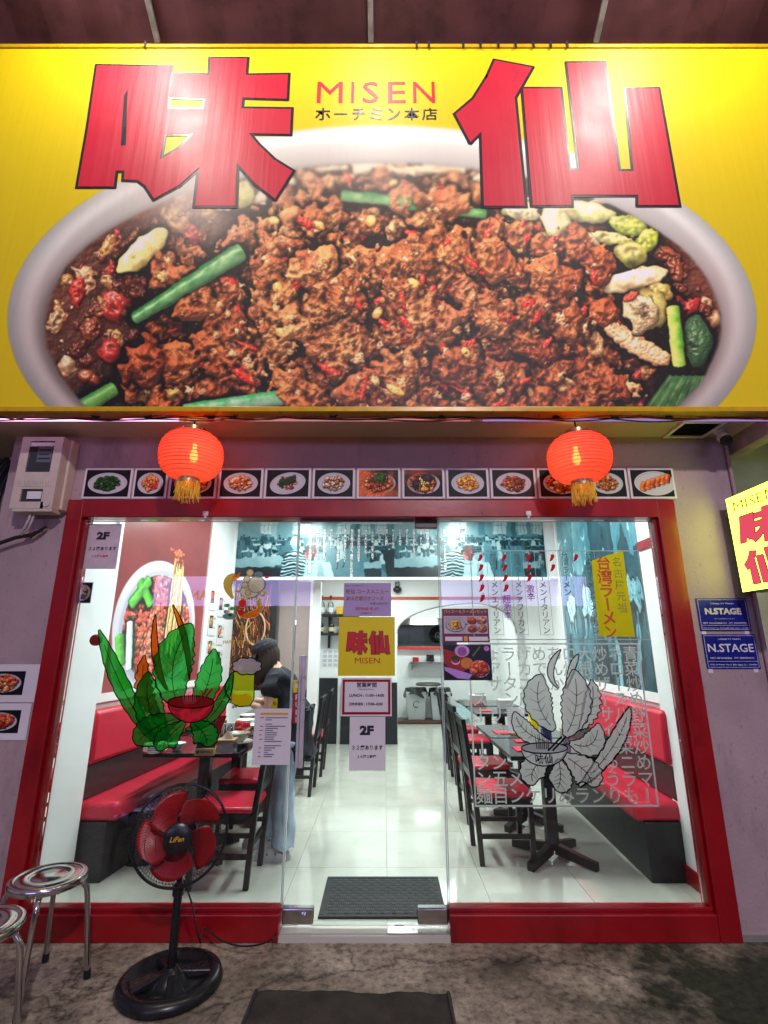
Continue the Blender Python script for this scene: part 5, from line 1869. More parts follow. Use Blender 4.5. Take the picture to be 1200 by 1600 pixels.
f1 = fit(541, 986, 574, 1022, [AJI_OUT])
f2 = fit(576, 986, 609, 1022, [SEN_A, SEN_B])
char_outline('red_character', [AJI_OUT] + AJI_HOLES[1:], t, GY - 0.0062, M['ink_red'], M['ink'], 0.0028, f1)
char_outline('red_character', [SEN_A], t, GY - 0.0062, M['ink_red'], M['ink'], 0.0028, f2)
char_outline('red_character', [SEN_B], t, GY - 0.0062, M['ink_red'], M['ink'], 0.0028, f2)
write(t, 'MISEN', 574, 1032, w=39, h=9, m='ink_red', e=0.008)

t, a, b, zb, zt = sheet('opening_hours_sign', 'framed opening hours sheet under the yellow sign on the door', 'notice', 533, 1059, 612, 1119, M['frame_white'])
w_ = 0.0
for (x0, x1, z0, z1) in ((a + .008, b - .008, zb + .010, zb + .024), (a + .008, b - .008, zt - .024, zt - .010), (a + .008, a + .022, zb + .024, zt - .024), (b - .022, b - .008, zb + .024, zt - .024)):
    build('red_border', MB().box(x0, x1, GY - 0.004, GY - 0.0021, z0, z1), M['red_paint'], t)
build('lavender_field', MB().box(a + .022, b - .022, GY - 0.0032, GY - 0.0021, zb + .024, zt - .024), M['paper'], t)
write(t, '営業時間', 573, 1070, w=31, h=8, bold=0.018, e=0.005)
write(t, 'Opening hours', 572, 1077, w=24, h=3.4, e=0.005)
write(t, 'LUNCH : 11:00~14:00', 573, 1086.5, w=54, h=4.6, bold=0.03, e=0.005)
write(t, 'DINNER : 17:00~0:00', 572, 1100, w=52, h=4.6, bold=0.03, e=0.005)

t, *_ = sheet('seat_notice', 'grey white sheet lettered 2F at the foot of the door notices', 'notice', 546, 1120, 602, 1204, M['paper'])
write(t, '2F', 573, 1141, w=22, h=15, bold=0.06)
write(t, '３２席あります', 574, 1168, w=48, h=8, bold=0.02)
write(t, '１６席２部屋', 573, 1182, w=29, h=5, bold=0.03)

t, *_ = sheet('seat_notice', 'sheet lettered 2F in the top left corner of the left pane', 'notice', 134, 819, 186, 889, pm('pink_sheet', (0.62, 0.54, 0.58), 0.5))
write(t, '2F', 161, 837, w=20, h=12, bold=0.06)
write(t, '３２席あります', 160, 857, w=43, h=6, bold=0.02)
write(t, '１６席２部屋', 156, 869, w=26, h=4, m='ink_red', bold=0.02)

t, a, b, zb, zt = sheet('price_list', 'lavender white printed menu sheet on the left pane by the door', 'menu sheet', 396, 1107, 454, 1195, M['paper'])
q = MB()
x0, dz = a, zt - zb
q.box(a + .035, b - .02, GY - 0.0034, GY - 0.0021, zt - .036, zt - .024)
build('gold_heading', q, M['gold'], t)
rr = random.Random(2)
q, q2 = MB(), MB()
for i in range(19):
    z = zt - 0.05 - i * (dz - 0.085) / 19
    if i in (2, 12):
        continue
    q.box(a + .068, a + .068 + rr.uniform(.03, .14) * (0.75 if i > 4 else 1.0), GY - 0.0034, GY - 0.0021, z - .0045, z)
    if i % 2 == 0:
        q2.box(a + .035, a + .035 + rr.uniform(.012, .024), GY - 0.0034, GY - 0.0021, z - .0045, z)
build('printed_lines', q, pm('grey_print', (0.10, 0.08, 0.14), 0.6), t, kind='stuff')
build('printed_headings', q2, M['ink_red'], t, kind='stuff')

t, a, b, zb, zt = sheet('pull_sticker', 'small red sticker reading PULL beside the door handle', 'sticker', 458, 1083, 471, 1130, pm('pull_red', (0.40, 0.01, 0.02), 0.4))
for i, ch in enumerate('PULL'):
    write(t, ch, 464.8, 1089.5 + i * 11.6, w=6, h=8.5, m='white_print', bold=0.02)
t, a, b, zb, zt = sheet('yellow_sticker', 'small yellow sticker with red print above the PULL sticker', 'sticker', 458.5, 1063, 472, 1082, M['yellow'])
write(t, '一番館', 465.5, 1067, w=9, h=3.5, m='ink_red', bold=0.05)
build('grey_square', MB().box(a + .015, b - .015, GY - .0036, GY - .0021, zb + .025, zb + .055), M['paper'], t)

# ramen set posters
t, a, b, zb, zt = sheet('ramen_set_poster', 'purple red poster of a dish and ramen set on the right pane', 'poster', 691, 951, 764, 1004, pm('poster_purple', (0.16, 0.02, 0.07), 0.4))
write(t, 'バイミー＆ラーメンセット', 727, 955.5, w=67, h=6, m='gold', bold=0.015)
iw = b - a
ih = zt - zb
pic = Cv(220, 110, (0.86, 0.80, 0.84))
pa = pic.a
d1 = dish_picture('fried', 91, 110, 100, (0.86, 0.80, 0.84))
pa[5:105, 4:114] = d1
for k, (x, y, kd) in enumerate(((118, 4, 'ramen'), (168, 4, 'tofu'), (118, 56, 'ramen'), (168, 56, 'curry'))):
    pa[y:y + 50, x:x + 50] = dish_picture(kd, 95 + k, 50, 50, (0.86, 0.80, 0.84))
pic.rect(108, 50, 12, 4, (0.1, 0.1, 0.4))
pic.rect(112, 46, 4, 12, (0.1, 0.1, 0.4))
q = MB()
y = GY - 0.0032
q.quad((a + .01, y, zb + ih * .26), (b - .01, y, zb + ih * .26), (b - .01, y, zt - ih * .22), (a + .01, y, zt - ih * .22), [(0, 0), (1, 0), (1, 1), (0, 1)])
build('photo', q, print_mat('set_photo', pa * 0.9, 0.35), t)
q = MB()
q.box(a + .016, a + iw * .42, GY - .0034, GY - .0021, zb + ih * .05, zb + ih * .17)
q.box(a + iw * .56, b - .012, GY - .0034, GY - .0021, zb + ih * .05, zb + ih * .17)
build('price_box', q, M['paper'], t)
build('orange_tab', MB().box(a + iw * .45, a + iw * .53, GY - .0034, GY - .0021, zb + ih * .04, zb + ih * .18), M['gold'], t)
t, a, b, zb, zt = sheet('food_poster', 'dark photo poster of side dishes and a noodle bowl on the right pane', 'poster', 693, 1007, 768, 1063, M['ink'])
c = Cv(150, 112, (0.06, 0.05, 0.12))
c.poly([(0, 12), (60, 30), (90, 70), (40, 96), (0, 60)], (0.62, 0.16, 0.12))
c.poly([(0, 70), (30, 78), (90, 96), (76, 112), (40, 108), (0, 82)], (0.72, 0.56, 0.86))
c.ell(58, 18, 24, 20, (0.80, 0.62, 0.84))
c.ell(58, 20, 15, 15, (0.58, 0.34, 0.60))
c.ell(36, 52, 14, 12, (0.86, 0.70, 0.86))
c.ell(36, 46, 13, 12, (0.16, 0.26, 0.10))
c.ell(36, 52, 7, 6, (0.6, 0.12, 0.14))
c.ell(72, 58, 20, 18, (0.84, 0.50, 0.20))
c.line(118, 4, 92, 36, 5, (0.40, 0.50, 0.12))
c.ell(138, 10, 9, 9, (0.80, 0.50, 0.76))
dp = dish_picture('ramen', 99, 76, 70, (0.06, 0.05, 0.12))
mkk = ell(70, 76, 38, 35, 33, 29, 2)
sub = c.a[42:112, 74:150]
sub[:] = sub * (1 - mkk[..., None]) + dp * np.array((1.05, 0.95, 1.0)) * mkk[..., None]
q = MB()
y = GY - 0.0032
q.quad((a + .005, y, zb + .005), (b - .005, y, zb + .005), (b - .005, y, zt - .005), (a + .005, y, zt - .005), [(0, 0), (1, 0), (1, 1), (0, 1)])
build('photo', q, print_mat('food_photo', np.clip(c.a + 0.02 * nzf(112, 150, 1, 7)[..., None], 0, 1), 0.35), t)

# white lettering on the right pane
M['frost'] = vinyl('frosted_white_vinyl', (0.97, 0.98, 0.98), see=0.04, tint=(0.97, 1.0, 1.0), trans=0.93)
M['frost_thin'] = vinyl('pale_vinyl_line', (0.62, 0.70, 0.72), see=0.25, tint=(0.9, 0.95, 0.95), trans=0.4)
t = thing('dish_name_lettering', 'block of white Japanese dish names filling the lower right pane', 'window lettering', GP(890, 1255))
ROWS = [list('飯ょラげめあロ大炒ネ青'), list('　アーカでん焼根めロ菜'), list('　サタニ　か　餅ザー炒'), list('ス　ン唐　　　　ースめ'), list('ーリ青　　　　　サ八野'), list('　ラ　　　　　　イ宝菜'), list('ー　　　　　　　き菜炒'), list('タン　　　　　　ゅニめ'), list('ン五メ　　　　ニうラマ'), list('麺目ンケリみランりもー')]
q = MB()
ce, em = em_box()
lx0, lx1, lz0, lz1 = GP(757, 1243)[0], GP(1012, 1243)[0], GP(880, 1243)[2], GP(880, 1022)[2]
sz = (lx1 - lx0) / 10
for j, row in enumerate(ROWS):
    for i, ch in enumerate(row):
        if ch == '　':
            continue
        q = MB()
        column(q, ch, (lx0 + i * sz, GY - 0.002, lz1 + (lz0 - lz1) * j / 9), 0.1, sz * 0.98, XU, ZU, 0.008)
        build('character', q, M['frost'], t)


def box_outline(mbx, a, b, w):
    x0, z1, x1, z0 = a[0], a[2], b[0], b[2]
    y0, y1 = GY - 0.0022, GY - 0.0008
    mbx.box(x0, x1, y0, y1, z1 - w, z1)
    mbx.box(x0, x1, y0, y1, z0, z0 + w)
    mbx.box(x0, x0 + w, y0, y1, z0 + w, z1 - w)
    mbx.box(x1 - w, x1, y0, y1, z0 + w, z1 - w)


q = MB()
A, B = GP(742, 1012), GP(1026, 1256)
box_outline(q, (lx0 - sz * .62, 0, lz1 + sz * .7), (lx1 + sz * .62, 0, lz0 - sz * .62), 0.010)
build('outline', q, M['frost'], t)

t = thing('ramen_list_lettering', 'list of ramen names with red chilli marks high on the right pane', 'window lettering', GP(850, 995))
LIST = [('台湾ラーメンエイリアン', 5, ''), ('台湾ラーメンアフリカン', 4, '超激辛'), ('台湾ラーメンイタリアン', 3, '激辛'), ('台湾ラーメン', 2, ''), ('台湾ラーメンアメリカン', 1, '')]
q, qb, qc = MB(), MB(), MB()
M['grey_vinyl'] = vinyl('grey_vinyl', (0.12, 0.14, 0.15), see=0.1)
M['chilli'] = vinyl('chilli_red_vinyl', (0.62, 0.02, 0.03), see=0.1)
M['violet_vinyl'] = vinyl('violet_vinyl', (0.42, 0.12, 0.62), see=0.1)
cstep = (GP(850, 868)[2] - GP(850, 985)[2]) / 10
for k, (s, n, ex) in enumerate(LIST):
    X = 770 + k * 37.2
    p = GP(X, 868)
    column(q, s, (p[0], GY - 0.002, p[2]), cstep, cstep * 1.02, XU, ZU, 0.004)
    a_, b_ = GP(X - 10, 861), GP(X - 10, 991)
    box_outline(qb, (p[0] - 0.042, 0, GP(X, 861)[2]), (p[0] + 0.042, 0, GP(X, 992)[2]), 0.0025)
    for j in range(n):
        cx, cz = p[0] - 0.083, p[2] - j * 0.066 - 0.012
        ch = MB()
        pts = [(-0.020, -0.030), (0.000, -0.022), (0.014, -0.004), (0.018, 0.016), (0.008, 0.020), (-0.006, 0.018), (-0.008, 0.004), (-0.014, -0.014)]
        flat_poly(ch, [[(cx + a, cz + b) for a, b in pts]], (0, GY - 0.002, 0), XU, ZU)
        cm = build('chilli_mark', ch, M['chilli'], t)
        st_ = MB()
        flat_poly(st_, [[(cx + a, cz + b) for a, b in ((0.002, 0.019), (0.012, 0.019), (0.010, 0.034), (0.006, 0.034))]], (0, GY - 0.002, 0), XU, ZU)
        build('stalk', st_, M['frost_thin'], cm)
    if ex:
        column(qc, ex, (p[0] - 0.083, GY - 0.002, p[2] - n * 0.066 - 0.02), 0.052, 0.054, XU, ZU, 0.01)
build('lettering', q, M['grey_vinyl'], t)
build('box_lines', qb, M['frost_thin'], t)
build('violet_lettering', qc, M['violet_vinyl'], t)
q = MB()
box_outline(q, GP(734, 860), GP(1016, 1000), 0.006)
build('outline', q, M['frost_thin'], t)

t = thing('yellow_window_sticker', 'slanted yellow sticker with red brush lettering on the right pane', 'sticker', GP(955, 995))
q = MB()
yl = [GP(x, y, .0026) for x, y in ((924, 876), (973, 860), (992, 995), (936, 994))]
q.quad(*yl[::-1])
build('field', q, vinyl('yellow_vinyl', (0.85, 0.72, 0.02), see=0.10, trans=0.5), t)
q = MB()
for i, ch in enumerate('台湾ラーメン'):
    p = GP(943 + i * 2.2, 880 + i * 21.5, .004)
    column(q, ch, p, 1, 0.094 if i < 5 else 0.085, XU, ZU, 0.022)
build('brush_lettering', q, pm('brush_red', (0.62, 0.07, 0.01), 0.5), t)
q = MB()
for i, ch in enumerate('名古屋元祖'):
    p = GP(964 + i * 2.2, 878 + i * 18, .004)
    column(q, ch, p, 1, 0.062, XU, ZU, 0.004)
build('lettering', q, pm('olive_ink', (0.30, 0.26, 0.04), 0.5), t)


# leafy window emblems: plain generic stand-ins of the same place, size and colours
def strip(mbx, ctr, wid, y):
    L, R = [], []
    n = len(ctr)
    for i in range(n):
        a, b = Vector(ctr[max(0, i - 1)]), Vector(ctr[min(n - 1, i + 1)])
        tdir = (b - a).normalized()
        nn = Vector((-tdir.y, tdir.x))
        L.append(Vector(ctr[i]) + nn * wid[i])
        R.append(Vector(ctr[i]) - nn * wid[i])
    vs = [(p.x, y, p.y) for p in L] + [(p.x, y, p.y) for p in R]
    mbx.add(vs, [(i, n + i, n + i + 1, i + 1) for i in range(n - 1)])


def rim(mbx, ctr, wid, lw, y):
    L, R = [], []
    n = len(ctr)
    for i in range(n):
        tdir = (Vector(ctr[min(n - 1, i + 1)]) - Vector(ctr[max(0, i - 1)])).normalized()
        nn = Vector((-tdir.y, tdir.x))
        L.append(Vector(ctr[i]) + nn * wid[i])
        R.append(Vector(ctr[i]) - nn * wid[i])
    loop = L + R[::-1]
    pts = [(p.x, p.y) for p in loop]
    ring_line(mbx, pts, lw, y)


def ring_line(mbx, pts, lw, y):
    n = len(pts)
    o = []
    for i in range(n):
        a, b = Vector(pts[i - 1]), Vector(pts[(i + 1) % n])
        d = b - a
        d = d.normalized() if d.length > 1e-9 else Vector((1, 0))
        o.append(Vector((-d.y, d.x)))
    vs = [(p[0] + q.x * lw * .5, y, p[1] + q.y * lw * .5) for p, q in zip(pts, o)] + [(p[0] - q.x * lw * .5, y, p[1] - q.y * lw * .5) for p, q in zip(pts, o)]
    mbx.add(vs, [(i, (i + 1) % n, n + (i + 1) % n, n + i) for i in range(n)])


def leaf(parent, p0, pm_, p1, w, fill, line, depth, ruffle=0.10, seed=0, name='leaf', vein=True, lw=0.007):
    a, m, b = [Vector((GP(*p)[0], GP(*p)[2])) for p in (p0, pm_, p1)]
    n = 26
    ctr, wd, wo = [], [], []
    for i in range(n + 1):
        s = i / n
        ctr.append((a * (1 - s) ** 2 + m * 2 * s * (1 - s) + b * s * s))
        ww = w * (math.sin(math.pi * min(1, s * 0.94 + 0.05)) ** 0.75) * (0.75 + 0.5 * s)
        ww *= 1 + ruffle * math.sin(i * 1.9 + seed)
        wd.append(max(0.0008, ww))
        wo.append(max(0.0008, ww) + lw)
    y = GY - 0.0016 - depth * 0.0008
    f, l, v = MB(), MB(), MB()
    strip(f, ctr, wd, y)
    rim(l, ctr, wd, lw, y - 0.0003)
    o = build(name, f, fill, parent)
    build('outline', l, line, o)
    if vein:
        strip(v, ctr[2:-3], [0.0022] * (n - 4), y - 0.0003)
        for i in range(5, n - 5, 4):
            tdir = (ctr[i + 1] - ctr[i]).normalized()
            nn = Vector((-tdir.y, tdir.x))
            for s in (1, -1):
                strip(v, [ctr[i], ctr[i] + (nn * s + tdir * 0.7) * wd[i] * 0.62], [0.0016, 0.0006], y - 0.0003)
        build('veins', v, line, o)
    return o


def disc(cx, cy, rx, ry, n=28):
    c = GP(cx, cy)
    sx, sz = GP(cx + 1, cy)[0] - c[0], c[2] - GP(cx, cy + 1)[2]
    return [(c[0] + rx * sx * math.cos(a), c[2] + ry * sz * math.sin(a)) for a in np.linspace(0, 2 * math.pi, n, endpoint=False)]


def shape(parent, name, pts, fill, line, depth, lw=0.006):
    y = GY - 0.0016 - depth * 0.0008
    f, l = MB(), MB()
    flat_poly(f, [pts], (0, y, 0), XU, ZU)
    o = build(name, f, fill, parent)
    if line:
        ring_line(l, pts, lw * 1.2, y - 0.0003)
        build('outline', l, line, o)
    return o


def bowl_emblem(parent, cx, cy, w, h, fill, line, inner, depth, txtm, extra=None):
    pts = []
    for a in np.linspace(math.pi, 2 * math.pi, 16):
        pts.append((cx + w * math.cos(a) * (1 if abs(math.sin(a)) < .2 else 1), cy - h * 0.2 + (-h) * math.sin(a) * 1.0))
    pts = [GP(x, y) for x, y in pts]
    pts = [(p[0], p[2]) for p in pts]
    o = shape(parent, 'bowl', pts, fill, line, depth)
    shape(parent, 'bowl_opening', disc(cx, cy - h * 0.2, w, h * 0.30), inner, line, depth + 1)
    v = MB()
    for k in range(7):
        p, q_ = GP(cx - w * .3 + k * 3, cy - h * .12, .0016 + (depth + 2.5) * .0008), GP(cx - w * .42 + k * 3.4, cy - h * 1.0, 0)
        strip(v, [Vector((p[0], p[2])), Vector(((p[0] + q_[0]) / 2 + .004 * (k % 2), (p[2] + q_[2]) / 2)), Vector((q_[0], q_[2]))], [0.0028, 0.0022, 0.0012], GY - 0.0016 - (depth + 2.5) * .0008)
    build('noodles', v, M['frost'] if extra else line, parent)
    ch = MB()
    for dx in (0, 7):
        p, q_ = GP(cx + w * .15 + dx, cy - h * .05), GP(cx + w * .75 + dx, cy - h * .85)
        strip(ch, [Vector((p[0], p[2])), Vector((q_[0], q_[2]))], [0.005, 0.006], GY - 0.0016 - (depth + 3) * .0008)
    build('chopsticks', ch, extra or line, parent)
    q = MB()
    c = GP(cx, cy + h * .42, .0016 + (depth + 2) * .0008)
    lettering(q, '味仙', c, XU, ZU, h=0.052, bold=0.02)
    build('lettering', q, txtm, parent)


VK = vinyl('black_vinyl_line', (0.010, 0.010, 0.010), see=0.03)
VG = vinyl('green_vinyl', (0.02, 0.52, 0.05), see=0.28, tint=(0.15, 0.9, 0.2), trans=0.8)
VG2 = vinyl('deep_green_vinyl', (0.02, 0.40, 0.04), see=0.28, tint=(0.14, 0.8, 0.16), trans=0.8)
VO = vinyl('orange_vinyl', (0.85, 0.16, 0.01), see=0.25, tint=(1.0, 0.35, 0.06), trans=0.45)
VY = vinyl('lime_yellow_vinyl', (0.62, 0.80, 0.02), see=0.25, tint=(0.85, 1.0, 0.1), trans=0.45)
VR = vinyl('red_vinyl_film', (0.80, 0.03, 0.06), see=0.20, tint=(1.0, 0.15, 0.2), trans=0.45)
VDR = vinyl('dark_red_vinyl', (0.45, 0.02, 0.02), see=0.15, trans=0.45)
VW = M['frost']

t = thing('leaf_window_decal', 'large green translucent window decal of leafy greens round a red noodle bowl', 'window decal', GP(262, 1170))
leaf(t, (244, 1160), (190, 1090), (155, 984), .050, VG2, VK, 0, .06, 1)
leaf(t, (252, 1120), (214, 1092), (226, 1024), .050, VO, VK, 1, .22, 2, 'chilli_leaf')
leaf(t, (262, 1078), (236, 1040), (243, 960), .022, VO, VK, 1, .02, 2, 'chilli_leaf', False)
leaf(t, (296, 1060), (296, 1000), (270, 945), .018, VO, VK, 1, .02, 2, 'chilli_leaf', False)
leaf(t, (262, 1150), (222, 1120), (232, 1050), .085, VG, VK, 2, .07, 3)
leaf(t, (282, 1110), (250, 1040), (300, 975), .120, VG, VK, 3, .09, 5)
leaf(t, (300, 1112), (330, 1080), (335, 1014), .075, VG, VK, 4, .08, 2)
leaf(t, (290, 1140), (345, 1130), (364, 1050), .038, VG2, VK, 4, .05, 4)
leaf(t, (282, 1120), (226, 1140), (214, 1164), .085, VG2, VK, 5, .06, 7)
leaf(t, (290, 1128), (250, 1160), (256, 1172), .070, VG, VK, 6, .08, 1)
leaf(t, (300, 1128), (330, 1150), (322, 1166), .075, VG, VK, 6, .08, 6)
bowl_emblem(t, 299, 1103, 36, 32, VR, VK, VDR, 8, M['ink_red'], VDR)

t = thing('beer_mug_decal', 'yellow green beer mug window decal with a foam head', 'window decal', GP(390, 1104))
mg = [(365, 1050), (398, 1049), (397, 1092), (390, 1103), (374, 1104), (361, 1098), (363, 1075)]
shape(t, 'mug', [(GP(*p)[0], GP(*p)[2]) for p in mg], VY, VK, 1)
shape(t, 'yellow_base', [(GP(*p)[0], GP(*p)[2]) for p in [(362, 1082), (374, 1086), (384, 1083), (395, 1090), (388, 1101), (374, 1102), (362, 1096)]], vinyl('amber_vinyl', (0.85, 0.62, 0.01), see=0.2, trans=0.45), None, 2)
fo = []
for i, a in enumerate(np.linspace(0, 2 * math.pi, 40, endpoint=False)):
    k = 1 + 0.16 * abs(math.sin(a * 4))
    fo.append((386 + 21 * k * math.cos(a), 1041 - 12 * k * math.sin(a)))
shape(t, 'foam', [(GP(*p)[0], GP(*p)[2]) for p in fo], vinyl('foam_vinyl', (0.62, 0.58, 0.62), see=0.45, tint=(0.85, 0.8, 0.85)), VK, 3)
v = MB()
pts = [GP(360 - 8 * math.sin(a), 1056 + 38 * a / math.pi, .003) for a in np.linspace(0, math.pi, 10)]
strip(v, [Vector((p[0], p[2])) for p in pts], [0.006] * 10, GY - .003)
build('handle', v, VK, t)

t = thing('leaf_window_decal', 'large white window decal of leaves round a white noodle bowl', 'window decal', GP(890, 1238))
leaf(t, (905, 1228), (968, 1170), (984, 1104), .045, VW, VK, 0, .06, 1, lw=.010)
leaf(t, (905, 1140), (934, 1110), (924, 1062), .050, VW, VK, 1, .22, 2)
leaf(t, (872, 1075), (846, 1050), (876, 1015), .020, VW, VK, 1, .03, 2, vein=False)
leaf(t, (885, 1075), (892, 1040), (904, 1022), .020, VW, VK, 1, .03, 2, vein=False)
leaf(t, (882, 1150), (910, 1110), (896, 1046), .090, VW, VK, 2, .08, 3)
leaf(t, (866, 1140), (826, 1100), (846, 1054), .085, VW, VK, 3, .08, 5)
leaf(t, (860, 1160), (812, 1150), (804, 1112), .052, VW, VK, 3, .06, 5)
leaf(t, (890, 1160), (934, 1180), (934, 1130), .065, VW, VK, 4, .07, 2)
leaf(t, (880, 1180), (930, 1210), (922, 1228), .085, VW, VK, 5, .08, 7)
leaf(t, (860, 1180), (820, 1200), (834, 1226), .075, VW, VK, 5, .08, 6)
leaf(t, (872, 1186), (880, 1222), (868, 1234), .070, VW, VK, 6, .07, 6)
bowl_emblem(t, 850, 1174, 36, 28, VW, VK, vinyl('grey_film', (0.5, 0.55, 0.56), see=.1), 8, M['ink'])

# new year clings on the left pane
t = thing('new_year_clings', 'cluster of new year window clings with koi, coins and flowers on the left pane', 'window decal', GP(395, 1005))
VC = vinyl('cream_vinyl', (0.72, 0.66, 0.50), see=0.15, trans=0.45)
VB = vinyl('slate_blue_vinyl', (0.20, 0.27, 0.33), see=0.15, trans=0.45)
VGO = vinyl('gold_vinyl', (0.62, 0.38, 0.06), see=0.15, trans=0.45)
leaf(t, (364, 935), (346, 908), (368, 897), .028, VGO, VB, 1, .05, 1, 'koi', False, .003)
shape(t, 'koi_tail', [(GP(*p)[0], GP(*p)[2]) for p in ((363, 902), (376, 894), (374, 903), (366, 908))], VO, None, 1)
shape(t, 'cloud', disc(401, 913, 13, 13), VC, VB, 2, .004)
shape(t, 'cloud', disc(390, 924, 15, 10), VC, VB, 1, .004)
shape(t, 'cloud', disc(404, 898, 7, 5), VB, None, 1)
for x, y, r_c in ((386, 905, 5), (383, 915, 4.5), (388, 926, 4.5), (391, 895, 5), (410, 927, 3.5)):
    o = shape(t, 'coin', disc(x, y, r_c, r_c, 16), VC, VGO, 4, .005)
shape(t, 'red_lantern', disc(379, 943, 6, 6.5, 16), VR, VGO, 2, .003)
shape(t, 'red_disc', disc(377, 957, 5, 5, 16), vinyl('poppy_red', (0.75, 0.02, 0.02), see=.1), None, 3)
shape(t, 'red_charm', disc(417, 901, 3.2, 3, 14), VR, VK, 3, .003)
leaf(t, (376, 962), (396, 966), (412, 946), .022, VO, VC, 2, .1, 1, 'orange_fan', False, .003)
leaf(t, (408, 958), (402, 946), (406, 934), .012, VGO, VC, 3, .05, 1, 'gold_plume', False, .002)
shape(t, 'blue_basin', disc(359, 963, 11, 5), VB, VC, 2, .003)
for k in range(7):
    shape(t, 'plant_leaf', disc(353 + 3.4 * (k % 4), 946 + 5 * (k // 2), 3.4, 3.0, 9), (VG2, VB, VC)[k % 3], None, 3 + k * 0.3)
shape(t, 'gold_pendant', disc(379, 980, 3.6, 4), VGO, None, 2)
q = MB()
p = GP(378, 985, .003)
q.box(p[0] - .006, p[0] + .006, GY - .0034, GY - .002, p[2] - .055, p[2])
build('pendant_tail', q, VGO, t)
write(t, 'HAPPY NEW YEAR', 374, 1003, w=50, h=5.5, m='gold', bold=0.02)
print('sign, stickers done')
# =================================================================== INTERIOR FURNITURE
def bench(lab, fx, s, y0, y1, depth0, depth1):
    """upholstered wall bench; s=+1 on the left wall (open side towards +x)"""
    t = thing('bench', lab, 'bench', (fx(y0), y0, 0))

    def slab(name, a0, a1, b0, b1, z0, z1, m, bev, ya=y0, yb=y1):
        p = [(fx(ya) + s * a0, ya), (fx(ya) + s * a1, ya), (fx(yb) + s * b1, yb), (fx(yb) + s * b0, yb)]
        if s < 0:
            p = p[::-1]
        q = MB().hexa([(x, y, z0) for x, y in p], [(x, y, z1) for x, y in p])
        return build(name, q, m, t, bev=bev, smooth=True)
    slab('base', 0.02, depth0 - 0.06, 0.02, depth1 - 0.06, 0.0, 0.355, M['black_lam'], 0.006)
    slab('seat', 0.02, depth0, 0.02, depth1, 0.357, 0.475, M['red_vinyl'], 0.03)
    slab('back_band', 0.012, 0.075, 0.012, 0.075, 0.478, 0.70, M['dark_maroon'], 0.01)  # dark maroon band between seat and backrest
    slab('backrest', 0.012, 0.11, 0.012, 0.11, 0.703, 1.06, M['red_vinyl'], 0.03)
    return t


bench('red cushioned bench with black base along the left wall', xL, 1, 3.79, 6.2, 0.33, 0.44)
bench('red cushioned bench with black base along the right wall', xR, -1, 3.79, 6.2, 0.37, 0.40)

# chairs -------------------------------------------------------------
def make_chair():
    t = thing('chair', 'x', 'chair', (0, 0, 0), 'black slat back chairs')
    W = 0.205
    build('seat', MB().box(0.015, 0.43, -W, W, 0.435, 0.475), M['red_vinyl'], t, bev=0.014, smooth=True)
    fr = MB()
    for x0, x1, y0, y1 in ((0.02, 0.42, -W, -W + .024), (0.02, 0.42, W - .024, W), (0.398, 0.42, -W + .024, W - .024), (0.02, 0.042, -W + .024, W - .024)):
        fr.box(x0, x1, y0, y1, 0.375, 0.433)
    build('seat_frame', fr, M['black_wood'], t, bev=0.003)
    for sy in (-1, 1):
        y0, y1 = (W - 0.034, W) if sy > 0 else (-W, -W + 0.034)
        build('leg', MB().box(0.388, 0.424, y0, y1, 0, 0.374), M['black_wood'], t, bev=0.003)
        p = MB()
        p.hexa([(0.02, y0, 0), (0.056, y0, 0), (0.056, y1, 0), (0.02, y1, 0)], [(-0.012, y0, 0.46), (0.026, y0, 0.46), (0.026, y1, 0.46), (-0.012, y1, 0.46)])
        p.hexa([(-0.012, y0, 0.46), (0.026, y0, 0.46), (0.026, y1, 0.46), (-0.012, y1, 0.46)], [(-0.078, y0, 0.97), (-0.046, y0, 0.97), (-0.046, y1, 0.97), (-0.078, y1, 0.97)])
        build('back_leg', p, M['black_wood'], t, bev=0.003)
        build('stretcher', MB().box(0.045, 0.39, y0 + .006, y1 - .006, 0.17, 0.20), M['black_wood'], t)
    build('stretcher', MB().box(0.02, 0.045, -W + .035, W - .035, 0.22, 0.25), M['black_wood'], t)
    bx = lambda z: -0.012 - 0.066 * (z - 0.46) / 0.51
    for z0, z1 in ((0.545, 0.605), (0.90, 0.965)):
        q = MB().hexa([(bx(z0) + .004, -W + .035, z0), (bx(z0) + .028, -W + .035, z0), (bx(z0) + .028, W - .035, z0), (bx(z0) + .004, W - .035, z0)], [(bx(z1) + .004, -W + .035, z1), (bx(z1) + .028, -W + .035, z1), (bx(z1) + .028, W - .035, z1), (bx(z1) + .004, W - .035, z1)])
        build('rail', q, M['black_wood'], t, bev=0.003)
    for k in range(5):
        y = -0.112 + 0.056 * k
        z0, z1 = 0.606, 0.899
        q = MB().hexa([(bx(z0) + .009, y - .011, z0), (bx(z0) + .022, y - .011, z0), (bx(z0) + .022, y + .011, z0), (bx(z0) + .009, y + .011, z0)], [(bx(z1) + .009, y - .011, z1), (bx(z1) + .022, y - .011, z1), (bx(z1) + .022, y + .011, z1), (bx(z1) + .009, y + .011, z1)])
        build('slat', q, M['black_wood'], t)
    return t


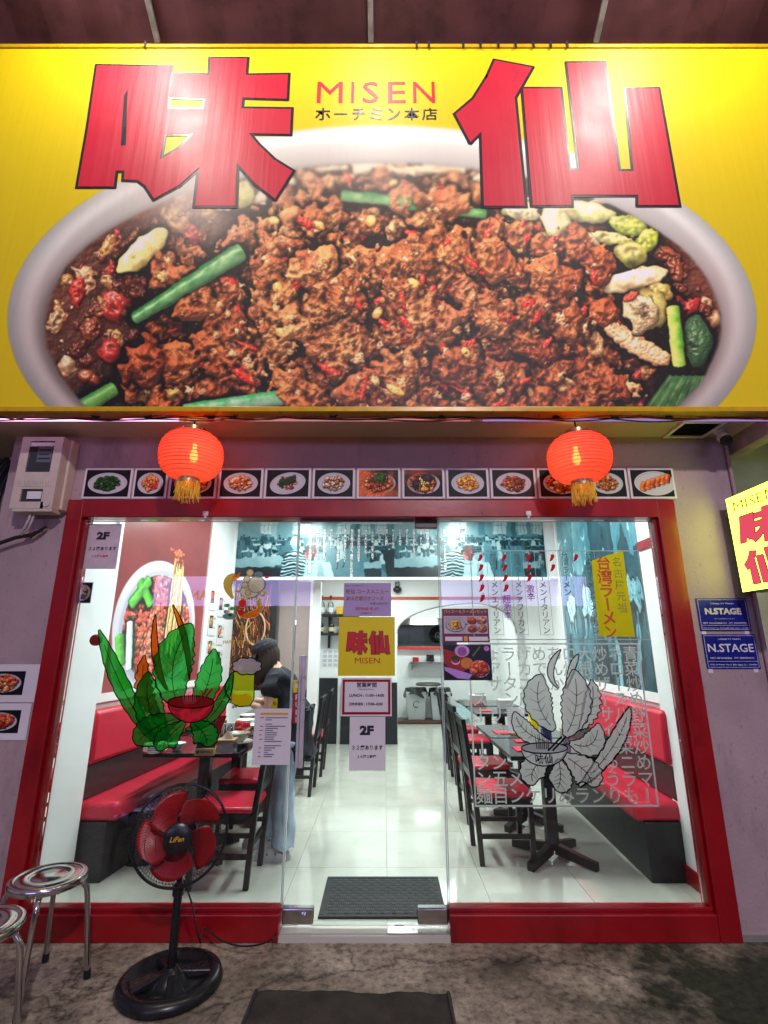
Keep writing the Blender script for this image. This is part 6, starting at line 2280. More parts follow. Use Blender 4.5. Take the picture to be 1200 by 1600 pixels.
chair0 = make_chair()
SPOTS = [(-0.845, 3.885, math.pi, 'black chair with red seat nearest the glass on the left side'),
         (-0.90, 4.62, math.pi, 'black chair with red seat beyond the standing woman'),
         (-0.735, 5.93, math.pi, 'black slat chair on the left of the aisle right of the door handle'),
         (-0.725, 6.75, math.pi + 0.03, 'farthest black slat chair on the left of the aisle'),
         (0.66, 4.25, 0.0, 'black chair with red seat nearest the glass on the right side'),
         (0.70, 5.10, 0.03, 'second black chair from the glass on the right of the aisle'),
         (0.78, 6.38, 0, 'third black chair from the glass on the right of the aisle'),
         (0.79, 7.10, 0, 'farthest black chair on the right of the aisle')]
for i, (x, y, a, lb) in enumerate(SPOTS):
    o = chair0 if i == 0 else copy_tree(chair0)
    o.location = (x, y, 0)
    o.rotation_euler = (0, 0, a)
    o['label'] = lb


def make_table():
    t = thing('table', 'x', 'table', (0, 0, 0), 'black pedestal tables')
    build('tabletop', MB().box(-0.35, 0.35, -0.355, 0.355, 0.722, 0.752), pm('black_tabletop', (0.010, 0.012, 0.016), 0.16, var=0.2), t, bev=0.004)
    build('column', MB().box(-0.042, 0.042, -0.042, 0.042, 0.09, 0.72), M['black_wood'], t, bev=0.006)
    build('top_plate', MB().box(-0.18, 0.18, -0.18, 0.18, 0.705, 0.7215), M['black_wood'], t)
    for a in (45, 135, 225, 315):
        a = math.radians(a)
        c, s = math.cos(a), math.sin(a)
        P = lambda r, w, z: (c * r - s * w, s * r + c * w, z)
        q = MB().hexa([P(0.03, -.026, .035), P(0.33, -.026, 0.0), P(0.33, .026, 0.0), P(0.03, .026, .035)], [P(0.03, -.026, .105), P(0.33, -.026, .05), P(0.33, .026, .05), P(0.03, .026, .105)])
        build('foot', q, M['black_wood'], t, bev=0.004)
    return t


tab0 = make_table()
TABS = [(-1.40, 4.30, 'black table by the left bench nearest the glass set with bowls and bottles'),
        (-1.36, 5.06, 'second black table from the glass by the left bench'),
        (-1.28, 6.40, 'farthest black table on the left side'),
        (1.245, 4.20, 'black pedestal table by the right bench nearest the glass'),
        (1.26, 4.95, 'second black pedestal table from the glass by the right bench'),
        (1.42, 6.50, 'third black table from the glass on the right side'),
        (1.42, 7.30, 'farthest black table on the right side')]
for i, (x, y, lb) in enumerate(TABS):
    o = tab0 if i == 0 else copy_tree(tab0)
    o.location = (x, y, 0)
    o['label'] = lb
TZ = 0.7535

# things on the near left table --------------------------------------
BOWL = [(0.032, 0.0), (0.034, 0.008), (0.060, 0.030), (0.078, 0.060), (0.074, 0.060), (0.056, 0.033), (0.0, 0.014)]
PLATE = [(0.05, 0.0), (0.052, 0.006), (0.085, 0.020), (0.083, 0.023), (0.05, 0.010), (0.0, 0.010)]


def lathe_thing(name, lab, cat, prof, c, m, n=28, k=1.0, group=None):
    return tag(build(name, MB().lathe([(r * k, z * k) for r, z in prof], n, c, capt=False), m, smooth=True, ang=60), lab, cat, group)


pz = UZ(242, 1176, TZ)
for k in range(4):
    lathe_thing('small_plate', ['bottom white plate of the stack on the left table', 'second white plate from the bottom of the stack', 'third white plate from the bottom of the stack', 'topmost white plate of the stack on the left table'][k], 'plate', PLATE, (pz.x, pz.y, TZ + 0.0005 + k * 0.0135), M['china'], k=0.98, group='stacked white plates')
pz = UZ(276, 1172, TZ)
lathe_thing('rice_bowl', 'small white bowl beside the stack of plates', 'bowl', BOWL, (pz.x, pz.y, TZ + .0005), M['china'], k=0.82)
pz = UZ(372, 1164, TZ)
lathe_thing('serving_plate', 'wide white plate under the noodle bowl by the tissue box', 'plate', PLATE, (pz.x, pz.y, TZ + .0005), M['china'], k=1.35)
t = thing('noodle_bowl', 'large cream noodle bowl with a spoon near the tissue box', 'bowl', (pz.x, pz.y, TZ + .015))
build('bowl', MB().lathe([(r * 1.15, z * 1.25) for r, z in BOWL], 30, (pz.x, pz.y, TZ + .0155), capt=False), pm('cream_china', (0.62, 0.58, 0.46), 0.15, var=.03), t, smooth=True, ang=60)
build('spoon', MB().tube([(pz.x + .01, pz.y, TZ + .05), (pz.x + .05, pz.y - .01, TZ + .10), (pz.x + .085, pz.y - .02, TZ + .125)], [0.013, 0.006, 0.007], 8), pm('cream_spoon', (0.66, 0.60, 0.40), 0.3), t, smooth=True)
pz = UZ(350, 1178, TZ)
t = thing('tissue_box', 'brushed steel tissue box with wooden rim and a white tissue', 'tissue box', (pz.x, pz.y, TZ))
build('body', MB().box(pz.x - .062, pz.x + .062, pz.y, pz.y + .115, TZ + .0005, TZ + .080), M['steel'], t, bev=0.003)
build('rim', MB().box(pz.x - .066, pz.x + .066, pz.y - .004, pz.y + .119, TZ + .0805, TZ + .092), M['wood'], t, bev=0.002)
q = MB()
q.add([(pz.x - .045, pz.y + .055, TZ + .093), (pz.x + .045, pz.y + .05, TZ + .093), (pz.x + .030, pz.y + .06, TZ + .135), (pz.x, pz.y + .045, TZ + .148), (pz.x - .025, pz.y + .062, TZ + .12), (pz.x, pz.y + .085, TZ + .093)], [(0, 1, 2, 3, 4), (1, 5, 3, 2), (5, 0, 4, 3)])
build('tissue', q, M['paper'], t)
pz = UZ(318, 1181, TZ)
t = thing('menu_holder', 'pale wooden table holder with red menu cards', 'menu holder', (pz.x, pz.y, TZ))
build('tray', MB().box(pz.x - .066, pz.x + .066, pz.y, pz.y + .05, TZ + .0005, TZ + .046), M['wood'], t, bev=0.002)
q = MB()
lettering(q, 'SAPPORO', (pz.x + .016, pz.y - .0015, TZ + .024), XU, ZU, w=.078, bold=.02)
q.lathe([(.012, 0), (0, -.0005)], 12, (pz.x - .044, pz.y - .0012, TZ + .024), 'y')
build('lettering', q, M['ink'], t)
for k, (x, hh, m, an) in enumerate(((-.035, .085, 'ink', .05), (-.012, .10, 'red_paint', -.04), (.022, .17, 'red_paint', .12), (.034, .22, 'red_paint', .16))):
    q = MB().hexa([(pz.x + x - .028, pz.y + .012 + k * .008, TZ + .04), (pz.x + x + .028, pz.y + .012 + k * .008, TZ + .04), (pz.x + x + .028, pz.y + .015 + k * .008, TZ + .04), (pz.x + x - .028, pz.y + .015 + k * .008, TZ + .04)],
                  [(pz.x + x - .028 + an * hh * 2, pz.y + .012 + k * .008, TZ + .04 + hh), (pz.x + x + .028 + an * hh * 2, pz.y + .012 + k * .008, TZ + .04 + hh), (pz.x + x + .028 + an * hh * 2, pz.y + .015 + k * .008, TZ + .04 + hh), (pz.x + x - .028 + an * hh * 2, pz.y + .015 + k * .008, TZ + .04 + hh)])
    c = build('card', q, M[m], t)
    if k >= 2:
        q = MB().box(pz.x + x - .012, pz.x + x + .014, pz.y + .0105 + k * .008, pz.y + .0118 + k * .008, TZ + .07, TZ + .09 + hh * .3)
        build('printed_patch', q, M['gold'], c)


def can(px, py, lab):
    p = UZ(px, py, TZ)
    t = thing('drink_can', lab, 'can', (p.x, p.y, TZ), 'red drink cans')
    build('body', MB().lathe([(.026, 0), (.033, .010), (.033, .108), (.026, .120)], 24, (p.x, p.y, TZ + .0005), capt=False), pm('can_red', (0.55, 0.01, 0.015), 0.2, metal=.3), t, smooth=True)
    build('lid', MB().lathe([(.026, .119), (.025, .122), (0, .120)], 24, (p.x, p.y, TZ)), M['steel'], t, smooth=True)
    v, f = glyph('Coca-Cola', 0.0)
    lo, hi = v.min(0), v.max(0)
    q = MB()
    sc = .062 / (hi[0] - lo[0])
    vv = []
    for x, y in v:
        a = (x - (lo[0] + hi[0]) / 2) * sc / .0336
        vv.append((p.x + .0336 * math.sin(a), p.y - .0336 * math.cos(a), TZ + .075 + (y - (lo[1] + hi[1]) / 2) * sc * 1.5 + .12 * a * .0336))
    q.add(vv, f)
    build('lettering', q, M['white_print'], t)


can(372, 1150, 'first red drink can with white script on the left table')
can(384, 1152, 'second red drink can beside the noodle bowl')
for k, (px, py, r, hh, m, lb) in enumerate(((343, 1150, .022, .13, 'steel', 'steel topped shaker behind the tissue box'), (350, 1149, .020, .12, 'chrome', 'chrome shaker between the can and the tissue box'), (336, 1153, .020, .11, 'china', 'white shaker behind the red menu cards'), (358, 1152, .024, .10, 'clear', 'clear glass jar behind the tissue box'))):
    p = UZ(px, py, TZ)
    t = thing('shaker', lb, 'shaker', (p.x, p.y, TZ), 'condiment shakers on the left table')
    build('body', MB().lathe([(r, 0), (r, hh * .75), (r * .7, hh * .85)], 18, (p.x, p.y, TZ + .0005)), M[m], t, smooth=True)
    build('cap', MB().lathe([(r * .8, hh * .85), (r * .8, hh), (0, hh * 1.02)], 18, (p.x, p.y, TZ + .0005)), M['steel'], t, smooth=True)
for k, (px, py) in enumerate(((388, 1120), (402, 1136), (384, 1128))):
    p = UZ(px, py, TZ)
    lathe_thing('dinner_plate', ['white plate far back on the second left table', 'white plate at the right edge of the left table', 'white plate beside the woman'][k], 'plate', PLATE, (p.x, p.y, TZ + .0005), M['china'], k=1.1, group='plates on the left tables')
lathe_thing('bucket_lid', 'lavender ringed lid on the floor bucket behind the fan', 'lid', [(0.0, 0.0), (.165, 0.0), (.17, .012), (.15, .02), (.12, .012), (.09, .018), (.05, .012), (0, .014)], (UZ(232, 1257, .36).x, UZ(232, 1257, .36).y, .36), pm('lavender_plastic', (0.36, 0.33, 0.66), 0.35), n=32)
p = UZ(232, 1257, .36)
tag(build('floor_bucket', MB().lathe([(.13, .002), (.16, .358), (.15, .358), (.12, .02)], 28, (p.x, p.y, 0)), M['black_plastic'], smooth=True), 'black bucket under the lavender lid in front of the left bench', 'bucket')

# things on the right tables -----------------------------------------
RT = [(1.05, 4.10, 'red menu sheet on the near right table', .13, .18, 'red_vinyl'), (1.12, 4.42, 'pink folded napkin on the near right table', .10, .12, 'red_vinyl'), (1.06, 4.86, 'red menu sheet on the second right table', .13, .18, 'red_vinyl'), (1.22, 6.44, 'red menu sheet on the third right table', .16, .2, 'red_vinyl'), (1.24, 7.2, 'red menu sheet on the farthest right table', .16, .2, 'red_vinyl')]
for x, y, lb, a, b, m in RT:
    q = MB().box(x - a / 2, x + a / 2, y - b / 2, y + b / 2, TZ + .0005, TZ + .0035)
    q.box(x - a / 3, x + a / 3, y - b / 3, y - b / 4, TZ + .0036, TZ + .0045)
    tag(build('menu_sheet', q, M[m]), lb, 'menu sheet', 'red sheets on the right tables')
for x, y, m, w, hh, lb in ((1.40, 5.02, 'yellow', .07, .16, 'yellow carton on the second right table'), (1.52, 5.05, 'blue_plaque', .08, .20, 'blue carton on the second right table'), (1.30, 5.12, 'china', .10, .06, 'white napkin box on the second right table'), (1.50, 6.6, 'grey_plastic', .16, .10, 'grey tray box on the third right table'), (1.30, 7.35, 'grey_plastic', .20, .09, 'grey tray box on the farthest right table'), (1.45, 4.32, 'steel', .06, .10, 'steel chopstick holder on the near right table')):
    t = thing('table_box', lb, 'box', (x, y, TZ))
    build('body', MB().box(x - w / 2, x + w / 2, y - w / 2, y + w / 2, TZ + .0005, TZ + hh), M[m], t, bev=.006)
    build('lid', MB().box(x - w / 2 - .003, x + w / 2 + .003, y - w / 2 - .003, y + w / 2 + .003, TZ + hh + .0005, TZ + hh + .012), M['frame_white'] if m != 'steel' else M['wood'], t, bev=.003)
t = thing('menu_stand', 'upright white menu card standing on the second right table', 'menu stand', (1.18, 4.75, TZ))
build('card', MB().box(1.10, 1.25, 4.75, 4.756, TZ + .012, TZ + .22), M['paper'], t)
build('foot', MB().box(1.12, 1.23, 4.73, 4.775, TZ + .0005, TZ + .014), M['wood'], t)

# mats ---------------------------------------------------------------
t = thing('door_mat', 'grey patterned rubber mat on the tiles just inside the door', 'mat', (0, 3.6, 0))
build('mat', MB().box(-0.378, 0.362, 3.345, 3.862, 0.001, 0.010), M['rubber'], t, bev=.003)
bd = MB()
for x0, x1, y0, y1 in ((-.378, .362, 3.345, 3.372), (-.378, .362, 3.835, 3.862), (-.378, -.350, 3.372, 3.835), (.334, .362, 3.372, 3.835)):
    bd.box(x0 + .002, x1 - .002, y0 + .002, y1 - .002, 0.0101, .013)
build('border', bd, M['rubber'], t)
q = MB()
for i in range(20):
    for j in range(13):
        x, y = -.335 + i * .0345, 3.385 + j * .0345
        if (i + j) % 2:
            q.box(x, x + .028, y, y + .006, .0102, .0145)
            q.box(x, x + .028, y + .012, y + .018, .0102, .0145)
        else:
            q.box(x + .004, x + .010, y, y + .028, .0102, .0145)
            q.box(x + .016, x + .022, y, y + .028, .0102, .0145)
build('raised_pattern', q, pm('grey_rubber', (0.05, 0.052, 0.055), 0.7, var=.2), t, kind='stuff')
a, b = UZ(400, 1549, GZ + .01), UZ(700, 1547, GZ + .01)
t = thing('outdoor_mat', 'worn dark mat on the concrete before the entrance', 'mat', ((a.x + b.x) / 2, a.y - .25, GZ))
vs, fs = [], []
nx_, ny_ = 36, 24
for j in range(ny_ + 1):
    for i in range(nx_ + 1):
        x = a.x + (b.x - a.x) * i / nx_
        y = a.y - .52 + .52 * j / ny_ + .006 * math.sin(i * .5)
        vs.append((x, y, gz(x, y) + .012 + .002 * math.sin(i * 1.3 + j)))
for j in range(ny_):
    for i in range(nx_):
        k = j * (nx_ + 1) + i
        fs.append((k, k + 1, k + nx_ + 2, k + nx_ + 1))
q = MB()
q.add(vs, fs)
mo = build('pile', q, pm('worn_mat', (0.045, 0.036, 0.027), 0.95, var=.6, scale=7, bump=1.0, bscale=160, grime=.5), t, smooth=True)
so = mo.modifiers.new('thickness', 'SOLIDIFY')
so.thickness = .012
for x in (a.x, b.x):
    ed = MB()
    ed.tube([(x, a.y - .52 + .52 * j / 12, gz(x, a.y - .52 + .52 * j / 12) + .014) for j in range(13)], .009, 6)
    build('edging', ed, M['rubber'], t, smooth=True)

# ------------------------------------------------------------------ pedestal fan
def fan():
    bp = UZ(265, 1541, GZ)
    hc = UY(281, 1304, bp.y - 0.02)
    bz = GZ + 0.006
    t = thing('pedestal_fan', 'black pedestal fan with five red blades standing before the left pane', 'fan', (bp.x, bp.y, bz))
    base = MB().lathe([(.232, 0), (.238, .012), (.228, .036), (.205, .048), (.182, .044), (.168, .022), (.120, .014), (.085, .020), (.055, .050), (.040, .062), (.030, .075), (0, .075)], 56, (bp.x, bp.y, bz))
    build('base', base, M['black_plastic'], t, smooth=True, ang=50)
    rb = MB()
    for k in range(4):
        aa = k * math.pi / 2 + .5
        c, s = math.cos(aa), math.sin(aa)
        P = lambda r, w, z: (bp.x + c * r - s * w, bp.y + s * r + c * w, bz + z)
        rb.hexa([P(.04, -.02, .018), P(.175, -.05, .018), P(.175, .05, .018), P(.04, .02, .018)], [P(.04, -.018, .058), P(.175, -.045, .038), P(.175, .045, .038), P(.04, .018, .058)])
    build('rib', rb, M['black_plastic'], t, bev=.006)
    build('pole', MB().tube([(bp.x, bp.y, bz + .06), (bp.x, bp.y, hc.z - .17)], .0135, 14), M['black_plastic'], t, smooth=True)
    build('lower_pole', MB().tube([(bp.x, bp.y, bz + .05), (bp.x, bp.y, bz + .36)], .020, 14), M['black_plastic'], t, smooth=True)
    build('collar', MB().lathe([(.018, .355), (.027, .36), (.027, .40), (.016, .41)], 16, (bp.x, bp.y, bz)), M['black_plastic'], t, smooth=True)
    # head in its own frame, axis pointing out of the face
    yaw, pit = math.radians(14), math.radians(5)
    n = Vector((math.sin(yaw) * math.cos(pit), -math.cos(yaw) * math.cos(pit), math.sin(pit)))
    ux = Vector((math.cos(yaw), math.sin(yaw), 0))
    uz = n.cross(ux) * -1
    if uz.z < 0:
        uz = -uz
    H = lambda r, a, d: hc + ux * (r * math.cos(a)) + uz * (r * math.sin(a)) + n * d
    R = .222
    ring = MB().tube([H(R, a, .0) for a in np.linspace(0, 2 * math.pi, 64, endpoint=False)], .0065, 8, closed=True)
    build('cage_ring', ring, M['black_plastic'], t, smooth=True)
    w1, w2 = MB(), MB()
    for k in range(84):
        a = 2 * math.pi * k / 84
        tw = .38
        w1.tube([H(.066, a, .074), H(.12, a + tw * .35, .070), H(.175, a + tw * .75, .050), H(.212, a + tw * .95, .020), H(R, a + tw, .002)], .0010, 3, cap=False)
        w2.tube([H(.07, a, -.088), H(.13, a - tw * .35, -.086), H(.18, a - tw * .7, -.070), H(.213, a - tw * .95, -.028), H(R, a - tw, -.002)], .0010, 3, cap=False)
    for r, d in ((.10, .0735), (.15, .062), (.195, .037)):
        w1.tube([H(r, a, d) for a in np.linspace(0, 2 * math.pi, 48, endpoint=False)], .0012, 3, closed=True)
    build('front_cage', w1, M['wire'], t, kind='stuff')
    build('rear_cage', w2, M['wire'], t, kind='stuff')
    for k in range(5):
        a0 = math.radians(138 + 72 * k)
        vs, fs = [], []
        nr, na = 8, 9
        for i in range(nr + 1):
            q_ = i / nr
            r = .045 + (.196 - .045) * q_
            half = .38 + .26 * math.sin(min(1, q_ * 1.15) * math.pi * .62) - .10 * max(0, q_ - .8) * 5
            sw = -.42 * q_ ** 1.2
            for j in range(na + 1):
                s = -1 + 2 * j / na
                aa = a0 + sw + half * s
                rr = r * (1 - .10 * (q_ ** 3) * (s + .3) ** 2)
                d = .012 + .036 * s * (1 - .25 * q_) - .004 * s * s
                vs.append(H(rr, aa, d))
        for i in range(nr):
            for j in range(na):
                a_ = i * (na + 1) + j
                fs.append((a_, a_ + 1, a_ + na + 2, a_ + na + 1))
        q = MB()
        q.add(vs, fs)
        b = build('blade', q, M['red_plastic'], t, smooth=True)
        s_ = b.modifiers.new('thickness', 'SOLIDIFY')
        s_.thickness = .002
    def lath(prof, m, name, nn=32):
        vs, fs = [], []
        for r, d in prof:
            for k in range(nn):
                vs.append(H(r, 2 * math.pi * k / nn, d))
        for i in range(len(prof) - 1):
            for k in range(nn):
                fs.append((i * nn + k, i * nn + (k + 1) % nn, (i + 1) * nn + (k + 1) % nn, (i + 1) * nn + k))
        fs.append(tuple((len(prof) - 1) * nn + k for k in range(nn)))
        q = MB()
        q.add(vs, fs)
        return build(name, q, M[m], t, smooth=True)
    hub = lath([(.064, .055), (.068, .070), (.066, .082), (.055, .088), (.012, .090)], 'black_plastic', 'badge_cap')
    lath([(.04, -.03), (.045, .0), (.045, .03), (.03, .045)], 'red_plastic', 'blade_hub')
    lath([(.02, -.30), (.055, -.29), (.072, -.25), (.075, -.13), (.068, -.09), (.02, -.085)], 'black_plastic', 'motor')
    q = MB()
    c = H(0, 0, .0915)
    lettering(q, 'LiFan', c, ux, uz, w=.062, shear=.25, bold=.01)
    build('lettering', q, M['gold'], hub)
    q = MB()
    mp = H(0, 0, -.20)
    q.tube([mp - uz * .06, (mp + Vector((bp.x, bp.y, mp.z - .12))) / 2 - Vector((0, 0, .05)), Vector((bp.x, bp.y, hc.z - .15))], [.026, .028, .022], 10)
    build('neck', q, M['black_plastic'], t, smooth=True)
    q = MB()
    q.tube([H(.0, 0, -.24) + uz * .07, H(0, 0, -.24) + uz * .10], .010, 8)
    build('oscillation_knob', q, M['black_plastic'], t)
    # cord
    pts = [UY(a_, b_, 3.10 - .03 * k_) for k_, (a_, b_) in enumerate(((300, 1425), (318, 1450), (345, 1469), (375, 1478), (405, 1476), (428, 1466)))]
    for p_ in pts:
        p_.z = max(p_.z, gz(p_.x, p_.y) + .007)
    pts += [Vector((-.585, 3.14, .0)), Vector((-.575, 3.155, .03))]
    st = Vector((bp.x + .02, bp.y, hc.z - .2))
    pts = [st, Vector((bp.x + .06, bp.y + .02, .30)), Vector((bp.x + .11, bp.y + .05, .12))] + pts[1:]
    sm = []
    for i in range(len(pts) - 1):
        p0, p1, p2, p3 = pts[max(0, i - 1)], pts[i], pts[i + 1], pts[min(len(pts) - 1, i + 2)]
        for k in range(6):
            s = k / 6
            sm.append(.5 * ((2 * p1) + (p2 - p0) * s + (2 * p0 - 5 * p1 + 4 * p2 - p3) * s * s + (3 * p1 - p0 - 3 * p2 + p3) * s ** 3))
    build('cord', MB().tube(sm, .004, 6), M['wire'], t, smooth=True)


fan()

# ------------------------------------------------------------------ stools
def stool(cx, cy, lab, rot):
    g = gz(cx, cy)
    t = thing('stool', lab, 'stool', (cx, cy, g), 'steel stools by the left pillar')
    z = g + .455
    R = .168
    seat = MB().lathe([(R - .004, -.032), (R, -.028), (R, -.006), (R - .006, 0), (R - .022, .001), (R - .028, -.003), (R - .034, -.003), (R - .040, .001), (.085, .002), (.080, -.003), (.072, -.003), (.066, .002), (.0, .002)], 56, (cx, cy, z))
    build('seat', seat, M['steel'], t, smooth=True, ang=50)
    for k in range(4):
        a = rot + k * math.pi / 2
        c, s = math.cos(a), math.sin(a)
        pth = [(cx + c * r, cy + s * r, zz) for r, zz in ((.03, z - .04), (.11, z - .038), (.150, z - .045), (.172, z - .075), (.180, z - .12), (.196, g + .22), (.222, g + .004))]
        sm = [Vector(pth[0])]
        for i in range(1, len(pth)):
            for kk in range(1, 4):
                sm.append(Vector(pth[i - 1]).lerp(Vector(pth[i]), kk / 3))
        lg = build('leg', MB().tube(sm, .0125, 10), M['chrome'], t, smooth=True)
        e = Vector(pth[-1])
        build('foot_cap', MB().tube([e + Vector((-c * .002, -s * .002, .035)), e], .0155, 10), M['black_plastic'], lg, smooth=True)


a = UZ(76, 1372, GZ + .45)
stool(a.x, a.y, 'round steel stool with ringed seat in front of the left pillar', .35)
b = UZ(-38, 1448, GZ + .45)
stool(b.x, b.y, 'steel stool cut by the left edge of the photo', .15)

# ------------------------------------------------------------------ things on the pillars
t = thing('electric_meter_box', 'cream plastic electric meter box high on the left pillar', 'meter box', (-2.24, WALL, 2.34))
bx0, bx1, by0, bz0, bz1 = -2.378, -2.108, 3.045, 2.345, 2.835
q = MB()
# front wall of the cover with its two windows
wx0, wx1, wz0, wz1 = bx0 + .055, bx1 - .055, bz0 + .245, bz1 - .03
vx0, vx1, vz0, vz1 = bx0 + .055, bx1 - .075, bz0 + .045, bz0 + .13
for x0, x1, z0, z1 in ((bx0, wx0, bz0, bz1), (wx1, bx1, bz0, bz1), (wx0, wx1, wz1, bz1), (wx0, wx1, vz1, wz0), (wx0, vx0 + .0001, bz0, vz1), (vx1, wx1, bz0, vz1), (wx0, wx1, bz0, vz0)):
    if x1 > x0 + .001:
        q.box(x0, x1, by0, by0 + .012, z0, z1)
build('cover_front', q, M['cream_plastic'], t)
build('body', MB().box(bx0 + .002, bx1 - .002, by0 + .0121, by0 + .07, bz0, bz1 - .002), pm('dark_inside', (0.04, 0.035, 0.04), 0.4), t)
q = MB()
q.box(bx0, bx0 + .0018, by0 + .0125, by0 + .07, bz0, bz1)
q.box(bx1 - .0018, bx1 + .001, by0 + .0125, by0 + .07, bz0, bz1)
q.box(bx0, bx1, by0 + .0125, by0 + .07, bz1 - .0018, bz1 + .001)
build('cover_side', q, M['cream_plastic'], t)
build('back_case', MB().box(bx0 - .012, bx1 + .014, by0 + .072, WALL - .001, bz0 + .01, bz1 + .01), M['cream_plastic'], t, bev=.01)
build('lower_lip', MB().box(bx0 + .02, bx1 + .004, by0 - .004, by0 + .09, bz0 - .022, bz0 - .001), M['cream_plastic'], t, bev=.006)
q = MB()
for k in range(13):
    x = bx0 + .03 + k * .017
    q.box(x, x + .006, by0 - .005, by0 - .0005, bz0 + .145, bz0 + .185)
build('louvre', q, M['cream_plastic'], t)
build('meter_window', MB().box(wx0 + .002, wx1 - .002, by0 + .002, by0 + .006, wz0 + .002, wz1 - .002), M['clear'], t)
mt_ = build('meter', MB().box(wx0 + .055, wx1 - .012, by0 + .008, by0 + .0119, wz0 + .07, wz1 - .03), pm('meter_face', (0.30, 0.30, 0.36), 0.3), t)
q = MB()
for k in range(4):
    q.box(wx0 + .062, wx1 - .02 - .01 * (k % 2), by0 + .0070, by0 + .0078, wz0 + .09 + k * .03, wz0 + .10 + k * .03)
build('dial_strip', q, M['ink'], mt_)
build('breaker', MB().box(vx0 + .04, vx1 - .01, by0 + .004, by0 + .0119, vz0 + .02, vz1 - .015), M['frame_white'], t)
build('seal_screw', MB().lathe([(.02, -.004), (.02, 0), (0, 0)], 16, (bx1 - .035, by0 - .0045, bz0 + .03), 'y'), M['cream_plastic'], t)
q = MB()
q.tube([(-2.26, by0 + .04, bz0 - .02), (-2.262, by0 + .03, bz0 - .07), (-2.285, by0 + .04, bz0 - .12), (-2.32, by0 + .06, bz0 - .15)], .009, 6)
q.tube([(-2.245, by0 + .05, bz0 - .02), (-2.245, by0 + .04, bz0 - .07), (-2.265, by0 + .05, bz0 - .12), (-2.32, by0 + .07, bz0 - .155)], .008, 6)
build('conductors', q, pm('grey_sheath', (0.45, 0.40, 0.40), 0.5), t, smooth=True)
q = MB()
q.tube([(-2.22, 3.16, bz0 - .11), (-2.27, 3.14, bz0 - .15), (-2.36, 3.13, bz0 - .17), (-2.48, 3.13, bz0 - .215), (-2.62, 3.15, bz0 - .245), (-2.9, 3.2, bz0 - .26)], .013, 8)
q.tube([(-2.20, 3.16, bz0 - .09), (-2.24, 3.15, bz0 - .13), (-2.29, 3.16, bz0 - .16)], .010, 8)
q.tube([(-2.62, 3.15, bz0 - .24), (-2.60, 3.14, bz0 - .33), (-2.55, 3.15, bz0 - .40), (-2.58, 3.16, bz0 - .47)], .008, 6)
tag(build('supply_cable', q, M['wire'], smooth=True), 'thick black supply cables drooping from the meter box across the pillar', 'cable')
t = thing('cable_coil', 'dark coil of cable hanging in the gap left of the pillar', 'cable coil', (-2.68, 3.35, 2.5))
q = MB()
rr = random.Random(8)
for k in range(9):
    R1, R2 = .10 + rr.uniform(-.02, .02), .26 + rr.uniform(-.03, .03)
    q.tube([(-2.67 + R1 * math.cos(a) + .01 * k - .04, 3.36 + .012 * k, 2.52 + R2 * math.sin(a)) for a in np.linspace(0, 2 * math.pi, 30, endpoint=False)], .009, 6, closed=True)
build('coil', q, M['wire'], t, smooth=True)
build('wall_hook', MB().tube([(-2.67, 3.9, 2.80), (-2.67, 3.35, 2.80)], .012, 6), M['galv'], t)

# bowl posters on the left pillar
for k, (z0, z1, kd, lb) in enumerate(((1.235, 1.485, 'tofu', 'upper white poster with an egg noodle bowl on the left pillar'), (.985, 1.230, 'ramen', 'lower white poster with a red noodle bowl on the left pillar'))):
    zz0, zz1 = UY(20, 1098 if k == 0 else 1157, WALL).z, UY(20, 1038 if k == 0 else 1099, WALL).z
    x1 = UY(57 if k == 0 else 50, 1100, WALL).x
    t = thing('wall_poster', lb, 'poster', (x1 - .2, WALL, zz0), 'posters on the left pillar')
    build('sheet', MB().box(-2.53, x1, WALL - .004, WALL - .001, zz0 + .003, zz1), M['paper'], t)
    xa, xb = UY(-28, 1070, WALL).x, UY(38, 1070, WALL).x
    if k:
        xa, xb = UY(-34, 1130, WALL).x, UY(31, 1130, WALL).x
    xa = max(xa, -2.525)
    q = MB()
    y = WALL - .0055
    h_ = zz1 - zz0
    q.quad((xa, y, zz0 + h_ * .2), (xb, y, zz0 + h_ * .2), (xb, y, zz0 + h_ * .82), (xa, y, zz0 + h_ * .82), [(0, 0), (1, 0), (1, 1), (0, 1)])
    build('photo', q, print_mat('bowl_photo', dish_picture(kd, 60 + k, 120, 84, (0.03, 0.03, 0.08)), .35), t)

